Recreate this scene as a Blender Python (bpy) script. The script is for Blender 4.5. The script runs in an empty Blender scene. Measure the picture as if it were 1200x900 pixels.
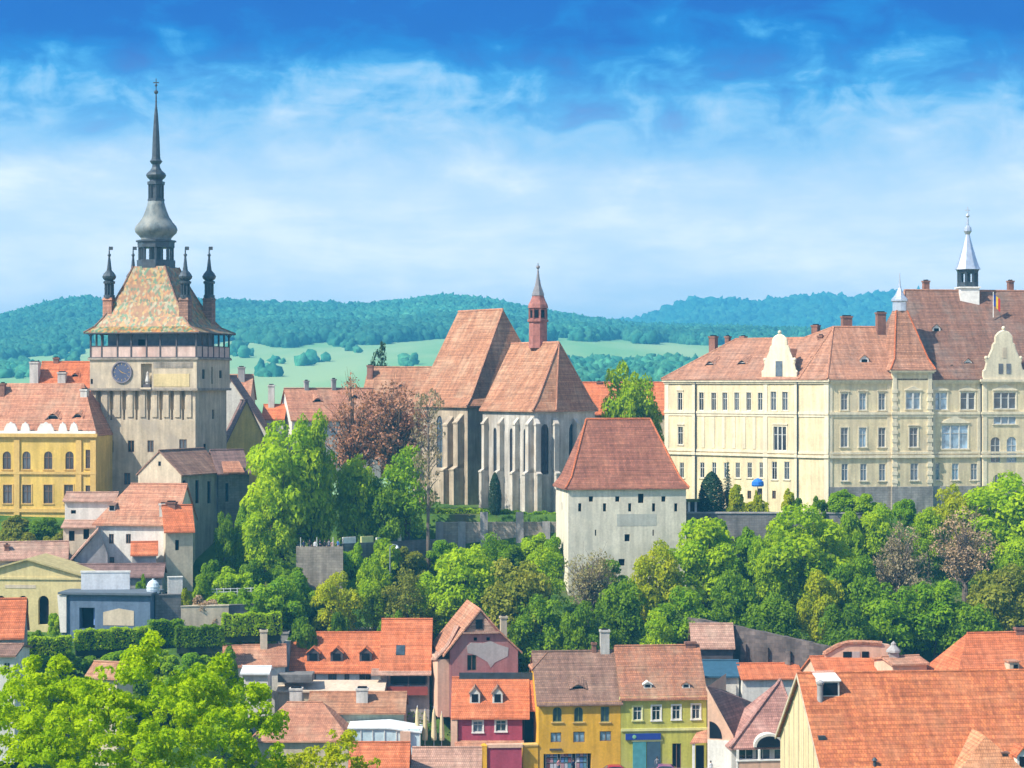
import bpy, bmesh, math, random
import numpy as np
from mathutils import Vector, Matrix, noise

rad = math.radians
V = Vector
S = bpy.context.scene
COL = S.collection

# ------------------------------------------------------------------ camera, sky, sun, exposure
F_PX, HOR, CZ = 2400.0, 450.0, 48.0
cam_d = bpy.data.cameras.new('camera')
cam_d.sensor_width = 36.0
cam_d.lens = 72.0
cam_d.clip_start = 1.0
cam_d.clip_end = 30000.0
cam = bpy.data.objects.new('camera', cam_d)
COL.objects.link(cam)
cam.location = (0, 0, CZ)
cam.rotation_euler = (rad(90), 0, 0)
S.camera = cam

SUN_EL, SUN_FWD = 46.0, 29.0          # elevation; degrees in front of due left
world = bpy.data.worlds.new('World')
S.world = world
world.use_nodes = True
sun_az = 270.0 - SUN_FWD              # compass bearing, +Y is north


def build_world():
    nt = world.node_tree
    nt.nodes.clear()
    L = nt.links.new
    n = nt.nodes.new
    out = n('ShaderNodeOutputWorld')
    bg = n('ShaderNodeBackground')
    bg.inputs['Strength'].default_value = 0.13
    sky = n('ShaderNodeTexSky')
    sky.sky_type = 'NISHITA'
    sky.sun_disc = False
    sky.sun_elevation = rad(SUN_EL)
    sky.sun_rotation = rad(sun_az)
    sky.air_density = 1.0
    sky.dust_density = 0.6
    sky.ozone_density = 1.6
    tc = n('ShaderNodeTexCoord')
    sep = n('ShaderNodeSeparateXYZ')
    L(tc.outputs['Generated'], sep.inputs[0])
    # wisps: noise stretched along the horizon
    mp = n('ShaderNodeMapping')
    mp.inputs['Scale'].default_value = (9.0, 9.0, 34.0)
    L(tc.outputs['Generated'], mp.inputs[0])
    nz = n('ShaderNodeTexNoise')
    nz.inputs['Scale'].default_value = 1.0
    nz.inputs['Detail'].default_value = 9.0
    nz.inputs['Roughness'].default_value = 0.6
    nz.inputs['Distortion'].default_value = 0.25
    L(mp.outputs[0], nz.inputs['Vector'])
    mp2 = n('ShaderNodeMapping')
    mp2.inputs['Scale'].default_value = (4.0, 4.0, 22.0)
    mp2.inputs['Location'].default_value = (3.1, 1.7, 0.4)
    L(tc.outputs['Generated'], mp2.inputs[0])
    nz2 = n('ShaderNodeTexNoise')
    nz2.inputs['Scale'].default_value = 1.0
    nz2.inputs['Detail'].default_value = 5.0
    L(mp2.outputs[0], nz2.inputs['Vector'])

    def math_(op, a, b=None, clamp=False):
        m = n('ShaderNodeMath')
        m.operation = op
        m.use_clamp = clamp
        for i, v in enumerate((a, b)):
            if v is None:
                continue
            if isinstance(v, (int, float)):
                m.inputs[i].default_value = v
            else:
                L(v, m.inputs[i])
        return m.outputs[0]
    z = sep.outputs['Z']
    dz = math_('MULTIPLY', math_('SUBTRACT', nz.outputs['Fac'], 0.5), 0.085)
    dz2 = math_('MULTIPLY', math_('SUBTRACT', nz2.outputs['Fac'], 0.5), 0.05)
    mp3 = n('ShaderNodeMapping')
    mp3.inputs['Scale'].default_value = (30.0, 30.0, 46.0)
    L(tc.outputs['Generated'], mp3.inputs[0])
    nz3 = n('ShaderNodeTexNoise')
    nz3.inputs['Scale'].default_value = 1.0
    nz3.inputs['Detail'].default_value = 7.0
    nz3.inputs['Roughness'].default_value = 0.58
    nz3.inputs['Distortion'].default_value = 0.5
    L(mp3.outputs[0], nz3.inputs['Vector'])
    edge = n('ShaderNodeMapRange')
    edge.inputs['From Min'].default_value = 0.075
    edge.inputs['From Max'].default_value = 0.13
    edge.inputs['To Min'].default_value = 0.018
    edge.inputs['To Max'].default_value = 0.095
    L(z, edge.inputs['Value'])
    dz3 = math_('MULTIPLY', math_('SUBTRACT', nz3.outputs['Fac'], 0.5), edge.outputs[0])
    zz = math_('ADD', math_('ADD', math_('ADD', z, dz), dz2), dz3)
    mr = n('ShaderNodeMapRange')
    mr.inputs['From Min'].default_value = 0.0
    mr.inputs['From Max'].default_value = 0.25
    L(zz, mr.inputs['Value'])
    rp = n('ShaderNodeValToRGB')
    el = rp.color_ramp.elements
    stops = [(0.0, (1.45, 1.15, 0.92)), (0.18, (1.10, 0.96, 0.84)), (0.33, (0.62, 0.63, 0.66)),
             (0.44, (0.36, 0.46, 0.57)), (0.52, (0.17, 0.34, 0.53)), (0.565, (0.045, 0.22, 0.47)), (0.62, (0.0, 0.10, 0.37)),
             (0.70, (0.0, 0.035, 0.29)), (1.0, (0.0, 0.018, 0.24))]
    el[0].position, el[0].color = stops[0][0], stops[0][1] + (1,)
    el[1].position, el[1].color = stops[-1][0], stops[-1][1] + (1,)
    for p, c in stops[1:-1]:
        e = el.new(p)
        e.color = c + (1,)
    L(mr.outputs[0], rp.inputs[0])
    # loose bright wisps over the veil
    r2 = n('ShaderNodeValToRGB')
    r2.color_ramp.elements[0].position = 0.46
    r2.color_ramp.elements[1].position = 0.70
    L(math_('ADD', math_('MULTIPLY', nz.outputs['Fac'], 0.6), math_('MULTIPLY', nz3.outputs['Fac'], 0.4)), r2.inputs[0])
    wm = n('ShaderNodeMapRange')
    wm.inputs['From Min'].default_value = 0.165
    wm.inputs['From Max'].default_value = 0.10
    wm.inputs['To Min'].default_value = 0.0
    wm.inputs['To Max'].default_value = 0.34
    L(z, wm.inputs['Value'])
    wf = math_('MULTIPLY', r2.outputs[0], wm.outputs[0], True)
    mixw = n('ShaderNodeMixRGB')
    L(wf, mixw.inputs[0])
    L(rp.outputs[0], mixw.inputs[1])
    mixw.inputs[2].default_value = (0.74, 0.74, 0.76, 1)
    sc = n('ShaderNodeVectorMath')
    sc.operation = 'SCALE'
    sc.inputs['Scale'].default_value = 7.7
    L(mixw.outputs[0], sc.inputs[0])
    up = n('ShaderNodeMapRange')
    up.inputs['From Min'].default_value = 0.22
    up.inputs['From Max'].default_value = 0.42
    L(z, up.inputs['Value'])
    mx = n('ShaderNodeMixRGB')
    L(up.outputs[0], mx.inputs[0])
    L(sc.outputs[0], mx.inputs[1])
    L(sky.outputs[0], mx.inputs[2])
    L(mx.outputs[0], bg.inputs['Color'])
    L(bg.outputs[0], out.inputs['Surface'])


build_world()
sun_d = bpy.data.lights.new('sun', 'SUN')
sun_d.energy = 4.3
sun_d.angle = rad(0.5)
sun_d.color = (1.0, 0.93, 0.80)
sun = bpy.data.objects.new('sun', sun_d)
COL.objects.link(sun)
_ts = V((-math.cos(rad(SUN_FWD)) * math.cos(rad(SUN_EL)), -math.sin(rad(SUN_FWD)) * math.cos(rad(SUN_EL)), math.sin(rad(SUN_EL))))
sun.rotation_euler = _ts.to_track_quat('Z', 'Y').to_euler()
sun.location = (-100, 0, 300)

S.view_settings.view_transform = 'Standard'
S.view_settings.look = 'None'
S.view_settings.exposure = 0.85
S.view_settings.gamma = 1.0
S.view_settings.use_curve_mapping = False
S.render.engine = 'CYCLES'
S.cycles.max_bounces = 6
S.cycles.diffuse_bounces = 3
S.cycles.transmission_bounces = 3
S.cycles.transparent_max_bounces = 8
S.cycles.volume_bounces = 0

# ------------------------------------------------------------------ helpers


def zat(py, Y):
    return CZ - (py - HOR) * Y / F_PX


def xat(px, Y):
    return (px - 600.0) * Y / F_PX


def P(px, py, Y):
    return V((xat(px, Y), Y, zat(py, Y)))


def ray_plane(px, py, p0, n):
    d = V(((px - 600) / F_PX, 1.0, -(py - HOR) / F_PX))
    c = V((0, 0, CZ))
    t = (p0 - c).dot(n) / d.dot(n)
    return c + d * t


class Fr:
    """plan frame on a facade line from A (left) to B (right); x along it, y inward"""
    def __init__(s, pa, Ya, pb=None, Yb=None, u=None, W=None):
        if pb is None:
            s.A = V((pa, Ya, 0))
            s.u = V((u[0], u[1], 0)).normalized()
            s.W = W
        else:
            s.A = V((xat(pa, Ya), Ya, 0))
            B = V((xat(pb, Yb), Yb, 0))
            s.W = (B - s.A).length
            s.u = (B - s.A).normalized()
        s.inw = V((-s.u.y, s.u.x, 0))
        s.ang = math.atan2(s.u.y, s.u.x)

    def p(s, x, y, z):
        r = s.A + s.u * x + s.inw * y
        r.z = z
        return r

    def x(s, px, y=0.0):
        k = (px - 600.0) / F_PX
        a = s.A + s.inw * y
        return (k * a.y - a.x) / (s.u.x - k * s.u.y)

    def z(s, px, py, y=0.0):
        q = s.p(s.x(px, y), y, 0)
        return zat(py, q.y)

    def side(s, D):                      # frame of the right-hand wall
        q = s.p(s.W, 0, 0)
        return Fr(q.x, q.y, u=(s.inw.x, s.inw.y), W=D)

    def left(s, D):                      # frame of the left-hand wall
        q = s.p(0, D, 0)
        return Fr(q.x, q.y, u=(-s.inw.x, -s.inw.y), W=D)


class MB:
    def __init__(s):
        s.v, s.f, s.m = [], [], []

    def poly(s, pts, m=0):
        i = len(s.v)
        s.v += [tuple(p) for p in pts]
        s.f.append(tuple(range(i, i + len(pts))))
        s.m.append(m)

    def hexa(s, c, m=0):
        """8 corners: bottom 0-3 counter-clockwise from above, top 4-7"""
        for q in ((3, 2, 1, 0), (4, 5, 6, 7), (0, 1, 5, 4), (1, 2, 6, 5), (2, 3, 7, 6), (3, 0, 4, 7)):
            s.poly([c[k] for k in q], m)

    def box(s, x0, x1, y0, y1, z0, z1, m=0, fr=None):
        f = fr.p if fr else (lambda x, y, z: V((x, y, z)))
        s.hexa([f(x0, y0, z0), f(x1, y0, z0), f(x1, y1, z0), f(x0, y1, z0),
                f(x0, y0, z1), f(x1, y0, z1), f(x1, y1, z1), f(x0, y1, z1)], m)

    def lathe(s, c, prof, n=12, m=0, rot=0.0, sq=1.0):
        c = V(c)
        rings = []
        for r, z in prof:
            rings.append([c + V((r * math.cos(rot + 2 * math.pi * k / n), r * sq * math.sin(rot + 2 * math.pi * k / n), z)) for k in range(n)])
        for a, b in zip(rings, rings[1:]):
            for k in range(n):
                j = (k + 1) % n
                s.poly([a[k], a[j], b[j], b[k]], m)
        if prof[0][0] > 1e-4:
            s.poly(list(reversed(rings[0])), m)
        if prof[-1][0] > 1e-4:
            s.poly(rings[-1], m)

    def tube(s, pts, rads, n=6, m=0):
        rings = []
        pts = [V(p) for p in pts]
        for i, p in enumerate(pts):
            d = (pts[min(i + 1, len(pts) - 1)] - pts[max(i - 1, 0)]).normalized()
            a = d.orthogonal().normalized()
            if abs(d.z) > 0.3:
                a = (V((1, 0, 0)) - d * d.x).normalized()
            b = d.cross(a)
            rings.append([p + (a * math.cos(2 * math.pi * k / n) + b * math.sin(2 * math.pi * k / n)) * rads[i] for k in range(n)])
        for a, b in zip(rings, rings[1:]):
            for k in range(n):
                j = (k + 1) % n
                s.poly([a[k], a[j], b[j], b[k]], m)
        s.poly(list(reversed(rings[0])), m)
        s.poly(rings[-1], m)

    def shell(s, polys, thick=0.22, m=0, me=None):
        """top polygons given a thickness downwards"""
        me = m if me is None else me
        key = lambda p: (round(p[0], 3), round(p[1], 3), round(p[2], 3))
        edges = {}
        dn = V((0, 0, -thick))
        for pl in polys:
            pl = [V(p) for p in pl]
            s.poly(pl, m)
            s.poly([p + dn for p in reversed(pl)], me)
            for a, b in zip(pl, pl[1:] + pl[:1]):
                k = (key(a), key(b))
                if (k[1], k[0]) in edges:
                    del edges[(k[1], k[0])]
                else:
                    edges[k] = (a, b)
        for a, b in edges.values():
            s.poly([a + dn, b + dn, b, a], me)

    def mesh(s, name, mats, off=V((0, 0, 0)), smooth=False, weld=False):
        me = bpy.data.meshes.new(name)
        vs = [(p[0] - off[0], p[1] - off[1], p[2] - off[2]) for p in s.v]
        me.from_pydata(vs, [], s.f)
        for mm in (mats if isinstance(mats, (list, tuple)) else [mats]):
            me.materials.append(mm)
        me.polygons.foreach_set('material_index', s.m)
        uv = me.uv_layers.new(name='UVMap')
        buf = []
        for f in s.f:
            pts = [V(s.v[i]) for i in f]
            nn = V((0, 0, 0))
            for a, b in zip(pts, pts[1:] + pts[:1]):
                nn += V(((a.y - b.y) * (a.z + b.z), (a.z - b.z) * (a.x + b.x), (a.x - b.x) * (a.y + b.y)))
            if nn.length < 1e-9:
                nn = V((0, 0, 1))
            nn.normalize()
            if abs(nn.z) > 0.995:
                uu, vv = V((1, 0, 0)), V((0, 1, 0))
            else:
                uu = V((0, 0, 1)).cross(nn).normalized()
                vv = nn.cross(uu)
            for p in pts:
                buf += [p.dot(uu), p.dot(vv)]
        uv.data.foreach_set('uv', buf)
        if weld:
            bm = bmesh.new()
            bm.from_mesh(me)
            bmesh.ops.remove_doubles(bm, verts=bm.verts, dist=0.001)
            bm.to_mesh(me)
            bm.free()
        if smooth:
            me.polygons.foreach_set('use_smooth', [True] * len(me.polygons))
        me.update()
        return me

    def build(s, name, mats, parent=None, smooth=False, loc=None, weld=False):
        off = V((0, 0, 0))
        if parent is not None:
            off = wloc(parent)
        if loc is not None:
            off = V(loc)
        me = s.mesh(name, mats, off, smooth, weld)
        o = bpy.data.objects.new(name, me)
        COL.objects.link(o)
        if parent is not None:
            o.parent = parent
            if loc is not None:
                o.location = off - wloc(parent)
        else:
            o.location = off
        return o


def wloc(o):
    r = V(o.location)
    while o.parent is not None:
        o = o.parent
        r += V(o.location)
    return r


def tag(o, label=None, cat=None, group=None, kind=None):
    if label:
        o['label'] = label
    if cat:
        o['category'] = cat
    if group:
        o['group'] = group
    if kind:
        o['kind'] = kind
    return o


def thing(name, label, cat, loc, group=None):
    o = bpy.data.objects.new(name, None)
    o.empty_display_size = 0.5
    o.location = loc
    COL.objects.link(o)
    return tag(o, label, cat, group)


# ------------------------------------------------------------------ materials
MATS = {}


def newmat(name):
    m = bpy.data.materials.new(name)
    m.use_nodes = True
    nt = m.node_tree
    return m, nt, nt.nodes['Principled BSDF']


def nd(nt, t, **kw):
    n = nt.nodes.new(t)
    for k, v in kw.items():
        n.inputs[k].default_value = v
    return n


def ramp(nt, fac, lo, hi, p0=0.3, p1=0.7):
    r = nt.nodes.new('ShaderNodeValToRGB')
    r.color_ramp.elements[0].position = p0
    r.color_ramp.elements[1].position = p1
    r.color_ramp.elements[0].color = (lo if isinstance(lo, tuple) else (lo, lo, lo)) + (1,)
    r.color_ramp.elements[1].color = (hi if isinstance(hi, tuple) else (hi, hi, hi)) + (1,)
    nt.links.new(fac, r.inputs[0])
    return r.outputs[0]


def mix(nt, mode, fac, a, b):
    m = nt.nodes.new('ShaderNodeMixRGB')
    m.blend_type = mode
    for i, v in enumerate((fac, a, b)):
        if isinstance(v, (int, float)):
            m.inputs[i].default_value = v
        elif isinstance(v, tuple):
            m.inputs[i].default_value = v + (1,)
        else:
            nt.links.new(v, m.inputs[i])
    return m.outputs[0]


def mapped(nt, out, scale, loc=(0, 0, 0)):
    mp = nt.nodes.new('ShaderNodeMapping')
    mp.inputs['Scale'].default_value = scale
    mp.inputs['Location'].default_value = loc
    nt.links.new(out, mp.inputs[0])
    return mp.outputs[0]


def noise_(nt, vec, scale, detail=5.0, rough=0.55):
    n = nd(nt, 'ShaderNodeTexNoise', Scale=scale, Detail=detail, Roughness=rough)
    nt.links.new(vec, n.inputs['Vector'])
    return n.outputs['Fac']


def plaster(name, c, var=0.16, streak=0.2, rough=0.9, stain=None, amount=0.5, bump=0.25):
    if name in MATS:
        return MATS[name]
    m, nt, b = newmat(name)
    tc = nt.nodes.new('ShaderNodeTexCoord').outputs['Object']
    base = mix(nt, 'MULTIPLY', 1.0, c, ramp(nt, noise_(nt, tc, 0.45, 6), 1 - var, 1 + var * 0.6))
    base = mix(nt, 'MULTIPLY', 1.0, base, ramp(nt, noise_(nt, mapped(nt, tc, (1.6, 1.6, 0.16)), 1.0, 5), 1 - streak, 1.05, 0.35, 0.65))
    base = mix(nt, 'MULTIPLY', 1.0, base, ramp(nt, noise_(nt, tc, 3.5, 4), 0.9, 1.08))
    if stain:
        base = mix(nt, 'MIX', ramp(nt, noise_(nt, mapped(nt, tc, (1, 1, 0.7), (7, 3, 1)), 0.32, 7, 0.62), 0.0, amount, 0.5, 0.62), base, stain)
    nt.links.new(base, b.inputs['Base Color'])
    b.inputs['Roughness'].default_value = rough
    b.inputs['Specular IOR Level'].default_value = 0.2
    bp = nd(nt, 'ShaderNodeBump', Strength=bump, Distance=0.06)
    nt.links.new(noise_(nt, tc, 5.0, 5), bp.inputs['Height'])
    nt.links.new(bp.outputs[0], b.inputs['Normal'])
    MATS[name] = m
    return m


def tile(name, c1, c2, c3, row=0.34, w=0.24, patch=0.6, bump=0.8):
    if name in MATS:
        return MATS[name]
    m, nt, b = newmat(name)
    uv = nt.nodes.new('ShaderNodeTexCoord').outputs['UV']
    br = nd(nt, 'ShaderNodeTexBrick', Scale=1.0, Bias=0.0)
    br.inputs['Color1'].default_value = c1 + (1,)
    br.inputs['Color2'].default_value = c2 + (1,)
    br.inputs['Mortar'].default_value = tuple(x * 0.45 for x in c1) + (1,)
    br.inputs['Mortar Size'].default_value = 0.018
    br.inputs['Brick Width'].default_value = w
    br.inputs['Row Height'].default_value = row
    nt.links.new(uv, br.inputs['Vector'])
    base = br.outputs['Color']
    # patches of replaced or lichened tiles, long run-off streaks, weathering
    base = mix(nt, 'MIX', ramp(nt, noise_(nt, mapped(nt, uv, (1, 0.8, 1)), 0.28, 7, 0.65), 0.0, patch, 0.46, 0.64), base, c3)
    base = mix(nt, 'MULTIPLY', 1.0, base, ramp(nt, noise_(nt, mapped(nt, uv, (1.4, 0.13, 1)), 1.0, 5), 0.72, 1.14, 0.32, 0.68))
    base = mix(nt, 'MULTIPLY', 1.0, base, ramp(nt, noise_(nt, uv, 2.2, 5, 0.6), 0.78, 1.2))
    base = mix(nt, 'MULTIPLY', 1.0, base, ramp(nt, noise_(nt, mapped(nt, uv, (0.11, 1 / row, 1)), 1.0, 3, .6), 0.74, 1.2, 0.34, 0.66))
    nt.links.new(base, b.inputs['Base Color'])
    b.inputs['Roughness'].default_value = 0.85
    b.inputs['Specular IOR Level'].default_value = 0.25
    sp = nt.nodes.new('ShaderNodeSeparateXYZ')
    nt.links.new(uv, sp.inputs[0])
    dv = nt.nodes.new('ShaderNodeMath')
    dv.operation = 'DIVIDE'
    dv.inputs[1].default_value = row
    nt.links.new(sp.outputs['Y'], dv.inputs[0])
    fr_ = nt.nodes.new('ShaderNodeMath')
    fr_.operation = 'FRACT'
    nt.links.new(dv.outputs[0], fr_.inputs[0])
    inv = nt.nodes.new('ShaderNodeMath')
    inv.operation = 'SUBTRACT'
    inv.inputs[0].default_value = 1.0
    nt.links.new(fr_.outputs[0], inv.inputs[1])
    wob = nt.nodes.new('ShaderNodeMath')
    wob.operation = 'ADD'
    nt.links.new(inv.outputs[0], wob.inputs[0])
    nt.links.new(noise_(nt, uv, 0.9, 4), wob.inputs[1])
    bp = nd(nt, 'ShaderNodeBump', Strength=bump, Distance=0.07)
    nt.links.new(wob.outputs[0], bp.inputs['Height'])
    nt.links.new(bp.outputs[0], b.inputs['Normal'])
    MATS[name] = m
    return m


def stone(name, c1, c2, scale=1.0, mort=None, row=0.35, w=0.7, var=0.3):
    if name in MATS:
        return MATS[name]
    m, nt, b = newmat(name)
    t = nt.nodes.new('ShaderNodeTexCoord')
    uv = t.outputs['UV']
    br = nd(nt, 'ShaderNodeTexBrick', Scale=scale, Bias=0.1)
    br.inputs['Color1'].default_value = c1 + (1,)
    br.inputs['Color2'].default_value = c2 + (1,)
    br.inputs['Mortar'].default_value = (mort or tuple(x * 0.7 for x in c1)) + (1,)
    br.inputs['Mortar Size'].default_value = 0.03
    br.inputs['Brick Width'].default_value = w
    br.inputs['Row Height'].default_value = row
    dist = nt.nodes.new('ShaderNodeVectorMath')
    dist.operation = 'ADD'
    nz = nd(nt, 'ShaderNodeTexNoise', Scale=1.2, Detail=3.0)
    nt.links.new(uv, nz.inputs['Vector'])
    scl = nt.nodes.new('ShaderNodeVectorMath')
    scl.operation = 'SCALE'
    scl.inputs['Scale'].default_value = 0.3
    nt.links.new(nz.outputs['Color'], scl.inputs[0])
    nt.links.new(uv, dist.inputs[0])
    nt.links.new(scl.outputs[0], dist.inputs[1])
    nt.links.new(dist.outputs[0], br.inputs['Vector'])
    base = mix(nt, 'MULTIPLY', 1.0, br.outputs['Color'], ramp(nt, noise_(nt, t.outputs['Object'], 0.4, 7, 0.62), 1 - var, 1 + var))
    base = mix(nt, 'MULTIPLY', 1.0, base, ramp(nt, noise_(nt, mapped(nt, t.outputs['Object'], (1.5, 1.5, 0.15)), 1.0, 5), 0.75, 1.1, 0.35, 0.65))
    nt.links.new(base, b.inputs['Base Color'])
    b.inputs['Roughness'].default_value = 0.92
    b.inputs['Specular IOR Level'].default_value = 0.15
    bp = nd(nt, 'ShaderNodeBump', Strength=0.6, Distance=0.08)
    nt.links.new(mix(nt, 'ADD', 0.6, br.outputs['Color'], noise_(nt, t.outputs['Object'], 3.0, 5)), bp.inputs['Height'])
    nt.links.new(bp.outputs[0], b.inputs['Normal'])
    MATS[name] = m
    return m


def paint(name, c, rough=0.55, var=0.15, metal=0.0, spec=0.4):
    if name in MATS:
        return MATS[name]
    m, nt, b = newmat(name)
    tc = nt.nodes.new('ShaderNodeTexCoord').outputs['Object']
    nt.links.new(mix(nt, 'MULTIPLY', 1.0, c, ramp(nt, noise_(nt, tc, 1.6, 5), 1 - var, 1 + var)), b.inputs['Base Color'])
    b.inputs['Roughness'].default_value = rough
    b.inputs['Metallic'].default_value = metal
    b.inputs['Specular IOR Level'].default_value = spec
    MATS[name] = m
    return m


def glass(name, c=(0.03, 0.04, 0.05), rough=0.12):
    if name in MATS:
        return MATS[name]
    m, nt, b = newmat(name)
    oi = nt.nodes.new('ShaderNodeObjectInfo')
    tc = nt.nodes.new('ShaderNodeTexCoord').outputs['Object']
    n1 = noise_(nt, tc, 0.9, 2)
    f = mix(nt, 'MULTIPLY', 1.0, c, ramp(nt, oi.outputs['Random'], 0.5, 3.0, 0.3, 1.0))
    nt.links.new(mix(nt, 'MULTIPLY', 1.0, f, ramp(nt, n1, 0.6, 1.5)), b.inputs['Base Color'])
    b.inputs['Roughness'].default_value = rough
    b.inputs['Specular IOR Level'].default_value = 0.6
    MATS[name] = m
    return m


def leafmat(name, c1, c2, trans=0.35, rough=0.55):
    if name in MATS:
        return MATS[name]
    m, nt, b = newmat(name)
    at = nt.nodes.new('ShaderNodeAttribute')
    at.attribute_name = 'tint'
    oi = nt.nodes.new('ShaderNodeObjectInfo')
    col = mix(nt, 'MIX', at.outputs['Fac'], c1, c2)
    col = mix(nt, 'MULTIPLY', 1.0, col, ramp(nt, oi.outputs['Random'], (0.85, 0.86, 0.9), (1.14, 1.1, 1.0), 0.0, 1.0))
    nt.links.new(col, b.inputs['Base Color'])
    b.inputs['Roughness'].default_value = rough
    b.inputs['Specular IOR Level'].default_value = 0.1
    tr = nt.nodes.new('ShaderNodeBsdfTranslucent')
    nt.links.new(mix(nt, 'MULTIPLY', 1.0, col, (1.15, 1.1, 0.5)), tr.inputs['Color'])
    ms = nt.nodes.new('ShaderNodeMixShader')
    ms.inputs[0].default_value = trans
    nt.links.new(b.outputs[0], ms.inputs[1])
    nt.links.new(tr.outputs[0], ms.inputs[2])
    out = nt.nodes['Material Output']
    nt.links.new(ms.outputs[0], out.inputs['Surface'])
    MATS[name] = m
    return m


# roofs
T_OLD = tile('tile_old_pink', (0.50, 0.24, 0.15), (0.42, 0.19, 0.12), (0.34, 0.19, 0.13))
T_CHURCH = tile('tile_church', (0.46, 0.215, 0.115), (0.37, 0.17, 0.095), (0.47, 0.29, 0.18), patch=0.7)
T_BRICK = tile('tile_brick_red', (0.35, 0.135, 0.085), (0.26, 0.105, 0.07), (0.43, 0.19, 0.11), patch=0.5)
T_ORANGE = tile('tile_new_orange', (0.62, 0.18, 0.075), (0.56, 0.155, 0.06), (0.60, 0.24, 0.12), patch=0.35, bump=0.6)
T_SALMON = tile('tile_salmon', (0.56, 0.255, 0.15), (0.46, 0.20, 0.12), (0.46, 0.29, 0.19))
T_BROWN = tile('tile_brown', (0.30, 0.17, 0.12), (0.23, 0.13, 0.095), (0.36, 0.23, 0.16))
T_MIX = tile('tile_mixed', (0.46, 0.19, 0.10), (0.33, 0.15, 0.095), (0.34, 0.22, 0.14), patch=0.75)
T_DARK = tile('tile_dark', (0.235, 0.14, 0.125), (0.185, 0.115, 0.10), (0.28, 0.18, 0.155), bump=0.4)
T_SCHOOL = tile('tile_school', (0.49, 0.24, 0.145), (0.39, 0.19, 0.12), (0.35, 0.22, 0.16), patch=0.6)
T_SCHOOL2 = tile('tile_school_main', (0.29, 0.15, 0.10), (0.22, 0.115, 0.085), (0.21, 0.155, 0.125), patch=0.85)
T_BIG = tile('tile_big_orange', (0.58, 0.185, 0.065), (0.42, 0.12, 0.05), (0.50, 0.21, 0.10), row=0.52, w=0.3, patch=0.55, bump=1.2)
T_PALE = tile('tile_pale', (0.52, 0.30, 0.22), (0.44, 0.25, 0.18), (0.42, 0.30, 0.22))
# walls
W_TOWER = plaster('tower_plaster', (0.58, 0.485, 0.35), 0.2, 0.26, stain=(0.36, 0.31, 0.25), amount=0.65)
W_TOWER2 = stone('tower_stone', (0.36, 0.31, 0.25), (0.29, 0.26, 0.22))
W_YEL = plaster('ochre_wall', (0.74, 0.51, 0.13), 0.12, 0.2, stain=(0.60, 0.42, 0.16), amount=0.5)
W_YELT = plaster('ochre_trim', (0.66, 0.44, 0.14), 0.1, 0.1)
W_WHITE = plaster('white_wall', (0.74, 0.71, 0.64), 0.10, 0.16)
W_WHITE2 = plaster('whitewash_tower', (0.80, 0.73, 0.58), 0.10, 0.2, stain=(0.52, 0.50, 0.42), amount=0.5)
W_CREAM = plaster('school_cream', (0.80, 0.67, 0.42), 0.12, 0.24, stain=(0.58, 0.49, 0.35), amount=0.5)
W_CREAM2 = plaster('school_trim', (0.78, 0.69, 0.50), 0.1, 0.18)
W_BASE = stone('plinth_stone', (0.36, 0.34, 0.31), (0.29, 0.28, 0.26))
W_CHURCH = plaster('church_render', (0.50, 0.41, 0.30), 0.25, 0.34, stain=(0.29, 0.23, 0.18), amount=0.85)
W_CHOIR = plaster('choir_render', (0.53, 0.50, 0.45), 0.2, 0.34, stain=(0.33, 0.29, 0.24), amount=0.75)
W_BUTT = plaster('buttress_render', (0.63, 0.58, 0.50), 0.18, 0.28, stain=(0.42, 0.35, 0.27), amount=0.7)
W_STONE = stone('rubble_wall', (0.42, 0.36, 0.29), (0.33, 0.28, 0.23))
W_DARKST = stone('dark_wall', (0.19, 0.155, 0.14), (0.12, 0.10, 0.095), row=.5, w=1.0, var=0.5)
W_GREYST = stone('grey_wall', (0.23, 0.22, 0.21), (0.18, 0.17, 0.165))
W_GREY = plaster('grey_render', (0.38, 0.36, 0.35), 0.18, 0.25)
W_BEIGE = plaster('beige_render', (0.62, 0.52, 0.38), 0.14, 0.2)
W_SAND = plaster('arcade_wall', (0.66, 0.55, 0.27), 0.1, 0.16)
W_BLUE = plaster('slate_blue_boards', (0.13, 0.19, 0.28), 0.12, 0.15)
W_PINK = plaster('faded_pink_wall', (0.46, 0.20, 0.19), 0.14, 0.22, stain=(0.40, 0.25, 0.23), amount=0.5)
W_PATCH = plaster('bare_plaster_patch', (0.50, 0.44, 0.42), 0.12, 0.15)
W_MAG = plaster('magenta_wall', (0.40, 0.07, 0.11), 0.12, 0.15)
W_AMBER = plaster('amber_wall', (0.78, 0.43, 0.035), 0.12, 0.2, stain=(0.62, 0.36, 0.08), amount=0.5)
W_LIME = plaster('lime_wall', (0.55, 0.53, 0.10), 0.12, 0.22, stain=(0.45, 0.42, 0.14), amount=0.5)
W_LIMET = plaster('lime_trim', (0.72, 0.70, 0.30), 0.08, 0.1)
W_GABLE = plaster('cream_gable', (0.76, 0.62, 0.36), 0.1, 0.2)
W_PEACH = plaster('peach_wall', (0.74, 0.47, 0.33), 0.1, 0.14)
W_GREENISH = plaster('pale_green_wall', (0.52, 0.56, 0.42), 0.1, 0.14)
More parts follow.
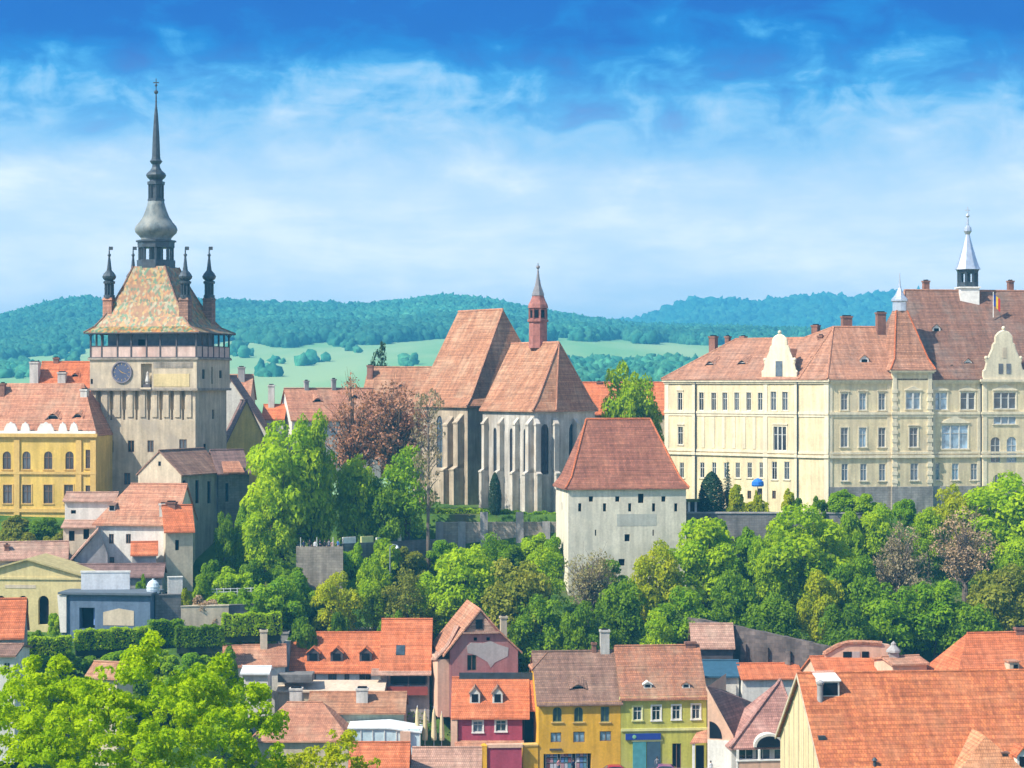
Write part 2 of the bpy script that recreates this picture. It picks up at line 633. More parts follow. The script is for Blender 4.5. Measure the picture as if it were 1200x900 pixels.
# bits
M_TRIM = paint('white_trim', (0.76, 0.74, 0.69), 0.6)
M_FRAME = paint('pale_frame', (0.60, 0.60, 0.56), 0.5)
M_WOODF = paint('brown_frame', (0.20, 0.12, 0.08), 0.6)
M_GREENF = paint('green_frame', (0.16, 0.22, 0.10), 0.5)
M_DARKW = paint('dark_timber', (0.075, 0.065, 0.07), 0.75, 0.3)
M_BLUEW = paint('gallery_shade_grey', (0.12, 0.15, 0.20), 0.8, 0.25)  # shade of the gallery's inner wall put into its dark blue-grey
M_PANEL = plaster('balustrade_panels', (0.62, 0.46, 0.40), 0.25, 0.2, stain=(0.52, 0.30, 0.24), amount=0.6)
M_GLASS = glass('window_glass')
M_GLASSB = glass('window_glass_blue', (0.10, 0.15, 0.19))
M_DARK = paint('dark_opening', (0.012, 0.013, 0.018), 0.9, 0.2, spec=0.05)
M_COPPER = plaster('patina_copper', (0.19, 0.225, 0.23), 0.25, 0.35, rough=0.55, stain=(0.28, 0.285, 0.25), amount=0.7)
M_LEAD = paint('dark_lead', (0.055, 0.07, 0.085), 0.5, 0.3, metal=0.3)
M_SILVER = paint('zinc_sheet', (0.50, 0.55, 0.62), 0.35, 0.15, metal=0.5)
M_REDW = paint('red_turret', (0.32, 0.125, 0.10), 0.8, 0.35)
M_CHIM = stone('chimney_brick', (0.34, 0.17, 0.12), (0.26, 0.13, 0.10), row=0.12, w=0.3)
M_CHIMW = plaster('chimney_render', (0.66, 0.63, 0.58), 0.15, 0.3)
M_BARK = paint('bark', (0.12, 0.085, 0.06), 0.9, 0.35, spec=0.1)
M_BARK2 = paint('bark_grey', (0.17, 0.135, 0.11), 0.9, 0.35, spec=0.1)
M_GOLD = paint('gilt', (0.6, 0.42, 0.12), 0.35, 0.1, metal=0.8)


def tower_tiles():
    m, nt, b = newmat('glazed_tower_tiles')
    uv = nt.nodes.new('ShaderNodeTexCoord').outputs['UV']
    mp = nt.nodes.new('ShaderNodeMapping')
    mp.inputs['Rotation'].default_value = (0, 0, rad(45))
    mp.inputs['Scale'].default_value = (2.8, 2.8, 1)
    nt.links.new(mapped(nt, uv, (1, 0.7, 1)), mp.inputs[0])
    nzv = nd(nt, 'ShaderNodeTexNoise', Scale=0.22, Detail=2.0)
    nt.links.new(uv, nzv.inputs['Vector'])
    vo = nd(nt, 'ShaderNodeTexVoronoi', Scale=1.0, Randomness=0.35)
    nt.links.new(mp.outputs[0], vo.inputs['Vector'])
    sp = nt.nodes.new('ShaderNodeSeparateColor')
    nt.links.new(vo.outputs['Color'], sp.inputs[0])
    av = mix(nt, 'MIX', 0.55, sp.outputs[0], nzv.outputs['Fac'])
    rp = nt.nodes.new('ShaderNodeValToRGB')
    rp.color_ramp.interpolation = 'CONSTANT'
    el = rp.color_ramp.elements
    el[0].position, el[0].color = 0.0, (0.27, 0.115, 0.03, 1)
    el[1].position, el[1].color = 0.40, (0.36, 0.23, 0.06, 1)
    for p, c in ((0.47, (0.10, 0.125, 0.05)), (0.53, (0.42, 0.18, 0.04)), (0.58, (0.30, 0.25, 0.14)), (0.66, (0.10, 0.19, 0.09)), (0.74, (0.28, 0.12, 0.045))):
        e = el.new(p)
        e.color = c + (1,)
    nt.links.new(av, rp.inputs[0])
    base = mix(nt, 'MULTIPLY', 1.0, rp.outputs[0], ramp(nt, noise_(nt, uv, 1.5, 6), 0.7, 1.2))
    base = mix(nt, 'MULTIPLY', 1.0, base, ramp(nt, noise_(nt, mapped(nt, uv, (1.5, 0.15, 1)), 1.0, 4), 0.75, 1.15))
    nt.links.new(base, b.inputs['Base Color'])
    b.inputs['Roughness'].default_value = 0.55
    return m


T_TOWER = tower_tiles()
# leaves
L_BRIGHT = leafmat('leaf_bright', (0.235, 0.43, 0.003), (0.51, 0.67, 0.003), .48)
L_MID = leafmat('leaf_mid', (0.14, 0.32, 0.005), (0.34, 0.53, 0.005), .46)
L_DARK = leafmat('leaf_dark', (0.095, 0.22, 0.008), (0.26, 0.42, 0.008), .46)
L_YEL = leafmat('leaf_yellowgreen', (0.36, 0.46, 0.005), (0.60, 0.62, 0.010), .48)
L_OLIVE = leafmat('leaf_olive', (0.20, 0.25, 0.02), (0.36, 0.37, 0.05), .42)
L_RED = leafmat('bud_red', (0.40, 0.19, 0.12), (0.52, 0.28, 0.18), 0.35)
L_BROWN = leafmat('bud_brown', (0.30, 0.24, 0.17), (0.42, 0.36, 0.22), 0.35)
L_BEIGE = leafmat('bud_beige', (0.36, 0.30, 0.16), (0.44, 0.42, 0.19), 0.35)
L_PINK = leafmat('bud_pink', (0.44, 0.30, 0.20), (0.52, 0.40, 0.26), 0.3)
L_CONI = leafmat('needles', (0.018, 0.05, 0.025), (0.04, 0.085, 0.035), 0.1)
L_CONIB = leafmat('needles_blue', (0.05, 0.085, 0.075), (0.10, 0.14, 0.12), 0.1)

# ------------------------------------------------------------------ facades, windows, roofs
WCACHE = {}


def win_meshes(w, h, style, fm, gm, sur, sm):
    key = (w, h, style, fm.name, gm.name, sur, sm.name if sm else '')
    if key in WCACHE:
        return WCACHE[key]
    f = MB()
    t = 0.085
    y0, y1 = 0.07, 0.15
    x0, x1 = -w / 2, w / 2
    f.box(x0, x0 + t, y0, y1, 0, h)
    f.box(x1 - t, x1, y0, y1, 0, h)
    f.box(x0 + t, x1 - t, y0, y1, 0, t)
    f.box(x0 + t, x1 - t, y0, y1, h - t, h)
    if style in ('cross', 'triple', 'quad'):
        tz = h * 0.66
        f.box(x0 + t, x1 - t, y0 + .01, y1 - .01, tz - .035, tz + .035)
    if style in ('cross', 'bar', 'quad'):
        f.box(-.035, .035, y0 + .012, y1 - .012, t, h - t)
    if style == 'triple':
        for q in (-w / 6, w / 6):
            f.box(q - .09, q + .09, y0 - .05, y1 - .012, t, h - t)
    if style == 'double':
        f.box(-.14, .14, -.02, y1, t, h - t)
        tz = h * 0.66
        f.box(x0 + t, x1 - t, y0 + .01, y1 - .01, tz - .035, tz + .035)
    g = MB()
    g.box(x0 + .01, x1 - .01, 0.16, 0.19, 0.01, h - .01)
    s = None
    if sur:
        s = MB()
        a = 0.16
        if sur != 'sill':
            s.box(x0 - a, x0, -.06, .03, 0, h + a)
            s.box(x1, x1 + a, -.06, .03, 0, h + a)
            s.box(x0, x1, -.06, .03, h, h + a)
        if sur in ('hood', 'pediment'):
            s.box(x0 - a - .08, x1 + a + .08, -.16, .03, h + a + .12, h + a + .26)
        if sur == 'pediment':
            zt = h + a + .26
            q = w / 2 + a
            for yy in (-.13,):
                c = [(-q, yy, zt), (q, yy, zt), (0, yy, zt + q * .42)]
                d = [(p[0], .03, p[2]) for p in c]
                s.poly(c)
                for i in range(3):
                    j = (i + 1) % 3
                    s.poly([c[j], c[i], d[i], d[j]])
        s.box(x0 - a - .05, x1 + a + .05, -.13, .03, -.14, 0)
    r = (f.mesh('window', fm), g.mesh('pane', gm), s.mesh('surround', sm) if s else None)
    WCACHE[key] = r
    return r


def new_obj(name, me, parent=None, loc=(0, 0, 0), rz=0.0):
    o = bpy.data.objects.new(name, me)
    COL.objects.link(o)
    o.parent = parent
    o.location = loc
    o.rotation_euler = (0, 0, rz)
    return o


def arch_pts(x0, x1, z1, r, kind, n=7):
    """points of the arch from the left springing to the right one"""
    xm, hw = (x0 + x1) / 2, (x1 - x0) / 2
    out = []
    for k in range(n + 1):
        t = k / n
        if kind == 'round':
            a = math.pi * (1 - t)
            out.append((xm + hw * math.cos(a), z1 - r + r * math.sin(a)))
        else:
            if t <= 0.5:
                q = t * 2
                out.append((x0 + hw * (1 - math.cos(q * math.pi / 2)) , z1 - r + r * math.sin(q * math.pi / 2) ** 0.8))
            else:
                q = (1 - t) * 2
                out.append((x1 - hw * (1 - math.cos(q * math.pi / 2)), z1 - r + r * math.sin(q * math.pi / 2) ** 0.8))
    return out


class Fac:
    def __init__(s, fr):
        s.fr, s.ops, s.wins = fr, [], []

    def win(s, px, t, b, wpx, style='cross', fm=None, gm=None, sur=None, sm=None, arch=None, depth=0.24, name='window'):
        x0, x1 = s.fr.x(px - wpx / 2), s.fr.x(px + wpx / 2)
        s.winm((x0 + x1) / 2, s.fr.z(px, b), s.fr.z(px, t), x1 - x0, style, fm, gm, sur, sm, arch, depth, name)
        return s

    def row(s, pxs, t, b, wpx, *a, **k):
        for p in pxs:
            s.win(p, t, b, wpx, *a, **k)
        return s

    def winm(s, xc, z0, z1, w, style='cross', fm=None, gm=None, sur=None, sm=None, arch=None, depth=0.24, name='window'):
        w = max(0.2, round(w * 20) / 20)
        h = max(0.2, round((z1 - z0) * 20) / 20)
        s.ops.append((xc - w / 2, xc + w / 2, z0, z0 + h, arch, depth))
        s.wins.append((xc, z0, w, h, style, fm or M_FRAME, gm or M_GLASS, sur, sm, name))

    def wall(s, mb, z0, z1, m=0, x0=0.0, x1=None, back=None):
        fr = s.fr
        x1 = fr.W if x1 is None else x1
        xs = sorted({x0, x1} | {v for o in s.ops for v in o[:2] if x0 < v < x1})
        zs = sorted({z0, z1} | {v for o in s.ops for v in o[2:4] if z0 < v < z1})
        for a, b in zip(xs, xs[1:]):
            for c, d in zip(zs, zs[1:]):
                xm, zm = (a + b) / 2, (c + d) / 2
                if any(o[0] < xm < o[1] and o[2] < zm < o[3] for o in s.ops):
                    continue
                mb.poly([fr.p(a, 0, c), fr.p(b, 0, c), fr.p(b, 0, d), fr.p(a, 0, d)], m)
        for a, b, c, d, arch, dep in s.ops:
            q = lambda x, z, y: fr.p(x, y, z)
            mb.poly([q(a, c, 0), q(a, c, dep), q(a, d, dep), q(a, d, 0)][::-1], m)
            mb.poly([q(b, c, 0), q(b, c, dep), q(b, d, dep), q(b, d, 0)], m)
            mb.poly([q(a, c, 0), q(b, c, 0), q(b, c, dep), q(a, c, dep)], m)
            mb.poly([q(a, d, 0), q(b, d, 0), q(b, d, dep), q(a, d, dep)][::-1], m)
            if arch:
                r = (b - a) / 2 if arch == 'round' else (b - a) * 0.9
                r = min(r, d - c)
                pts = arch_pts(a, b, d, r, arch)
                n = len(pts) // 2
                for yy in (0.0,):
                    mb.poly([q(a, d, yy)] + [q(x, z, yy) for x, z in pts[:n + 1]] + ([q((a + b) / 2, d, yy)] if abs(pts[n][1] - d) > .01 else []), m)
                    mb.poly([q(x, z, yy) for x, z in pts[n:]] + [q(b, d, yy)], m)
                for (xa, za), (xb, zb) in zip(pts, pts[1:]):
                    mb.poly([q(xa, za, 0), q(xb, zb, 0), q(xb, zb, dep), q(xa, za, dep)][::-1], m)
            if back is not None:
                mb.poly([q(a, c, dep - .003), q(b, c, dep - .003), q(b, d, dep - .003), q(a, d, dep - .003)], back)

    def place(s, root, z_off=0.0):
        base = wloc(root)
        for xc, z0, w, h, style, fm, gm, sur, sm, name in s.wins:
            loc = s.fr.p(xc, 0, z0) - base
            if style == 'slit':
                key = ('slit', w, h)
                if key not in WCACHE:
                    g = MB()
                    g.box(-w / 2 + .01, w / 2 - .01, .17, .22, .01, h - .01)
                    WCACHE[key] = g.mesh('opening', M_DARK)
                new_obj('opening' if name == 'window' else name, WCACHE[key], root, loc, s.fr.ang)
                continue
            if style == 'none':
                continue
            f, g, su = win_meshes(w, h, style, fm, gm, sur, sm or M_TRIM)
            o = new_obj(name, f, root, loc, s.fr.ang)
            new_obj('pane', g, o)
            if su:
                new_obj('surround', su, o)


def band(mb, fr, z0, z1, proud, x0=None, x1=None, m=0):
    x0 = -proud if x0 is None else x0
    x1 = fr.W + proud if x1 is None else x1
    mb.box(x0, x1, -proud, 0.06, z0, z1, m, fr)


def ring_roof(mb, fr, rects, sides=None, thick=0.2, m=0, me=None):
    """loft between rectangles (x0,x1,y0,y1,z); sides: per step, which of F R B L to make"""
    polys = []
    for i, (a, b) in enumerate(zip(rects, rects[1:])):
        sd = sides[i] if sides else 'FRBL'
        ca = [fr.p(a[0], a[2], a[4]), fr.p(a[1], a[2], a[4]), fr.p(a[1], a[3], a[4]), fr.p(a[0], a[3], a[4])]
        cb = [fr.p(b[0], b[2], b[4]), fr.p(b[1], b[2], b[4]), fr.p(b[1], b[3], b[4]), fr.p(b[0], b[3], b[4])]
        for k, ch in enumerate('FRBL'):
            if ch not in sd:
                continue
            j = (k + 1) % 4
            q = [ca[k], ca[j], cb[j], cb[k]]
            r = []
            for p in q:
                if not r or (p - r[-1]).length > 1e-4:
                    r.append(p)
            if (r[0] - r[-1]).length < 1e-4:
                r.pop()
            if len(r) >= 3:
                polys.append(r)
    mb.shell(polys, thick, m, me)


def ridge_caps(mb, pts, r=0.16, m=0):
    for a, b in zip(pts, pts[1:]):
        mb.tube([a, b], [r, r], 6, m)


def chimney(root, fr, px, py_top, y, w=0.8, h=3.0, d=0.7, mat=None, cap=True, name='chimney'):
    x = fr.x(px, y)
    z1 = fr.z(px, py_top, y)
    mb = MB()
    mb.box(x - w / 2, x + w / 2, y - d / 2, y + d / 2, z1 - h, z1 - .25, 0, fr)
    mb.box(x - w / 2 - .09, x + w / 2 + .09, y - d / 2 - .09, y + d / 2 + .09, z1 - .25, z1, 0, fr)
    if cap:
        mb.box(x - w / 2 + .15, x + w / 2 - .15, y - d / 2 + .15, y + d / 2 - .15, z1, z1 + .16, 1, fr)
    return mb.build(name, [mat or M_CHIM, M_DARK], root)


def dormer(root, fr, p, w, h, deep, kind='gable', roofm=None, wallm=None, pane=True):
    """p = world point at the middle of the sill; opens along -inward"""
    g = Fr(p.x, p.y, u=(fr.u.x, fr.u.y), W=1)
    z = p.z
    mb = MB()
    hw = w / 2
    if kind == 'gable':
        zt = z + h * 0.62
        mb.box(-hw, hw, 0, deep, z - .3, zt, 1, g)
        a, b, c = g.p(-hw, 0, zt), g.p(hw, 0, zt), g.p(0, 0, z + h)
        mb.poly([a, b, c], 1)
        e = .14
        k = (h * .38) / hw
        for s_ in (-1, 1):
            q = [g.p(s_ * (hw + e), -e, zt - e * k), g.p(0, -e, z + h), g.p(0, deep + .8, z + h), g.p(s_ * (hw + e), deep + .8, zt - e * k)]
            if s_ > 0:
                q = q[::-1]
            mb.shell([[v + V((0, 0, .14)) for v in q]], .14, 0)
    elif kind == 'shed':
        zt = z + h
        mb.box(-hw, hw, 0, deep, z - .3, zt, 1, g)
        e = .15
        mb.shell([[g.p(-hw - e, -e, zt + .1), g.p(hw + e, -e, zt + .1), g.p(hw + e, deep + .7, zt + .35 + deep * .12), g.p(-hw - e, deep + .7, zt + .35 + deep * .12)]], .12, 0)
    else:                                # eyebrow: low swelling
        n = 8
        rows = []
        for yy, s_ in ((-.1, 1.0), (deep, .0)):
            rows.append([g.p(hw * 1.5 * (2 * i / n - 1), yy, z + .1 + h * s_ * math.cos((2 * i / n - 1) * math.pi / 2) ** 1.5 + (deep * .9 if s_ == 0 else 0)) for i in range(n + 1)])
        mb.shell([[rows[0][i], rows[0][i + 1], rows[1][i + 1], rows[1][i]] for i in range(n)], .1, 0)
        mb.box(-hw, hw, .12, .3, z - .2, z + h * .75, 1, g)
    o = mb.build('dormer', [roofm, wallm or M_CHIMW], root)
    if pane:
        q = MB()
        if kind == 'gable':
            q.box(-hw * .62, hw * .62, -.03, .05, z + .12, z + h * .58, 0, g)
        elif kind == 'shed':
            q.box(-hw * .82, hw * .82, -.03, .05, z + .1, z + h * .88, 0, g)
        else:
            q.box(-hw * .85, hw * .85, .08, .16, z - .05, z + h * .62, 0, g)
        q.build('pane', M_DARK, o)
    return o


def walls4(mb, fr, D, z0, z1, front=None, left=None, right=None, m=0, gable=None, skip=''):
    """four walls; gable = ('x', zr) triangles on left/right, ('y', zr) on front/back"""
    W = fr.W
    if 'F' not in skip:
        (front or Fac(fr)).wall(mb, z0, z1, m)
    (right or Fac(fr.side(D))).wall(mb, z0, z1, m)
    (left or Fac(fr.left(D))).wall(mb, z0, z1, m)
    mb.poly([fr.p(W, D, z0), fr.p(0, D, z0), fr.p(0, D, z1), fr.p(W, D, z1)], m)
    if gable and gable[0] == 'x':
        zr = gable[1]
        for x, o in ((W, 1), (0, -1)):
            q = [fr.p(x, 0, z1), fr.p(x, D, z1), fr.p(x, D / 2, zr)]
            mb.poly(q if o > 0 else q[::-1], m)
    if gable and gable[0] == 'y':
        zr = gable[1]
        mb.poly([fr.p(0, 0, z1), fr.p(W, 0, z1), fr.p(W / 2, 0, zr)], m)
        mb.poly([fr.p(W, D, z1), fr.p(0, D, z1), fr.p(W / 2, D, zr)], m)


def gable_x(mb, fr, D, ze, zr, over=.45, ox=.25, thick=.2, m=0, hl=0.0, hr=0.0, x0=0.0, x1=None):
    """ridge parallel to the front; hl / hr hip the ends"""
    x1 = fr.W if x1 is None else x1
    k = (zr - ze) / (D / 2)
    oz = ze - over * k
    lift = .12
    oxl = over if hl else ox
    oxr = over if hr else ox
    a = (x0 - oxl, x1 + oxr, -over, D + over, oz + lift)
    b = (x0 + hl if hl else x0 - ox, x1 - hr if hr else x1 + ox, D / 2, D / 2, zr + lift)
    sd = 'FB' + ('L' if hl else '') + ('R' if hr else '')
    ring_roof(mb, fr, [a, b], [sd], thick, m)
    ridge_caps(mb, [fr.p(b[0], D / 2, zr + lift), fr.p(b[1], D / 2, zr + lift)], .15, m)


def gable_y(mb, fr, D, ze, zr, over=.4, oy=.3, thick=.2, m=0):
    W = fr.W
    k = (zr - ze) / (W / 2)
    a = (-over, W + over, -oy, D + oy, ze - over * k + .12)
    b = (W / 2, W / 2, -oy, D + oy, zr + .12)
    ring_roof(mb, fr, [a, b], ['LR'], thick, m)
    ridge_caps(mb, [fr.p(W / 2, -oy, zr + .12), fr.p(W / 2, D + oy, zr + .12)], .15, m)


# ------------------------------------------------------------------ terrain
def interp(t, pts):
    if t <= pts[0][0]:
        return pts[0][1]
    for (a, b), (c, d) in zip(pts, pts[1:]):
        if t <= c:
            k = (t - a) / (c - a)
            return b + (d - b) * k
    return pts[-1][1]


def sstep(a, b, t):
    t = max(0.0, min(1.0, (t - a) / (b - a)))
    return t * t * (3 - 2 * t)


PR = [(-100, 44), (0, 38), (60, 29), (120, 17), (180, 4.5), (215, 1.2), (256, 1.2), (262, 6.5), (275, 14.5), (286, 19.5), (294.9, 23.0), (297.5, 29), (345, 29.5), (420, 24), (600, 12), (900, 25), (1200, 45)]
PL = [(-100, 44), (0, 38), (60, 29), (120, 17), (180, 4.5), (215, 1.2), (236, 7), (250, 12.3), (258, 14.6), (268, 16.3), (276, 18.8), (284, 22), (291, 25.5), (296, 29), (345, 29.5), (420, 24), (600, 12), (900, 25), (1200, 45)]
SKY1 = [(-300, 392), (0, 379), (60, 362), (100, 356), (150, 362), (210, 359), (270, 359), (330, 363), (420, 364), (480, 359), (520, 354), (560, 357), (600, 365), (650, 375), (700, 382), (750, 388), (850, 391), (1000, 398), (1500, 405)]
SKY2 = [(-300, 405), (500, 398), (700, 391), (745, 384), (780, 371), (810, 361), (850, 361), (885, 364), (920, 359), (960, 356), (1000, 359), (1040, 354), (1200, 354), (1500, 370)]
MEAD = [(-300, 432), (0, 428), (100, 414), (270, 407), (500, 403), (620, 399), (690, 401), (830, 406), (1000, 412), (1500, 420)]


def ground(X, Y):
    if Y < 1200:
        k = 1 - sstep(-38, -28, X)
        z = interp(Y, PL) * k + interp(Y, PR) * (1 - k)
        if 600 < Y:
            z += 3 * noise.noise(V((X * .004, Y * .004, 0)))
        elif 256 < Y < 297:
            z += .35 * noise.noise(V((X * .12, Y * .12, 0)))
        return z
    px = max(-300, min(1500, 600 + 2400 * X / Y))
    z1 = 45.0
    z2 = zat(interp(px, MEAD), 1750)
    z3 = zat(interp(px, SKY1), 2600)
    z5 = zat(interp(px, SKY2), 4500)
    z = interp(Y, [(1200, z1), (1750, z2), (2600, z3), (3100, z3 * .5 + 10), (3500, 60), (4500, z5), (5200, z5 * .6), (6500, 40)])
    return z + (14 * noise.noise(V((X * .0022, Y * .0022, 3))) if 1900 < Y < 2450 else 0) + 2.5 * noise.noise(V((X * .01, Y * .01, 5)))


def build_ground():
    rows = [-100 + 10 * i for i in range(28)] + [180 + 2.5 * i for i in range(66)]
    y = rows[-1]
    while y < 6500:
        y += max(4, y * .028)
        rows.append(y)
    cs = [-.8, -.7, -.6, -.52, -.45, -.4, -.36, -.33] + [-.3 + .0075 * i for i in range(81)] + [.33, .36, .4, .45, .52, .6, .7, .8]
    vs, fs = [], []
    for y in rows:
        sp = max(200.0, y * .95)
        for c in cs:
            X = c * sp
            vs.append((X, y, ground(X, y)))
    n = len(cs)
    for i in range(len(rows) - 1):
        for j in range(n - 1):
            a = i * n + j
            fs.append((a, a + 1, a + n + 1, a + n))
    me = bpy.data.meshes.new('ground')
    me.from_pydata(vs, [], fs)
    me.polygons.foreach_set('use_smooth', [True] * len(fs))
    m, nt, b = newmat('grassland')
    tc = nt.nodes.new('ShaderNodeTexCoord').outputs['Object']
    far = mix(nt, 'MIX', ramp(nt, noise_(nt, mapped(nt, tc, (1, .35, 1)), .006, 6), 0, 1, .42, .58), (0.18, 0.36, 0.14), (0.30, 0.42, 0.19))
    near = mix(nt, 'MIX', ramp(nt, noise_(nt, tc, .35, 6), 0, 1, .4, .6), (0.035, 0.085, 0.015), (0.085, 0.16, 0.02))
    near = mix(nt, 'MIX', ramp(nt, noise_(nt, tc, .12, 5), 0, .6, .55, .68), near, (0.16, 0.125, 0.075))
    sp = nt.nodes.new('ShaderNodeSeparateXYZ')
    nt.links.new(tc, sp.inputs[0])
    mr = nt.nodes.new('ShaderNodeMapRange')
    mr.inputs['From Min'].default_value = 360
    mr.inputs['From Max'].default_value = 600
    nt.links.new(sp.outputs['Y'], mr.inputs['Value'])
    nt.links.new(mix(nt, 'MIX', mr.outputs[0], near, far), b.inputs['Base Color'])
    b.inputs['Roughness'].default_value = 0.95
    b.inputs['Specular IOR Level'].default_value = 0.1
    me.materials.append(m)
    o = bpy.data.objects.new('ground', me)
    COL.objects.link(o)
    o['kind'] = 'structure'
    # street in front of the lower houses, as a thin sheet with a kerb
    s = MB()
    pav = stone('street_setts', (0.20, 0.19, 0.18), (0.15, 0.145, 0.14), row=.2, w=.3)
    s.box(-20, 34, 238, 246.3, 1.1, 1.24, 0)
    st = s.build('street', pav)
    st['kind'] = 'structure'
    k = MB()
    k.box(-20, 34, 246.3, 249.4, 1.1, 1.36, 0)
    kb = k.build('pavement', stone('pavement_slabs', (0.30, 0.28, 0.26), (0.25, 0.24, 0.22), row=.5, w=.5))
    kb['kind'] = 'structure'
    # garden path behind the orange-roofed house
    g = MB()
    pts = [(230, 733, 268), (300, 731, 274), (360, 730, 275), (430, 729, 275.5), (500, 728, 276)]
    for (a, pa, ya), (b_, pb, yb) in zip(pts, pts[1:]):
        q0, q1 = P(a, pa, ya), P(b_, pb, yb)
        q0.z, q1.z = ground(q0.x, q0.y) + .45, ground(q1.x, q1.y) + .45
        g.shell([[q0 + V((0, -1.2, 0)), q1 + V((0, -1.2, 0)), q1 + V((0, 1.2, 0)), q0 + V((0, 1.2, 0))]], .8)
    pth = g.build('garden_path', plaster('path_gravel', (0.50, 0.44, 0.36), .15, .05))
    pth['kind'] = 'structure'


build_ground()

# ------------------------------------------------------------------ clock tower
def clock_tower():
    th = rad(14.5)
    Wd, Dp = 16.3, 11.8
    u = V((math.cos(th), -math.sin(th), 0))
    inw = V((math.sin(th), math.cos(th), 0))
    near = V((xat(229, 300), 300, 0))
    A = near - u * Wd
    fr = Fr(A.x, A.y, u=(u.x, u.y), W=Wd)
    C = fr.p(Wd / 2 - .25, Dp / 2, 0)
    zb = 24.0
    root = thing('clock_tower', 'tall medieval stone clock tower with patterned tile roof, four corner turrets and dark onion spire', 'clock tower', (C.x, C.y, zb))
    zz = lambda py: zat(py, 300)
    ze, zg, zl, zr1, zr0 = zz(388), zz(419), zz(455), zz(456.5), zz(493)
    # lower wall
    f = Fac(fr)
    for px in (129, 153.5, 176.5):
        f.win(px, 516, 530, 7.5, 'bar', M_WOODF, depth=.4)
    f.win(214.5, 515, 530, 9, 'bar', M_WOODF, depth=.4)
    f.row((125.5, 149), 554, 568, 7.5, 'bar', M_WOODF, depth=.4)
    for i, px in enumerate((116, 130.5, 145.5, 160, 174.5, 188.5, 201.5, 214.5)):
        f.win(px, 458, 480, 4.6, 'none', depth=.75)
        f.win(px, 480, 492, 2.6, 'none', depth=.5)
    r = Fac(fr.side(Dp))
    for px, t, b, w in ((250, 480, 491, 2.5), (240, 520, 530, 3)):
        r.win(px, t, b, w, 'slit', depth=.35)
    mb = MB()
    walls4(mb, fr, Dp, zb, zl, f, None, r, 0)
    # dark back of the recesses is the same plaster
    for a, b, c, d, arch, dep in f.ops:
        if dep > .45:
            mb.poly([fr.p(a, dep - .004, c), fr.p(b, dep - .004, c), fr.p(b, dep - .004, d), fr.p(a, dep - .004, d)], 2)
    mb.build('wall', [W_TOWER, W_TOWER2, W_TOWER], root)
    f.place(root)
    r.place(root)
    # raised piers between the recesses
    for px in (109.8, 123.3, 138, 152.8, 167.3, 181.5, 195, 208, 221.5):
        x = fr.x(px)
        mb = MB()
        mb.box(x - .42, x + .42, -.16, .05, zr0 + .5, zl - .35, 0, fr)
        mb.build('pier', W_TOWER, root)
    # string course and slightly wider clock storey
    e = .38
    fu = Fr(*(fr.p(-e, -e, 0).xy), u=(u.x, u.y), W=Wd + 2 * e)
    mb = MB()
    mb.box(-.2, fu.W + .2, -.2, Dp + 2 * e + .2, zl - .35, zl, 0, fu)
    mb.box(-.25, fu.W + .25, -.25, Dp + 2 * e + .25, zg - .3, zg, 0, fu)
    mb.build('string_course', W_TOWER2, root)
    f2 = Fac(fu)
    f2.win(171.5, 426, 454, 13, 'none', depth=.9)
    f2.win(218, 440, 447, 3, 'slit')
    f2.win(107.5, 444, 450, 2.5, 'slit')
    r2 = Fac(fu.side(Dp + 2 * e))
    r2.win(238.5, 433, 444, 3, 'slit')
    r2.win(248.5, 430, 450, 1.6, 'slit')
    r2.win(258.5, 434, 443, 3, 'slit')
    mb = MB()
    walls4(mb, fu, Dp + 2 * e, zl, zg - .3, f2, None, r2)
    a, b, c, d, _, dep = f2.ops[0]
    mb.poly([fu.p(a, dep, c), fu.p(b, dep, c), fu.p(b, dep, d), fu.p(a, dep, d)])
    mb.build('clock_storey', W_TOWER, root)
    f2.place(root)
    r2.place(root)
    # painted plaster field beside the niche
    mb = MB()
    mb.box(fu.x(180), fu.x(222), -.05, .03, zz(453), zz(438), 0, fu)
    mb.box(fu.x(180), fu.x(226), -.055, .03, zz(431), zz(424), 1, fu)
    mb.build('plaster_panel', [plaster('yellow_panel', (0.66, 0.53, 0.28), .15, .2), W_TOWER2], root)
    # niche with a small figure
    mb = MB()
    xm = (a + b) / 2
    mb.box(xm - .55, xm + .55, .1, .7, c, c + .5, 0, fu)
    mb.lathe(fu.p(xm, .45, c + .5), [(.32, 0), (.36, .5), (.24, 1.1), (.17, 1.35), (.19, 1.6), (.08, 1.85)], 10, 1)
    mb.box(a, b, .05, .16, c + .75, c + .85, 0, fu)
    mb.box(a, b, -.35, .0, c - .28, c - .02, 2, fu)
    mb.build('figure_niche', [M_DARKW, M_CHIMW, W_BEIGE], root)
    # clock
    cx, cz, cr = fu.x(143), zz(436), 1.62
    mb = MB()
    nseg = 40
    ring = lambda rr, y: [fu.p(cx + rr * math.cos(2 * math.pi * k / nseg), y, cz + rr * math.sin(2 * math.pi * k / nseg)) for k in range(nseg)]
    o1, o0, i1 = ring(cr, -.2), ring(cr, .05), ring(cr * .88, -.2)
    i0 = ring(cr * .88, -.1)
    for k in range(nseg):
        j = (k + 1) % nseg
        mb.poly([o1[k], o1[j], i1[j], i1[k]], 1)
        mb.poly([o0[k], o0[j], o1[j], o1[k]], 1)
        mb.poly([i1[k], i1[j], i0[j], i0[k]], 1)
    mb.poly(i0, 0)
    dial = mb.build('clock_dial', [paint('dial_blue', (0.07, 0.085, 0.15), .5), paint('dial_rim', (0.19, 0.17, 0.20), .6)], root)
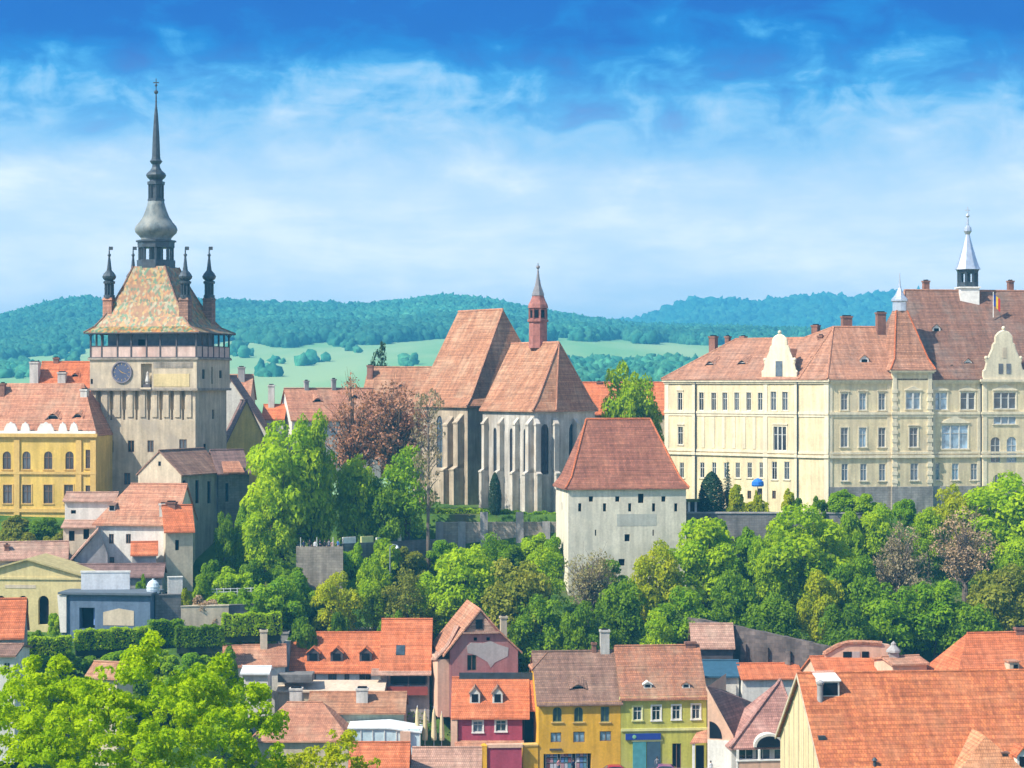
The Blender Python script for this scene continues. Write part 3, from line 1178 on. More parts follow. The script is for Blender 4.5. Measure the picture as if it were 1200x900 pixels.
    for k in range(12):
        mb = MB()
        an = 2 * math.pi * k / 12
        for rr, hl in ((cr * .72, .13),):
            px_, pz_ = cx + rr * math.sin(an), cz + rr * math.cos(an)
            q = [(px_ + hl * math.sin(an) * s1 + .035 * math.cos(an) * s2, pz_ + hl * math.cos(an) * s1 - .035 * math.sin(an) * s2) for s1, s2 in ((-1, -1), (1, -1), (1, 1), (-1, 1))]
            mb.poly([fu.p(x, -.115, z) for x, z in q])
        mb.build('hour_mark', M_GOLD, dial)
    for ln, an, wd in ((1.1, rad(110), .05), (.75, rad(-50), .075)):
        mb = MB()
        d_ = (math.sin(an), math.cos(an))
        q = [(cx - d_[0] * .2 - d_[1] * wd, cz - d_[1] * .2 + d_[0] * wd), (cx + d_[0] * ln, cz + d_[1] * ln), (cx - d_[0] * .2 + d_[1] * wd, cz - d_[1] * .2 - d_[0] * wd)]
        mb.poly([fu.p(x, -.14, z) for x, z in q])
        mb.build('clock_hand', M_GOLD, dial)
    # gallery: floor, posts, balustrade, inner core
    ov = .38
    G = Fr(*(fr.p(-ov, -ov, 0).xy), u=(u.x, u.y), W=Wd + 2 * ov)
    GD = Dp + 2 * ov
    zf, zbt = zg + .12, zz(405)
    mb = MB()
    mb.box(-.15, G.W + .15, -.15, GD + .15, zg + .002, zf, 0, G)
    mb.build('gallery_floor', M_DARKW, root)
    mb = MB()
    for x0, x1, y0, y1 in ((.05, G.W - .05, .02, .1), (.05, G.W - .05, GD - .1, GD - .02), (.02, .1, .1, GD - .1), (G.W - .1, G.W - .02, .1, GD - .1)):
        mb.box(x0, x1, y0, y1, zf, zbt - .1, 0, G)
        mb.box(x0 - .03, x1 + .03, y0 - .05, y1 + .05, zbt - .1, zbt + .03, 1, G)
    mb.build('balustrade', [M_PANEL, M_DARKW], root)
    xs = [fr.x(p) + ov for p in (104.5, 120.5, 139, 155, 173, 189, 208, 227.3)]
    xs[0] = .11
    xs[-1] = G.W - .11
    ys = [GD * k / 6 for k in range(1, 6)] + [GD - .12]
    for x in xs:
        for y in (.06, GD - .06):
            mb = MB()
            mb.box(x - .11, x + .11, y - .115, y + .115, zf, ze, 0, G)
            # curved braces under the eave
            mb.tube([G.p(x - .7, y, ze - .05), G.p(x, y, ze - .75)], [.06, .06], 5)
            mb.tube([G.p(x + .7, y, ze - .05), G.p(x, y, ze - .75)], [.06, .06], 5)
            mb.build('gallery_post', M_DARKW, root)
    for y in ys[:-1]:
        for x in (.06, G.W - .06):
            mb = MB()
            mb.box(x - .115, x + .115, y - .11, y + .11, zf, ze, 0, G)
            mb.build('gallery_post', M_DARKW, root)
    mb = MB()
    ci = 2.0
    mb.box(ci, G.W - ci, ci, GD - ci, zf, ze + .4, 0, G)
    core = mb.build('gallery_core', M_BLUEW, root)
    mb = MB()
    mb.box(fu.x(163, 2.2), fu.x(171, 2.2), ci - .1, ci + .05, zf + .02, zf + 2.6, 0, G)
    mb.build('gallery_door', M_DARK, core)
    # roof: flared skirt and steep pyramid
    ro = .7
    zt = zat(313, 308)
    rects = [(-ro, G.W + ro, -ro, GD + ro, ze - .15)]
    tw = 2.55
    mx, my = G.W / 2 - .75, GD / 2
    for t, k in ((.0, 0), (.24, .075), (.42, .22), (.62, .45), (.82, .72), (1.0, 1.0)):
        if k == 0:
            continue
        hx = (G.W / 2 + ro) * (1 - t) + tw * t
        hy = (GD / 2 + ro) * (1 - t) + tw * t
        rects.append((mx - hx + (.5 * (1 - t)) , mx + hx + .5 * (1 - t), my - hy, my + hy, ze + (zt - ze) * k))
    mb = MB()
    ring_roof(mb, G, rects, None, .18, 0, 1)
    roof = mb.build('roof', [T_TOWER, M_DARKW], root)
    for sx, sy in ((0, 2), (1, 2), (1, 3), (0, 3)):
        mb = MB()
        ridge_caps(mb, [G.p(q[sx], q[sy], q[4] + .03) for q in rects], .13)
        mb.build('hip_tiles', T_BROWN, roof)
    # small dormers low on the skirt
    # lantern and onion
    Lc = G.p(mx, my, 0)
    Ys = Lc.y
    rot = math.pi / 8 - th
    zq = lambda py: zat(py, Ys)
    mb = MB()
    z0, z1 = zq(312.5), zq(285)
    mb.lathe((Lc.x, Ys, 0), [(2.85, z0 - .3), (2.85, z0 + .95)], 8, 0, rot)
    for k in range(8):
        an = rot + 2 * math.pi * k / 8
        p = V((Lc.x + 2.45 * math.cos(an), Ys + 2.45 * math.sin(an), 0))
        mb.box(p.x - .17, p.x + .17, p.y - .17, p.y + .17, z0 + .9, z1, 0)
        an2 = rot + 2 * math.pi * (k + .5) / 8
        p = V((Lc.x + 2.3 * math.cos(an2), Ys + 2.3 * math.sin(an2), 0))
        mb.box(p.x - .09, p.x + .09, p.y - .09, p.y + .09, z0 + .9, z1, 0)
    mb.lathe((Lc.x, Ys, 0), [(2.75, z1 - .7), (2.75, z1 + .1), (3.0, z1 + .15), (3.0, z1 + .4)], 8, 0, rot)
    mb.lathe((Lc.x, Ys, 0), [(.9, z0 + .9), (.9, z1)], 8, 0, rot)
    mb.build('lantern', M_LEAD, root)
    mb = MB()
    prof = [(2.5, 283), (2.2, 280), (2.45, 277.5), (3.05, 273), (3.2, 269), (3.0, 265), (2.45, 260), (1.95, 254), (1.6, 247), (1.35, 241), (1.2, 236)]
    mb.lathe((Lc.x, Ys, 0), [(r_, zq(p)) for r_, p in prof], 16, 0, rot)
    mb.build('onion_dome', M_COPPER, root, smooth=True, weld=True)
    mb = MB()
    mb.lathe((Lc.x, Ys, 0), [(1.25, zq(236)), (1.25, zq(233)), (.95, zq(232.5)), (.95, zq(217)), (1.3, zq(216.5)), (1.3, zq(213))], 8, 0, rot)
    for k in range(8):
        an = rot + 2 * math.pi * k / 8
        p = V((Lc.x + 1.05 * math.cos(an), Ys + 1.05 * math.sin(an), 0))
        mb.box(p.x - .1, p.x + .1, p.y - .1, p.y + .1, zq(234), zq(214))
    prof = [(1.0, 213), (.95, 211), (1.35, 208), (1.5, 205.5), (1.35, 203), (.85, 199.5), (.6, 196), (.55, 193), (.75, 191.5), (.95, 189), (.7, 187), (.62, 184), (.5, 160), (.3, 135), (.14, 124), (.1, 112)]
    mb.lathe((Lc.x, Ys, 0), [(r_, zq(p)) for r_, p in prof], 12, 0, rot)
    for p_, r_ in ((119, .16), (108, .32), (100, .2)):
        mb.lathe((Lc.x, Ys, zq(p_)), [(r_ * math.sin(math.pi * k / 6) + .001, r_ * math.cos(math.pi * (6 - k) / 6) * 1) for k in range(7)], 10)
    mb.lathe((Lc.x, Ys, 0), [(.09, zq(112)), (.06, zq(92))], 6)
    mb.box(Lc.x - .42, Lc.x + .42, Ys - .05, Ys + .05, zq(97.5), zq(96.2))
    mb.build('spire', M_LEAD, root, smooth=False)
    # corner turrets
    for lx, ly in ((-6.4, -4.2), (5.9, -4.4), (6.0, 4.3), (-6.5, 4.3)):
        p = G.p(G.W / 2 + lx, GD / 2 + ly, 0)
        mb = MB()
        b0 = ze + .3
        zs = lambda q: zat(q, p.y)
        mb.box(lx - .72, lx + .72, ly - .72, ly + .72, b0 - .2, zs(352), 0, Fr(G.p(G.W / 2, GD / 2, 0).x, G.p(G.W / 2, GD / 2, 0).y, u=(u.x, u.y), W=1))
        ro_ = math.pi / 4 - th
        mb.lathe((p.x, p.y, 0), [(1.2, zs(352)), (1.05, zs(350.5)), (1.0, zs(349))], 4, 0, ro_)
        for k in range(8):
            an = 2 * math.pi * k / 8 + ro_
            q = (p.x + .62 * math.cos(an), p.y + .62 * math.sin(an))
            mb.box(q[0] - .1, q[0] + .1, q[1] - .1, q[1] + .1, zs(350), zs(331), 1)
        mb.lathe((p.x, p.y, 0), [(.85, zs(350)), (.85, zs(346)), (.5, zs(345.5)), (.5, zs(333)), (.85, zs(332.5)), (.9, zs(330)), (.6, zs(329)), (.95, zs(326.5)), (1.05, zs(324)), (.8, zs(320.5)), (.4, zs(317)), (.3, zs(312)), (.12, zs(299)), (.07, zs(290))], 10, 1)
        mb.lathe((p.x, p.y, zs(299)), [(.26 * math.sin(math.pi * k / 6) + .001, -.26 * math.cos(math.pi * k / 6)) for k in range(7)], 8, 1)
        mb.box(p.x - .05, p.x + .55, p.y - .04, p.y + .04, zs(293), zs(289), 1)
        mb.build('corner_turret', [T_BROWN if lx > 0 else T_OLD, M_LEAD], root)


clock_tower()


# ------------------------------------------------------------------ church
def church():
    th = rad(55)
    u = V((math.cos(th), -math.sin(th), 0))
    inw = V((math.sin(th), math.cos(th), 0))
    near = V((xat(548, 318), 318, 0))
    WN, DN = 16.0, 17.5
    A = near - u * WN
    nf = Fr(A.x, A.y, u=(u.x, u.y), W=WN)
    zb = 27.5
    root = thing('hilltop_church', 'old gothic church with steep rust tile roofs, buttressed choir and red ridge turret', 'church', (near.x, near.y, zb))
    ze, zr = zat(475, 318), 59.9
    f = Fac(nf)
    f.win(515, 487, 548, 7, 'bar', M_DARKW, arch='point', depth=.5)
    mb = MB()
    e = Fac(nf.side(DN))
    walls4(mb, nf, DN, zb, ze, f, None, e)
    mb.build('nave_wall', W_CHURCH, root)
    f.place(root)
    mb = MB()
    band(mb, nf, ze - .5, ze, .22)
    band(mb, nf.side(DN), ze - .5, ze, .22, 0)
    mb.build('nave_cornice', W_CHURCH, root)
    mb = MB()
    o = .5
    k = (zr - ze) / (DN / 2)
    rects = [(-o, WN + o, -o, DN + o, ze - .1), (-.1, WN - .35, .9, DN - .9, ze + 1.15), (.2, WN - 3.0, DN / 2, DN / 2, zr)]
    ring_roof(mb, nf, rects, ['FRBL', 'FRBL'], .25)
    rn = mb.build('nave_roof', T_CHURCH, root)
    mb = MB()
    ridge_caps(mb, [nf.p(.2, DN / 2, zr), nf.p(WN - 3, DN / 2, zr), nf.p(WN - .35, .9, ze + 1.15), nf.p(WN + o, -o, ze - .1)], .16)
    mb.build('ridge_tiles', T_SALMON, rn)
    # nave buttresses with sloping offsets, on the long side
    def buttress(fr, x, z0, z1, w=.9, d=1.6, mat=W_BUTT):
        b = MB()
        zm = z0 + (z1 - z0) * .5
        hw = w / 2
        def step(d0, d1, a, c, top):
            b.hexa([fr.p(x - hw, -d0, a), fr.p(x + hw, -d0, a), fr.p(x + hw, .1, a), fr.p(x - hw, .1, a),
                    fr.p(x - hw, -d0, c), fr.p(x + hw, -d0, c), fr.p(x + hw, .1, top), fr.p(x - hw, .1, top)])
        step(d, d, z0, zm, zm + d * .55)
        step(d * .62, d * .62, zm + .05, z1, z1 + d * .7)
        b.box(x - hw - .1, x + hw + .1, -d * .62 - .12, .08, z1 - .28, z1 - .05, 0, fr)
        b.box(x - hw - .08, x + hw + .08, -d - .1, -d * .6, zm - .25, zm - .02, 0, fr)
        b.build('buttress', mat, root)
    for px, top in ((529, 497), (541, 494)):
        buttress(nf, nf.x(px), zb, zat(top, 320), 1.3, 1.9, W_CHURCH)
    # choir
    N1 = V((xat(626, 302), 302, 0))
    LC = 13.5
    CA = N1 - u * LC
    cf = Fr(CA.x, CA.y, u=(u.x, u.y), W=LC)
    M = V((xat(652, 303.6), 303.6, 0))
    M2 = V((xat(697, 310.5), 310.5, 0))
    s1 = Fr(N1.x, N1.y, u=((M - N1).x, (M - N1).y), W=(M - N1).length)
    s2 = Fr(M.x, M.y, u=((M2 - M).x, (M2 - M).y), W=(M2 - M).length)
    back = M2 - u * (LC + 1)
    s3 = Fr(M2.x, M2.y, u=(-u.x, -u.y), W=(LC + 1))
    zc0, zc1 = zb, zat(480, 303)
    fc = Fac(cf)
    for x in (3.3, 7.6, 11.2):
        fc.winm(x, zat(560, 306), zat(502, 306), .85, 'bar', M_DARKW, arch='point', depth=.5)
    f1, f2 = Fac(s1), Fac(s2)
    f1.win(638.5, 497, 556, 9.0, 'bar', M_DARKW, arch='point', depth=.5)
    f2.win(671, 496, 556, 8.5, 'bar', M_DARKW, arch='point', depth=.5)
    f2.win(688, 497, 556, 6, 'bar', M_DARKW, arch='point', depth=.5)
    mb = MB()
    for q in (fc, f1, f2, Fac(s3)):
        q.wall(mb, zc0, zc1)
    mb.build('choir_wall', W_CHOIR, root)
    for q in (fc, f1, f2):
        q.place(root)
    for nm, za, zb_, pd in (('choir_cornice', zc1 - .45, zc1, .25), ('choir_plinth', zc0, zc0 + 1.0, .2)):
        mb = MB()
        for q in (cf, s1, s2):
            band(mb, q, za, zb_, pd, 0, q.W)
        mb.build(nm, W_CHOIR, root)
    bt = zat(496, 304)
    for x in (1.2, 5.4, 9.4):
        buttress(cf, x, zc0, bt, .68, 1.3)
    buttress(cf, 13.0, zc0, bt, .8, 1.6)
    buttress(s1, s1.W - .3, zc0, bt, .75, 1.3)
    buttress(s1, .3, zc0, bt, .75, 1.2)
    buttress(s2, 4.3, zc0, bt, .75, 1.2)
    buttress(s2, s2.W - .4, zc0, bt, .75, 1.2)
    # choir roof
    zE, zR = zc1 - .1, zat(401, 309)
    Rr = V((xat(655, 309), 309, zR))
    Rl = Rr - u * 12.5
    ctr = (N1 + M2 + CA) / 3

    def out(p, d=.55):
        v = (p - V((Rr.x, Rr.y, 0)))
        v.z = 0
        return p + v.normalized() * d
    def lerp(p, r, t, z):
        q = p.lerp(V((r.x, r.y, 0)), t)
        q.z = z
        return q
    eN, eM, eM2 = out(N1), out(M), out(M2)
    eA = CA - inw * .5 - u * .3
    eB = back + inw * .5
    zF = zE + 1.2
    base = [(eA, Rl), (eN, Rr), (eM, Rr), (eM2, Rr), (eB, Rl)]
    lo = [V((p.x, p.y, zE)) for p, _ in base]
    mid = [lerp(p, r, .16, zF) for p, r in base]
    polys = []
    for i in range(4):
        polys.append([lo[i], lo[i + 1], mid[i + 1], mid[i]])
    polys += [[mid[0], mid[1], Rr, Rl], [mid[1], mid[2], Rr], [mid[2], mid[3], Rr], [mid[3], mid[4], Rl, Rr]]
    mb = MB()
    mb.shell(polys, .25)
    rc = mb.build('choir_roof', T_CHURCH, root)
    mb = MB()
    ridge_caps(mb, [Rl, Rr, mid[1], lo[1]], .16)
    ridge_caps(mb, [Rr, mid[2], lo[2]], .14)
    ridge_caps(mb, [Rr, mid[3], lo[3]], .14)
    mb.build('ridge_tiles', T_SALMON, rc)
    # ridge turret
    t = Rr - u * 5.4
    tx, ty = xat(630.5, t.y), t.y
    zq = lambda py: zat(py, ty)
    mb = MB()
    mb.lathe((tx, ty, 0), [(1.45, zq(408)), (1.4, zq(378)), (1.65, zq(377)), (1.65, zq(374.5)), (1.3, zq(374)), (1.3, zq(362)), (1.6, zq(361)), (1.5, zq(357)), (1.15, zq(352)), (.85, zq(345.5))], 8, 0, rad(12))
    for k in range(8):
        an = rad(12) + 2 * math.pi * k / 8
        mb.box(tx + 1.36 * math.cos(an) - .12, tx + 1.36 * math.cos(an) + .12, ty + 1.36 * math.sin(an) - .12, ty + 1.36 * math.sin(an) + .12, zq(374), zq(362))
    tt = mb.build('ridge_turret', M_REDW, root)
    mb = MB()
    mb.lathe((tx, ty, 0), [(1.0, zq(346.5)), (.9, zq(343.5)), (.5, zq(335)), (.26, zq(326)), (.1, zq(316)), (.06, zq(308))], 8, 0, rad(12))
    mb.lathe((tx, ty, zq(313)), [(.3 * math.sin(math.pi * k / 6) + .001, -.3 * math.cos(math.pi * k / 6)) for k in range(7)], 8)
    mb.build('spire', paint('turret_lead', (0.20, 0.19, 0.20), .5), tt)
    mb = MB()
    for k in range(8):
        an = rad(12) + 2 * math.pi * (k + .5) / 8
        g = Fr(tx + 1.2 * math.cos(an), ty + 1.2 * math.sin(an), u=(-math.sin(an), math.cos(an)), W=1)
        mb.box(-.28, .28, -.06, .02, zq(372.5), zq(363.5), 0, g)
    mb.build('louvre', M_DARK, tt)


church()


# ------------------------------------------------------------------ white guild tower with the big hipped roof
def guild_tower():
    fr = Fr(666, 284, 804, 286.4)
    D = 10.2
    zb, ze, zr = 17.0, zat(571, 284), zat(491, 289.5)
    p = fr.p(fr.W / 2, D / 2, zb)
    root = thing('guild_tower', 'squat whitewashed defence tower with big red hipped tile roof and small dark loopholes', 'tower', p)
    f = Fac(fr)
    for px in (692.5, 723.5, 777.5):
        f.win(px, 581.5, 588, 5, 'slit', depth=.35)
    f.win(751, 578.5, 589.5, 6.5, 'slit', depth=.35)
    for px in (679.5, 708.5, 738, 766, 792):
        f.win(px, 590, 599.5, 3.6, 'slit', depth=.35)
    f.win(735, 626, 634.5, 6, 'slit', depth=.35)
    f.win(728.5, 655, 663, 7.5, 'slit', depth=.35)
    f.win(765.5, 621, 628, 1.8, 'slit', depth=.3)
    f.win(698, 621, 628, 1.8, 'slit', depth=.3)
    lf = Fac(fr.left(D))
    lf.winm(5, ze - 3.5, ze - 2.4, .5, 'slit', depth=.3)
    mb = MB()
    # battered walls: a slightly wider foot
    walls4(mb, fr, D, zb, ze, f, lf)
    mb.build('wall', W_WHITE2, root)
    f.place(root)
    lf.place(root)
    mb = MB()
    mb.box(fr.x(723), fr.x(769), -.02, .02, zat(616.5, 285), zat(602.5, 285), 0, fr)
    mb.build('repair_patch', plaster('grey_patch', (0.53, 0.52, 0.45), .1, .1), root)
    mb = MB()
    band(mb, fr, ze - .3, ze - .02, .16)
    band(mb, fr.left(D), ze - .3, ze - .02, .16, 0, D)
    mb.build('cornice', W_WHITE2, root)
    o = .35
    x0, x1 = fr.x(687, D / 2), fr.x(762, D / 2)
    mb = MB()
    rects = [(-o - .1, fr.W + o, -o, D + o, ze - .12), (.55, fr.W - .75, .75, D - .75, ze + 1.35), (x0, x1, D / 2, D / 2, zr)]
    ring_roof(mb, fr, rects, None, .25)
    r = mb.build('roof', T_BRICK, root)
    mb = MB()
    ridge_caps(mb, [fr.p(x0, D / 2, zr), fr.p(x1, D / 2, zr)], .17)
    for a, b, x in ((0, 2, x0), (1, 2, x1)):
        ridge_caps(mb, [fr.p(x, D / 2, zr), fr.p(rects[1][a], rects[1][b], rects[1][4]), fr.p(rects[0][a], rects[0][b], rects[0][4])], .15)
    mb.build('ridge_tiles', T_ORANGE, r)


guild_tower()


# ------------------------------------------------------------------ school
def gable_front(fr, xc, w, z0, h, t=.45):
    """stepped baroque gable slab, front face proud of the wall"""
    pts = [(-.5, 0), (.5, 0), (.5, .16), (.44, .2), (.40, .34), (.43, .4), (.36, .45), (.27, .62), (.25, .72), (.20, .74), (.19, .88), (.12, .95), (.0, 1.0), (-.12, .95), (-.19, .88), (-.20, .74), (-.25, .72), (-.27, .62), (-.36, .45), (-.43, .4), (-.40, .34), (-.44, .2), (-.5, .16)]
    a = [fr.p(xc + x * w, -.14, z0 + z * h) for x, z in pts]
    b = [fr.p(xc + x * w, -.14 + t, z0 + z * h) for x, z in pts]
    mb = MB()
    mb.poly(a)
    mb.poly(b[::-1])
    n = len(pts)
    for i in range(n):
        j = (i + 1) % n
        mb.poly([a[j], a[i], b[i], b[j]])
    # coping, ball
    for i in range(2, n - 1):
        mb.tube([fr.p(xc + pts[i][0] * w, .05, z0 + pts[i][1] * h), fr.p(xc + pts[(i + 1) % n][0] * w, .05, z0 + pts[(i + 1) % n][1] * h)], [.2, .2], 5)
    for x, z in ((0, 1.03), (.42, .42), (-.42, .42)):
        q = fr.p(xc + x * w, .05, z0 + z * h)
        mb.lathe(q, [(.28 * math.sin(math.pi * k / 6) + .001, .15 - .3 * math.cos(math.pi * k / 6)) for k in range(7)], 8)
    return mb


def school():
    lf = Fr(780, 316, 970, 298)
    rf = Fr(970, 298, 1262, 304.3)
    zb = 28.5
    B = lf.p(lf.W, 0, 0)
    root = thing('school_building', 'long cream school building with brown tile roofs, ornate gables and a zinc ridge lantern', 'school', (B.x, B.y, zb))
    zq = lambda py: zat(py, 298)
    ze = zq(444.5)
    D = 14.0
    bay0, bay1 = rf.x(1044.5), rf.x(1091)
    gb0 = rf.x(1150)
    kw = dict(sm=W_CREAM2)
    # --- left wing facade
    f = Fac(lf)
    f.win(797, 460, 481, 5.4, 'cross', sur='hood', **kw)
    f.row((822, 836.5, 849.5, 863.5, 877.5, 891), 460, 481, 5.4, 'cross', sur='plain', **kw)
    f.row((906.5, 920), 459, 481, 6.4, 'cross', sur='plain', **kw)
    f.win(797.5, 500, 521, 5.6, 'cross', sur='pediment', **kw)
    f.win(914, 500, 528, 15, 'triple', sur='hood', **kw)
    f.row((799, 823, 837, 851, 864.5, 878.5, 892.5), 542, 560, 5.2, 'cross', sur='sill', **kw)
    f.row((907.5, 922), 541, 562, 6, 'cross', sur='sill', **kw)
    f.row((822, 851, 878, 907), 575, 584.5, 4.4, 'bar', M_WOODF)
    # --- right facade: plain part
    g = Fac(rf)
    g.row((989.5, 1011, 1033.5), 461, 480.5, 8, 'cross', gm=M_GLASSB, sur='hood', **kw)
    g.row((989.5, 1011, 1033.5), 501, 524, 8.6, 'cross', gm=M_GLASSB, sur='plain', **kw)
    g.row((990, 1012, 1034), 543.5, 563.5, 7.6, 'cross', gm=M_GLASSB, sur='sill', **kw)
    g.row((1016, 1034, 1058, 1080, 1101, 1122, 1142), 575, 583, 7, 'bar', M_WOODF)
    g.row((1101.5, 1134), 460, 480, 17, 'double', gm=M_GLASSB, sur='pediment', **kw)
    g.win(1119, 498, 526, 31, 'triple', gm=M_GLASSB, sur='pediment', **kw)
    g.row((1097, 1119.5, 1141.5), 543, 562.5, 8, 'cross', gm=M_GLASSB, sur='sill', **kw)
    # --- bay tower and gable bay stand 0.5 m proud
    pr = .5
    bf = Fr(*(rf.p(bay0, -pr, 0).xy), u=(rf.u.x, rf.u.y), W=bay1 - bay0)
    h = Fac(bf)
    h.win(1070, 460, 479.5, 17, 'double', gm=M_GLASSB, sur='pediment', **kw)
    h.win(1070.5, 501, 524, 10, 'cross', gm=M_GLASSB, sur='hood', **kw)
    h.win(1071.5, 543, 563, 9, 'cross', gm=M_GLASSB, sur='sill', **kw)
    gf = Fr(*(rf.p(gb0, -pr, 0).xy), u=(rf.u.x, rf.u.y), W=rf.W - gb0)
    q = Fac(gf)
    q.win(1177.5, 460, 479, 26, 'triple', gm=M_GLASSB, sur='pediment', **kw)
    q.win(1177.5, 483, 497, 26, 'triple', gm=M_GLASSB, sur='sill', **kw)
    q.row((1166.5, 1185.5, 1214), 512, 542, 11.5, 'cross', gm=M_GLASSB, arch='round')
    q.row((1169, 1188), 556, 566, 10, 'bar', arch='round')
    q.win(1225, 460, 480, 17, 'double', gm=M_GLASSB, sur='hood', **kw)
    zbay = zq(432.5)
    mb = MB()
    zpl = zq(571)
    for fac, top in ((f, ze), (g, ze), (h, zbay), (q, ze)):
        fac.wall(mb, zb, top)
    R2 = Fr(*(rf.p(rf.W, 0, 0).xy), u=(rf.inw.x, rf.inw.y), W=D)
    Fac(R2).wall(mb, zb, ze)
    Fac(lf.left(D)).wall(mb, zb, ze)
    for w_ in (bf, gf):                                   # returns of the bays
        t = zbay if w_ is bf else ze
        mb.poly([w_.p(0, pr, zb), w_.p(0, 0, zb), w_.p(0, 0, t), w_.p(0, pr, t)])
        mb.poly([w_.p(w_.W, 0, zb), w_.p(w_.W, pr, zb), w_.p(w_.W, pr, t), w_.p(w_.W, 0, t)])
    mb.build('wall', W_CREAM, root)
    for fac in (f, g, h, q):
        fac.place(root)
    # plinth, belts, cornice
    mb = MB()
    for w_, a, b in ((rf, 0, bay0), (rf, bay1, gb0), (bf, None, None), (gf, None, None)):
        band(mb, w_, zb, zpl + .02, .1, a, b)
    mb.build('plinth', W_BASE, root)
    mb = MB()
    for w_, a, b, t in ((lf, None, None, ze), (rf, .3, bay0, ze), (rf, bay1, gb0, ze), (bf, None, None, zbay), (gf, None, None, ze)):
        for grp in (((t - .35, t + .02, .42), (t - .62, t - .35, .24)), ((zq(486), zq(483), .2), (zq(489), zq(486), .1)), ((zq(532.5), zq(530), .16),), ((zq(537), zq(534), .26),)):
            mb = MB()
            for za, zc, pd in grp:
                band(mb, w_, za, zc, pd, a, b)
            mb.build('belt_course', W_CREAM2, root)
    # pilasters / quoins / blind panels on the left wing
    for px in (781.5, 813.5, 897, 933.5, 968.5):
        mb = MB()
        x = lf.x(px)
        mb.box(x - .38, x + .38, -.09, .03, zb, ze - .62, 0, lf)
        mb.build('pilaster', W_CREAM2, root)
    for px in (824, 836, 848, 860, 872, 884):
        mb = MB()
        x = lf.x(px)
        mb.box(x - .26, x + .26, -.07, .03, zq(528), zq(490), 0, lf)
        mb.build('blind_panel', W_CREAM2, root)
    for w_, xs in ((rf, (.4, bay0 - .35, bay1 + .35, gb0 - .35)), (bf, (.35, bf.W - .35)), (gf, (.35, gf.W - .4))):
        t = zbay if w_ is bf else ze
        for x in xs:
            mb = MB()
            mb.box(x - .3, x + .3, -.08, .03, zpl + .05, t - .62, 0, w_)
            if w_ is bf:
                for k in range(12):
                    zk = zpl + .5 + k * 1.2
                    mb.box(x - .45, x + .45, -.13, .02, zk, zk + .55, 0, w_)
            mb.build('pilaster', W_CREAM2, root)
    # downpipes
    for w_, px in ((lf, 815.8), (lf, 935.2), (rf, 1091.7), (rf, 1149.2)):
        x = w_.x(px)
        mb = MB()
        mb.tube([w_.p(x, -.2, zb + .3), w_.p(x, -.2, ze - .3)], [.1, .1], 6)
        mb.build('downpipe', M_LEAD, root)
    # --- roofs.  Plan corner: ridge junction J where the two inner lines meet
    hd = 7.2
    J = None
    a1, a2 = lf.inw, rf.inw
    det = a1.x * a2.y - a1.y * a2.x
    c1, c2 = hd + a1.dot(V((B.x, B.y, 0))), hd + a2.dot(V((B.x, B.y, 0)))
    J = V(((c1 * a2.y - c2 * a1.y) / det, (a1.x * c2 - a2.x * c1) / det, 0))
    zrl, zj = zat(397.5, 318), zat(383, J.y)
    o = .5
    lift = .1
    L0 = lf.p(-o, -o, ze + lift)
    Lb = lf.p(-o, D + o, ze + lift)
    RL = lf.p(8.2, hd, zrl)
    Bq = B + (B - J).normalized() * .55
    Bq.z = ze + lift
    JL = J - lf.u * 5.0
    JL.z = zrl
    Jz = V((J.x, J.y, zj))
    # inner corner on the courtyard side
    c1, c2 = D + .5 + a1.dot(V((B.x, B.y, 0))), D + .5 + a2.dot(V((B.x, B.y, 0)))
    IC = V(((c1 * a2.y - c2 * a1.y) / det, (a1.x * c2 - a2.x * c1) / det, ze + lift))
    Er = rf.p(bay0 + .2, -o, ze + lift)
    Jr = rf.p(bay0 + 1.5, hd, zj)
    Eb = rf.p(bay0 + 1.5, D + o, ze + lift)
    mb = MB()
    eJ = lf.p(lf.x(938), -o, ze + lift)
    mb.shell([[L0, eJ, JL, RL], [eJ, Bq, Jz], [eJ, Jz, JL], [Lb, L0, RL], [Lb, RL, JL, IC], [IC, JL, Jz], [Bq, Er, Jr, Jz], [Eb, IC, Jz, Jr]], .2)
    rw = mb.build('wing_roof', T_SCHOOL, root)
    mb = MB()
    for chain in ([L0, RL, JL, Jz, Jr], [Bq, Jz], [Jz, eJ]):
        ridge_caps(mb, chain, .15)
    mb.build('ridge_tiles', T_SALMON, rw)
    # main roof
    hm = 9.5
    zm = zat(340.5, rf.p(rf.x(1120, hm), hm, 0).y)
    xl = rf.x(1060, hm)
    rects = [(bay0 + .3, rf.W + o, -o, 2 * hm + o, ze + lift), (bay0 + 1.4, rf.W + o, .5, 2 * hm - .5, ze + 1.5), (xl, rf.W + o, hm, hm, zm)]
    mb = MB()
    ring_roof(mb, rf, rects, ['FBL', 'FBL'], .2)
    rm = mb.build('main_roof', T_SCHOOL2, root)
    mb = MB()
    ridge_caps(mb, [rf.p(rf.W, hm, zm), rf.p(xl, hm, zm), rf.p(bay0 + 1.4, .5, ze + 1.5)], .17)
    mb.build('ridge_tiles', T_SCHOOL, rm)
    # bay tower roof
    xm = (bay0 + bay1) / 2
    za = zat(364, 301)
    hb = (bay1 - bay0) / 2
    rects = [(bay0 - .45, bay1 + .35, -pr - .45, 6.2, zbay), (bay0 + .5, bay1 - .4, -pr + .5, 5.4, zbay + 1.5), (xm - 1.75, xm + .0, 1.6, 3.3, za)]
    mb = MB()
    ring_roof(mb, rf, rects, None, .2)
    mb.box(xm - 1.7, xm - .05, 1.65, 3.25, za - .15, za + .1, 0, rf)
    br = mb.build('bay_roof', T_SCHOOL, root)
    mb = MB()
    for a_, b_ in ((0, 2), (1, 2)):
        ridge_caps(mb, [rf.p(r_[a_], r_[b_], r_[4]) for r_ in rects], .13)
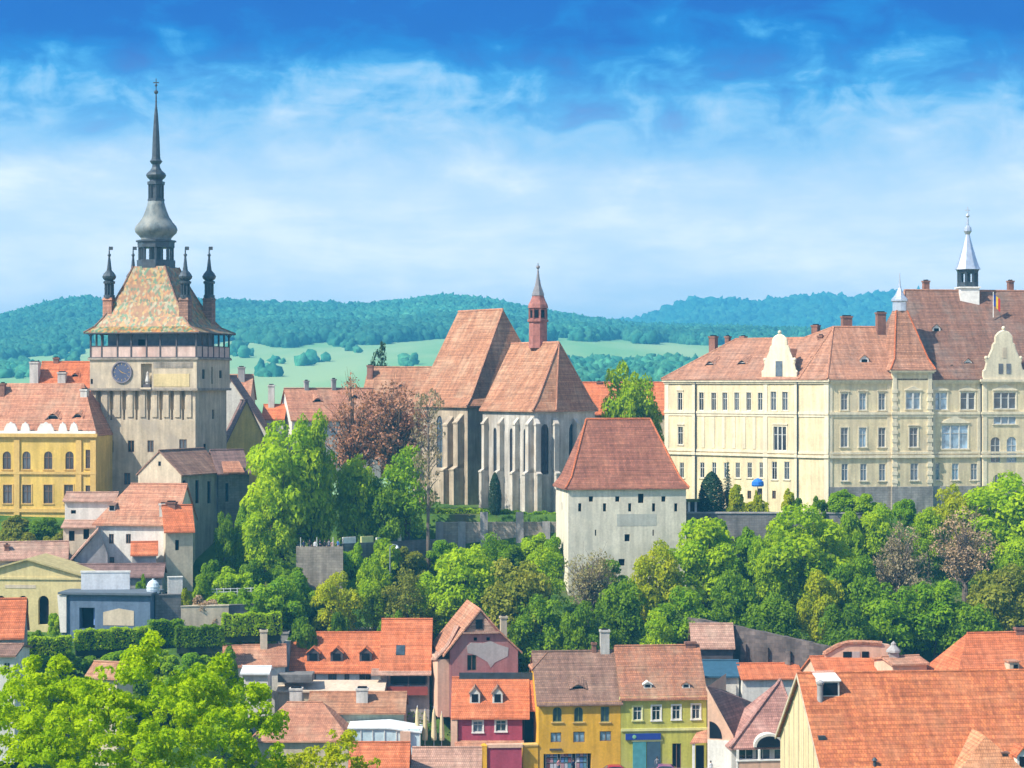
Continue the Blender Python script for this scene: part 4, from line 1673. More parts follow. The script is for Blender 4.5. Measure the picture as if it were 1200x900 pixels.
    mb.build('ridge_tiles', T_ORANGE, br)
    # white lantern with spike on the bay roof
    c = rf.p(xm - .87, 2.45, 0)
    zc = lambda py: zat(py, c.y)
    mb = MB()
    mb.lathe((c.x, c.y, 0), [(1.05, za), (1.05, zc(354)), (1.25, zc(353)), (1.25, zc(351)), (.7, zc(346)), (.25, zc(338)), (.1, zc(328)), (.05, zc(320))], 8, 0)
    bl = mb.build('bay_lantern', M_SILVER, root)
    dormer(root, rf, rf.p(xm + .1, .62, zat(423, 299)), 2.1, 2.6, 1.6, 'gable', T_SCHOOL2, M_TRIM)
    # gables
    mb = gable_front(lf, lf.x(913.5), lf.x(934) - lf.x(893), ze, zat(392, 302) - ze)
    og = mb.build('ornate_gable', W_CREAM2, root)
    mb = MB()
    mb.box(lf.x(909.5), lf.x(917.5), -.19, -.1, zat(441, 302), zat(423, 302), 0, lf)
    mb.build('gable_window', M_GLASS, og)
    mb = MB()                                             # little cross roof behind the gable
    xc = lf.x(913.5)
    ring_roof(mb, lf, [(xc - 2.2, xc + 2.2, .25, hd, ze + .3), (xc, xc, .25, hd, ze + 4.6)], ['LR'], .15)
    mb.build('gable_roof', T_SCHOOL, og)
    xg = gf.x(1176)
    mb = gable_front(gf, xg, 6.4, ze, zat(387, 300) - ze)
    og = mb.build('ornate_gable', W_CREAM2, root)
    for px in (1172.3, 1181.5):
        mb = MB()
        mb.box(gf.x(px - 2.6), gf.x(px + 2.6), -.19, -.1, zat(438, 300), zat(426, 300), 0, gf)
        mb.build('gable_window', M_GLASS, og)
    mb = MB()
    mb.box(gf.x(1174.3), gf.x(1179.3), -.17, -.1, zat(420, 300), zat(407, 300), 0, gf)
    mb.build('blind_niche', W_BEIGE, og)
    mb = MB()
    ring_roof(mb, gf, [(xg - 3, xg + 3, .3, 8, ze + .3), (xg, xg, .3, 8, ze + 5.6)], ['LR'], .15)
    mb.build('gable_roof', T_SCHOOL2, og)
    # ridge lantern
    c = rf.p(rf.x(1134, hm), hm, 0)
    zc = lambda py: zat(py, c.y)
    mb = MB()
    mb.box(c.x - 1.45, c.x + 1.45, c.y - 1.45, c.y + 1.45, zc(362), zc(338))
    mb.box(c.x - 1.65, c.x + 1.65, c.y - 1.65, c.y + 1.65, zc(338), zc(336.5))
    lb = mb.build('ridge_lantern', M_TRIM, root)
    mb = MB()
    for k in range(8):
        an = math.pi / 8 + 2 * math.pi * k / 8
        q_ = (c.x + 1.4 * math.cos(an), c.y + 1.4 * math.sin(an))
        mb.box(q_[0] - .16, q_[0] + .16, q_[1] - .16, q_[1] + .16, zc(336.5), zc(317))
    mb.lathe((c.x, c.y, 0), [(1.5, zc(336.5)), (1.5, zc(331)), (.4, zc(330.5)), (.4, zc(321)), (1.5, zc(320.5)), (1.75, zc(316))], 8, 0, math.pi / 8)
    mb.build('lantern_arcade', M_LEAD, lb)
    mb = MB()
    mb.lathe((c.x, c.y, 0), [(2.0, zc(316)), (1.75, zc(313)), (1.3, zc(303)), (.8, zc(290)), (.45, zc(280)), (.3, zc(275)), (.62, zc(271)), (.55, zc(267)), (.2, zc(264)), (.12, zc(255)), (.32, zc(253)), (.1, zc(250)), (.05, zc(242))], 8, 0, math.pi / 8)
    mb.box(c.x - .35, c.x + .35, c.y - .05, c.y + .05, zc(247), zc(245.8))
    mb.build('lantern_spire', M_SILVER, lb)
    # chimneys and dormers
    chimney(root, lf, 836, 394, 5.6, 1.1, 5, .9)
    chimney(root, lf, 853, 394, 8.6, .7, 3, .7)
    chimney(root, lf, 871, 394, 8.6, .8, 3, .8)
    chimney(root, lf, 956, 381, 8.0, 1.0, 5, .9)
    chimney(root, lf, 962, 393, 6.0, .8, 4, .7)
    chimney(root, rf, 992, 370.5, 8, 1.5, 4, .9)
    chimney(root, rf, 1032, 366, 6.5, 1.3, 5, 1.0)
    chimney(root, rf, 1085, 329, 10, .9, 3, .8)
    chimney(root, rf, 1184, 329, 10, .8, 3, .8)

    def on(fr, D_, zr_, px, py):
        k_ = (zr_ - ze) / D_
        n_ = (-fr.inw * k_ + V((0, 0, 1))).normalized()
        return ray_plane(px, py, fr.p(0, 0, ze), n_)
    for px, py in ((832, 431), (869.5, 430), (953, 425)):
        dormer(root, lf, on(lf, hd, zrl, px, py), 1.7, 1.0, 2.0, 'eyebrow', T_SCHOOL)
    dormer(root, rf, on(rf, hd, zj, 1013, 428), 1.3, 1.5, 1.8, 'gable', T_SCHOOL, M_TRIM)
    for px, py, s_ in ((1097.5, 391, 1.2), (1066, 421, .0), (1134.5, 431, 1.2), (1092, 432, 1.2), (1115, 434, .7)):
        if s_:
            dormer(root, rf, on(rf, hm, zm, px, py), s_, s_ * 1.15, 1.4, 'gable', T_SCHOOL2, M_TRIM if px != 1092 else M_LEAD)
    # flag on a short pole above the gable bay
    c = rf.p(rf.x(1164, 6), 6, 0)
    mb = MB()
    mb.tube([(c.x, c.y, zat(372, c.y)), (c.x, c.y, zat(342, c.y))], [.06, .05], 6)
    pole = mb.build('flag_pole', M_TRIM, root)
    for k, col in enumerate(((0.02, 0.05, 0.30), (0.75, 0.50, 0.02), (0.50, 0.02, 0.03))):
        mb = MB()
        p0, p1 = c.x + .08 + k * .32, c.x + .40 + k * .32
        z0, z1 = zat(358, c.y) - k * .35, zat(345, c.y) - k * .25
        mb.hexa([V((p0, c.y - .02, z0)), V((p1, c.y - .02, z0 - .3)), V((p1, c.y + .02, z0 - .3)), V((p0, c.y + .02, z0)), V((p0, c.y - .02, z1)), V((p1, c.y - .02, z1 - .2)), V((p1, c.y + .02, z1 - .2)), V((p0, c.y + .02, z1))])
        mb.build('flag_stripe', paint('flag_colour_%d' % k, col, .8), pole)


school()

# ------------------------------------------------------------------ houses
class House:
    def __init__(s, name, label, cat, A, B, D, base, eave, ridge, kind, wallm, tilem, wins=(), hl=0.0, hr=0.0, group=None,
                 over=.4, trim=None, left_wins=(), x_mid=None, ox=.25, low=3.0):
        fr = Fr(A[0], A[1], B[0], B[1])
        s.fr, s.D = fr, D
        ym = (A[1] + B[1]) / 2
        s.zb, s.ze = zat(base, ym), zat(eave, ym)
        s.zr = zat(ridge, ym + (D / 2 if kind == 'x' else 0))
        p = fr.p(fr.W / 2, D / 2, s.zb)
        s.root = thing(name, label, cat, p, group)
        f = Fac(fr)
        for w in wins:
            w[0](f) if callable(w[0]) else f.win(*w[0], **w[1])
        lf = Fac(fr.left(D))
        for w in left_wins:
            lf.win(*w[0], **w[1])
        mb = MB()
        zr_w = s.zr - .18
        walls4(mb, fr, D, s.zb - low, s.ze, f, lf, None, 0, None if (hl and hr) else (kind, zr_w) if not (hl or hr) else None)
        if kind == 'x' and (bool(hl) != bool(hr)):
            x = 0 if not hl else fr.W
            q = [fr.p(x, 0, s.ze), fr.p(x, D, s.ze), fr.p(x, D / 2, zr_w)]
            mb.poly(q if x else q[::-1])
        mb.build('wall', wallm, s.root)
        f.place(s.root)
        lf.place(s.root)
        mb = MB()
        if kind == 'x':
            gable_x(mb, fr, D, s.ze, s.zr, over, ox, .2, 0, hl, hr)
        else:
            gable_y(mb, fr, D, s.ze, s.zr, over)
        s.roof = mb.build('roof', tilem, s.root)
        if trim:
            mb = MB()
            band(mb, fr, s.ze - .35, s.ze - .04, .18)
            mb.build('cornice', trim, s.root)
        k = (s.zr - s.ze) / (D / 2)
        s.n = (-fr.inw * k + V((0, 0, 1))).normalized()

    def on(s, px, py):
        return ray_plane(px, py, s.fr.p(0, 0, s.ze + .12), s.n)

    def chim(s, px, top, y=None, **k):
        return chimney(s.root, s.fr, px, top, s.D / 2 if y is None else y, **k)

    def dorm(s, px, py, w, h, deep, kind, rm, wm=None):
        return dormer(s.root, s.fr, s.on(px, py), w, h, deep, kind, rm, wm)


def W(*a, **k):
    return (a, k)


def citadel_houses():
    # --- ochre town hall beside the clock tower
    fr = Fr(-46, 298, 111.5, 295.5)
    D = 13.0
    zb, ze = 27.5, zat(511, 297)
    root = thing('ochre_mansion', 'ochre yellow baroque mansion with arched upper windows and white parapet ornaments beside clock tower', 'building', fr.p(fr.W / 2, D / 2, zb))
    f = Fac(fr)
    f.row((-18, 8, 31, 56.5, 81.5), 529, 550, 9.6, 'cross', M_WOODF, arch='round', sur='sill', sm=W_YELT)
    f.row((-18, 9, 31.5, 56.5, 80.5), 568, 590, 10.5, 'cross', M_WOODF, sur='plain', sm=W_YELT)
    f.win(103, 527, 549, 5.5, 'cross', M_WOODF, sur='sill', sm=W_YELT)
    f.win(103, 569, 590, 5.5, 'cross', M_WOODF, sur='sill', sm=W_YELT)
    mb = MB()
    walls4(mb, fr, D, zb, ze, f)
    mb.build('wall', W_YEL, root)
    f.place(root)
    for px in (20, 92.5, 109.5):
        mb = MB()
        x = fr.x(px)
        mb.box(x - .42, x + .42, -.2, .03, zb, ze - .5, 0, fr)
        mb.build('pilaster', W_YELT, root)
    for t, b_, pd in ((508, 512, .45), (552.5, 555.5, .22), (596, 600, .22)):
        mb = MB()
        band(mb, fr, zat(b_, 297), zat(t, 297), pd)
        mb.build('cornice', W_YELT, root)
    zt = zat(508, 297)
    mb = MB()
    mb.box(0, fr.W, .1, .45, zt, zt + .35, 0, fr)
    for k in range(40):
        x = .3 + k * (fr.W - .6) / 39
        mb.box(x - .1, x + .1, .15, .4, zt + .35, zt + .38, 0, fr)
    mb.build('parapet', M_TRIM, root)
    for px, wpx in ((12, 16), (29, 11), (53, 20), (73, 10), (86, 10)):
        x, hw = fr.x(px), wpx / 16.2
        pts = [(math.cos(math.pi * k / 10) * hw, abs(math.sin(math.pi * k / 10)) * (1.15 + .2 * (k % 2))) for k in range(11)]
        a = [fr.p(x + q[0], .12, zt + .35 + q[1]) for q in pts]
        b = [fr.p(x + q[0], .42, zt + .35 + q[1]) for q in pts]
        mb = MB()
        mb.poly(a)
        mb.poly(b[::-1])
        for i in range(len(a)):
            j = (i + 1) % len(a)
            mb.poly([a[j], a[i], b[i], b[j]])
        mb.build('parapet_ornament', M_TRIM, root)
    zr = zat(449, 304)
    mb = MB()
    ring_roof(mb, fr, [(-.2, fr.W + .1, .5, 12.3, ze + .25), (fr.x(-40, 6), fr.x(97, 6), 6.4, 6.4, zr)], None, .2)
    mb.build('roof', T_SALMON, root)
    k = (zr - ze - .25) / 5.9
    n = (-fr.inw * k + V((0, 0, 1))).normalized()
    on = lambda px, py: ray_plane(px, py, fr.p(0, .5, ze + .25), n)
    dormer(root, fr, on(62, 492), 1.6, .9, 2, 'eyebrow', T_SALMON)
    dormer(root, fr, on(91, 490), 1.2, .7, 1.6, 'eyebrow', T_SALMON)
    chimney(root, fr, 99, 456, 5.2, 1.0, 5, .9, M_CHIMW)
    chimney(root, fr, 3.5, 449, 5.2, .7, 5, .8)
    # --- roofs behind
    h = House('red_roofed_house', 'orange-red roofed house with white stepped chimneys just left of the clock tower', 'house', (43, 313), (110, 313), 9, 520, 462, 425, 'x', W_WHITE, T_ORANGE)
    h.chim(41, 424, 2.0, w=1.3, h=5, d=1.6, mat=M_CHIMW)
    h.chim(73, 436, 1.6, w=1.2, h=4.5, d=1.2, mat=M_CHIMW)
    h.chim(66, 419, 4.6, w=.8, h=2.5)
    h.dorm(88, 442, 1.0, .6, 1.2, 'eyebrow', T_ORANGE)
    # --- cluster right of the clock tower
    h = House('dark_roofed_house', 'tall narrow house with white gable wall and brown roof edge right of the clock tower', 'house', (214, 330), (322, 330), 9, 560, 521, 441, 'y', W_WHITE, T_BROWN)
    h = House('yellow_house', 'small mustard yellow house with grey sloping roof tucked behind the stone barbican', 'house', (262, 318), (316, 320), 6, 560, 526, 470, 'y', W_YEL, T_DARK, [W(299, 538, 549, 6, 'bar')])
    h = House('salmon_roofed_house', 'salmon roofed house with grey chimney peeping over the white gable near the clock tower', 'house', (252, 345), (292, 345), 8, 500, 466, 440, 'x', W_PEACH, T_SALMON)
    h.chim(283, 430, 3, w=1.1, h=4.5, mat=W_GREY)
    h = House('white_gabled_house', 'long house with white pointed gable end and pale orange roof between tower and church', 'house', (342, 336), (446, 341), 9.5, 540, 490, 456, 'x', W_WHITE, T_SALMON)
    h.chim(359, 446, w=.7, h=2.5, mat=W_GREY)
    h.chim(391, 444, w=.7, h=2.5, mat=W_GREY)
    h.dorm(415, 467, 1.2, .6, 1.5, 'eyebrow', T_SALMON)
    h.dorm(372, 471, 1.2, .6, 1.5, 'eyebrow', T_SALMON)
    h = House('small_tiled_house', 'tiny orange roofed cottage squeezed left of the white pointed gable', 'house', (308, 338), (332, 338), 6, 540, 490, 475, 'x', W_WHITE, T_ORANGE, [W(318, 496, 505, 5, 'bar')])
    h.chim(318, 451, 2.6, w=1.0, h=4.5, mat=M_CHIMW)
    h = House('brick_gabled_house', 'rust brown house with broad roof behind the leafless reddish tree', 'house', (424, 346), (520, 343), 10, 540, 470, 431, 'x', W_PEACH, T_CHURCH)
    h.dorm(470, 456, 1.3, .8, 1.5, 'eyebrow', T_CHURCH)
    h.chim(434, 428, 3.5, w=1.0, h=3)
    h = House('orange_roofed_hall', 'low orange roofed building glimpsed behind the white tower and its bright tree', 'house', (672, 335), (792, 333), 9, 520, 483, 449, 'x', W_BEIGE, T_ORANGE)
    h.chim(702, 447, w=.8, h=2.5)

    # --- barbican: stone gatehouse in front of the clock tower
    h = House('stone_gatehouse', 'grey stone gatehouse with beige gable and three tall slits below the clock tower', 'house', (212, 283.5), (262, 293), 7, 650, 553, 527, 'x', W_GREY, T_BROWN,
              [W(216, 563, 590, 4, 'slit', depth=.4), W(231, 563, 590, 4, 'slit', depth=.4), W(245, 564, 590, 4, 'slit', depth=.4)], low=4)
    lf = h.fr.left(h.D)
    mb = MB()
    zt = h.zr - .15
    q = [lf.p(-.12, -.1, h.zb), lf.p(lf.W + .12, -.1, h.zb), lf.p(lf.W + .12, -.1, h.ze), lf.p(lf.W / 2, -.1, zt), lf.p(-.12, -.1, h.ze)]
    r_ = [p + lf.inw * .14 for p in q]
    mb.poly(q)
    for i in range(5):
        j = (i + 1) % 5
        mb.poly([q[j], q[i], r_[i], r_[j]])
    g = mb.build('gable_wall', W_BEIGE, h.root)
    mb = MB()
    mb.box(lf.W / 2 - .2, lf.W / 2 + .2, -.14, -.08, h.ze + 1.0, h.ze + 1.6, 0, lf)
    mb.build('gable_slit', M_DARK, g)
    h2 = House('gate_annex', 'lean dark-roofed stone annex with small orange roof piece right of the stone gatehouse', 'house', (256, 291), (292, 293), 6.5, 650, 553, 528, 'x', W_GREYST, T_DARK, [W(266, 566, 588, 3.5, 'slit')], low=4)
    mb = MB()
    f2 = h2.fr
    mb.shell([[f2.p(.3, -1.5, zat(553, 291)), f2.p(3.4, -1.5, zat(553, 291)), f2.p(3.2, .4, zat(541, 291)), f2.p(.6, .4, zat(541, 291))]], .2)
    mb.build('porch_roof', T_SALMON, h2.root)
    # --- white house with pink roof
    h = House('white_cottage', 'white house with salmon roof and dark chimney below the clock tower', 'house', (112, 279), (206, 277.5), 9.5, 668, 612, 568, 'x', W_WHITE, T_SALMON,
              [W(130.5, 626, 637, 6, 'bar', M_WOODF), W(150.5, 626, 637, 6, 'bar', M_WOODF), W(131, 652.5, 660, 6, 'bar', M_WOODF)], hl=3.4, low=3)
    h.chim(201, 588, 1.0, w=1.3, h=5, d=1.0, mat=M_CHIM)
    h.chim(191, 590, 1.0, w=.8, h=5, d=.8, mat=M_CHIMW)
    h.dorm(131, 599, .8, .8, 1.4, 'shed', T_BROWN)
    h = House('beige_annex', 'small beige house with little orange roof joined to right end of white cottage', 'house', (194, 275.5), (226, 276.5), 5.5, 676, 620, 593, 'x', W_BEIGE, T_ORANGE,
              [W(207.5, 633, 645, 4.5, 'slit')], low=2)
    h = House('lean_shed', 'narrow grey shed with tiny orange roof against the white cottage wall', 'shed', (155, 273.5), (183, 274), 3.2, 668, 648, 636, 'x', W_GREY, T_ORANGE, low=2)
    # sloping buttress wing left of it
    fr = Fr(76, 274.5, 126, 275.5)
    root = thing('gabled_lean_to', 'grey triangular lean-to with steep tan roof edge left of white cottage', 'shed', fr.p(fr.W / 2, 2, zat(664, 275)))
    mb = MB()
    z0, z1 = zat(668, 275), zat(622, 275)
    a = [fr.p(0, 0, z0), fr.p(fr.W, 0, z0), fr.p(fr.W, 0, zat(650, 275)), fr.p(fr.W * .78, 0, z1)]
    b = [p + fr.inw * 5 for p in a]
    mb.poly(a)
    mb.poly(b[::-1])
    for i in range(4):
        j = (i + 1) % 4
        mb.poly([a[j], a[i], b[i], b[j]])
    mb.build('wall', W_GREY, root)
    mb = MB()
    d = V((0, 0, .28))
    mb.shell([[a[0] + d - fr.inw * .4 - fr.u * .3, a[3] + d - fr.inw * .4, b[3] + d, b[0] + d - fr.u * .3]], .25)
    mb.build('roof', T_PALE, root)
    # pale walled outbuilding under the mansion
    h = House('cream_outbuilding', 'cream outbuilding with thin brown tiled coping below the ochre mansion', 'shed', (76, 287), (134, 287), 4, 628, 586, 578, 'x', W_WHITE, T_PALE, [W(86, 598, 602, 6, 'slit')], low=3)
    h = House('tan_ruin', 'weathered tan stone shed with broken wall below cream outbuilding', 'shed', (74, 282), (112, 282), 3.5, 640, 617, 611, 'x', W_BEIGE, T_PALE, [W(84, 622, 634, 7, 'slit'), W(101, 620, 632, 7, 'slit')], low=3)
    h = House('rubble_roof_shed', 'long low shed with uneven tan tiled roof above the arcade building', 'shed', (-20, 274), (78, 276), 6, 664, 654, 636, 'x', W_BEIGE, T_PALE, low=2)
    h.chim(8, 638, 1.6, w=.6, h=2)
    h = House('dark_long_shed', 'long low shed with nearly black roof in front of white cottage', 'shed', (84, 269.5), (190, 270.5), 5, 686, 675, 662, 'x', W_GREY, T_DARK, low=2)
    # --- arcade building, white wall, slate-blue shed
    fr = Fr(-30, 266, 95, 265)
    D = 8
    zb, ze = zat(736, 266), zat(674, 266)
    root = thing('arcade_building', 'pale yellow building with low pediment and dark arched openings at left edge', 'building', fr.p(fr.W / 2, D / 2, zb))
    f = Fac(fr)
    f.row((1, 27, 51), 698, 732, 12.5, 'none', arch='round', depth=.6)
    mb = MB()
    walls4(mb, fr, D, zb - 2, ze, f)
    ap = [fr.p(0, 0, ze), fr.p(fr.W, 0, ze), fr.p(fr.W * .50, 0, zat(656, 266))]
    bp = [p + fr.inw * 1.0 for p in ap]
    mb.poly(ap)
    mb.poly(bp[::-1])
    mb.build('wall', W_SAND, root)
    for o_ in f.ops:
        mb = MB()
        mb.poly([fr.p(o_[0], .58, o_[2]), fr.p(o_[1], .58, o_[2]), fr.p(o_[1], .58, o_[3]), fr.p(o_[0], .58, o_[3])])
        mb.build('arched_opening', M_DARK, root)
    mb = MB()
    k = .25
    for s_ in (0, 1):
        e0 = ap[s_] + (ap[s_] - ap[2]).normalized() * .4
        q = [e0 - fr.inw * .4, ap[2] - fr.inw * .4, ap[2] + fr.inw * D, e0 + fr.inw * D]
        q = [p + V((0, 0, .25)) for p in q]
        mb.shell([q if s_ == 0 else q[::-1]], .22)
    mb.build('roof', plaster('yellow_sheet_roof', (0.50, 0.42, 0.20), .15, .2), root)
    mb = MB()
    band(mb, fr, ze - .5, ze - .2, .15)
    mb.build('cornice', W_SAND, root)
    mb = MB()
    mb.box(fr.x(6), fr.x(42), -.04, .03, zat(689, 266), zat(685, 266), 0, fr)
    mb.build('frieze_strip', W_BEIGE, root)
    fr = Fr(95, 263.8, 152, 264.2)
    mb = MB()
    mb.box(0, fr.W, 0, .35, zat(694, 264), zat(671, 264), 0, fr)
    mb.box(-.08, fr.W + .08, -.06, .41, zat(671, 264), zat(669, 264), 1, fr)
    o = mb.build('garden_screen_wall', [plaster('pale_screen', (0.66, 0.68, 0.70), .08, .15), M_TRIM], None, loc=fr.p(fr.W / 2, .17, zat(694, 264)))
    tag(o, 'blank white screen wall between arcade building and slate-blue shed roof', 'wall')
    fr = Fr(72, 261, 176, 259.5)
    root = thing('slate_blue_shed', 'slate-blue flat-roofed garden shed with open front and brown panel', 'shed', fr.p(fr.W / 2, 2.4, zat(741, 260)))
    f = Fac(fr)
    f.win(102, 712, 737, 18, 'none', depth=1.2)
    mb = MB()
    walls4(mb, fr, 4.8, zat(745, 260) - 1, zat(697, 260), f)
    mb.build('wall', W_BLUE, root)
    o_ = f.ops[0]
    mb = MB()
    mb.poly([fr.p(o_[0], 1.18, o_[2]), fr.p(o_[1], 1.18, o_[2]), fr.p(o_[1], 1.18, o_[3]), fr.p(o_[0], 1.18, o_[3])])
    mb.build('opening', M_DARK, root)
    mb = MB()
    mb.box(fr.x(107), fr.x(112), .9, 1.0, zat(734, 260), zat(714, 260), 0, fr)
    mb.build('poster_board', paint('poster_blue', (0.16, 0.28, 0.55), .6), root)
    mb = MB()
    x0, x1 = fr.x(121), fr.x(157)
    z0, z1 = zat(733, 260), zat(713, 260)
    pts = [(x0, z0), (x1, z0), (x1, z1 - .3), ((x0 + x1) / 2, z1), (x0, z1 - .5)]
    mb.poly([fr.p(x, -.05, z) for x, z in pts])
    for (xa, za), (xb, zb_) in zip(pts, pts[1:] + pts[:1]):
        mb.poly([fr.p(xb, -.05, zb_), fr.p(xa, -.05, za), fr.p(xa, .02, za), fr.p(xb, .02, zb_)])
    mb.build('brown_panel', W_BEIGE, root)
    mb = MB()
    mb.box(-.3, fr.W + .3, -.5, 5.2, zat(697, 260), zat(694.5, 260), 0, fr)
    mb.build('roof', paint('roof_felt', (0.10, 0.13, 0.16), .8), root)
    mb = MB()
    mb.hexa([fr.p(-.05, -.3, zat(742, 260)), fr.p(.75, -.3, zat(742, 260)), fr.p(.75, .02, zat(742, 260)), fr.p(-.05, .02, zat(742, 260)),
             fr.p(-.45, -.3, zat(698, 260)), fr.p(.75, -.3, zat(698, 260)), fr.p(.75, .02, zat(698, 260)), fr.p(-.45, .02, zat(698, 260))])
    mb.build('tapered_end_wall', W_WHITE, root)
    # white tank, garden walls
    p = P(179.5, 697, 262)
    mb = MB()
    mb.lathe(p, [(.55, 0), (.82, .2), (.85, 1.0), (.7, 1.5), (.4, 1.8), (.15, 1.9), (.15, 2.05)], 14)
    for k in range(3):
        mb.lathe(p + V((0, 0, .3 + k * .35)), [(.86, 0), (.88, .04), (.86, .08)], 14)
    o = mb.build('water_tank', paint('tank_plastic', (0.56, 0.64, 0.68), .45), None, loc=p)
    tag(o, 'rounded pale water tank standing at right end of slate-blue shed', 'tank')
    for (a, ya, b, yb, t, bt, m, lab) in ((182, 261, 212, 262, 698, 728, W_GREYST, 'grey stone garden wall right of the rounded water tank'),
                                          (197, 266, 214, 266.5, 677, 690, W_WHITE, 'short cream garden wall below beige annex'),
                                          (212, 262, 268, 263, 711, 733, W_BEIGE, 'tan crumbling terrace wall at foot of the garden'),
                                          (266, 263.5, 300, 265, 710, 722, W_GREYST, 'low dark terrace wall at right end of the tan one')):
        fr = Fr(a, ya, b, yb)
        mb = MB()
        mb.box(0, fr.W, 0, .6, zat(bt, ya) - .8, zat(t, ya), 0, fr)
        mb.box(-.06, fr.W + .06, -.07, .67, zat(t, ya), zat(t, ya) + .12, 0, fr)
        tag(mb.build('garden_wall', m, None, loc=fr.p(fr.W / 2, .3, zat(bt, ya))), lab, 'wall')
    # white garden fence on the terrace
    fr = Fr(246, 270, 302, 271.5)
    z0 = zat(698, 270.5)
    root = thing('white_garden_fence', 'thin white picket fence crossing the terraced garden', 'fence', fr.p(fr.W / 2, 0, z0))
    for k in range(8):
        mb = MB()
        x = k * fr.W / 7
        mb.box(x - .06, x + .06, -.06, .06, z0 - .5, z0 + 1.0, 0, fr)
        mb.build('post', M_TRIM, root)
    for zz in (.45, .85):
        mb = MB()
        mb.box(0, fr.W, -.04, .04, z0 + zz, z0 + zz + .1, 0, fr)
        mb.build('rail', M_TRIM, root)
    # --- viewing bastion and its wall
    fr = Fr(347, 279, 402, 279.5)
    zt = zat(641, 279)
    root = thing('stone_bastion', 'square rubble stone viewing bastion with parapet below the big bright tree', 'bastion', fr.p(fr.W / 2, 2.5, zat(682, 279)))
    mb = MB()
    mb.box(0, fr.W, 0, 8, zat(700, 279), zt - .9, 0, fr)
    mb.build('wall', W_STONE, root)
    mb = MB()
    mb.box(0, fr.W, 0, .4, zt - .9, zt, 0, fr)
    mb.box(0, .4, .4, 5, zt - .9, zt, 0, fr)
    mb.build('parapet', W_STONE, root)
    for k in range(3):
        mb = MB()
        x = .6 + k * 2.2
        mb.box(x - .05, x + .05, .15, .25, zt, zt + 1.3, 0, fr)
        mb.build('terrace_post', M_FRAME, root)
    fr = Fr(402, 284, 512, 292)
    root = thing('terrace_wall', 'long low grey terrace wall with pale slabs running from bastion toward church', 'wall', fr.p(fr.W / 2, .3, zat(650, 288)))
    mb = MB()
    mb.box(0, fr.W, 0, .6, zat(668, 284), zat(637, 284), 0, fr)
    mb.build('wall', W_GREYST, root)
    for px, w, m in ((410, 2.0, M_TRIM), (431, 1.9, W_LIMET), (444, .6, M_TRIM), (469, .5, M_TRIM)):
        mb = MB()
        x = fr.x(px)
        hgt = 1.9 if w == .5 else .85 if w > 1 else .6
        mb.box(x - w / 2, x + w / 2, .1, .4, zat(637, 284), zat(637, 284) + hgt, 0, fr)
        mb.build('parapet_slab', m, root)
    # --- church retaining wall
    fr = Fr(512, 295.5, 660, 296.5)
    zt = zat(612, 296)
    root = thing('church_retaining_wall', 'rubble retaining wall with pale piers below the church', 'wall', fr.p(fr.W / 2, .4, zat(645, 296)))
    mb = MB()
    mb.box(0, fr.W, 0, 1.0, zat(660, 296), zt, 0, fr)
    mb.build('wall', W_STONE, root)
    for px in (515, 541, 567, 609, 640):
        mb = MB()
        x = fr.x(px)
        mb.box(x - .55, x + .55, -.35, .05, zat(655, 296), zat(600, 296) if px in (567, 609) else zt + .1, 0, fr)
        mb.build('pier', W_GREY, root)
    # --- school retaining wall
    fr = Fr(806, 291.5, 1010, 291)
    root = thing('school_retaining_wall', 'dark grey retaining wall below the school garden', 'wall', fr.p(fr.W / 2, .4, zat(640, 291)))
    mb = MB()
    mb.box(0, fr.W, 0, .9, zat(655, 291), zat(602, 291), 0, fr)
    mb.build('wall', W_GREYST, root)
    mb = MB()
    mb.box(-.1, fr.W + .1, -.12, 1.0, zat(602, 291), zat(600.5, 291), 0, fr)
    mb.build('coping', W_GREY, root)
    # gate shelter left of it, next to the white tower
    fr = Fr(806, 294, 834, 294.5)
    root = thing('garden_gate_shelter', 'small white posted gate shelter with mossy top beside white tower', 'shelter', fr.p(fr.W / 2, 1, zat(604, 294)))
    for x in (.2, 1.2, 2.4, 3.2):
        mb = MB()
        mb.box(x - .14, x + .14, 0, .3, zat(607, 294), zat(588, 294), 0, fr)
        mb.build('post', M_TRIM, root)
    mb = MB()
    mb.box(-.2, fr.W + .2, -.3, 2.0, zat(588, 294), zat(585.5, 294), 0, fr)
    mb.build('roof', paint('mossy_roof', (0.10, 0.14, 0.03), .9), root)
    mb = MB()
    mb.box(.0, fr.W, 1.6, 1.8, zat(607, 294), zat(588, 294), 0, fr)
    mb.build('back_wall', M_DARKW, root)


citadel_houses()


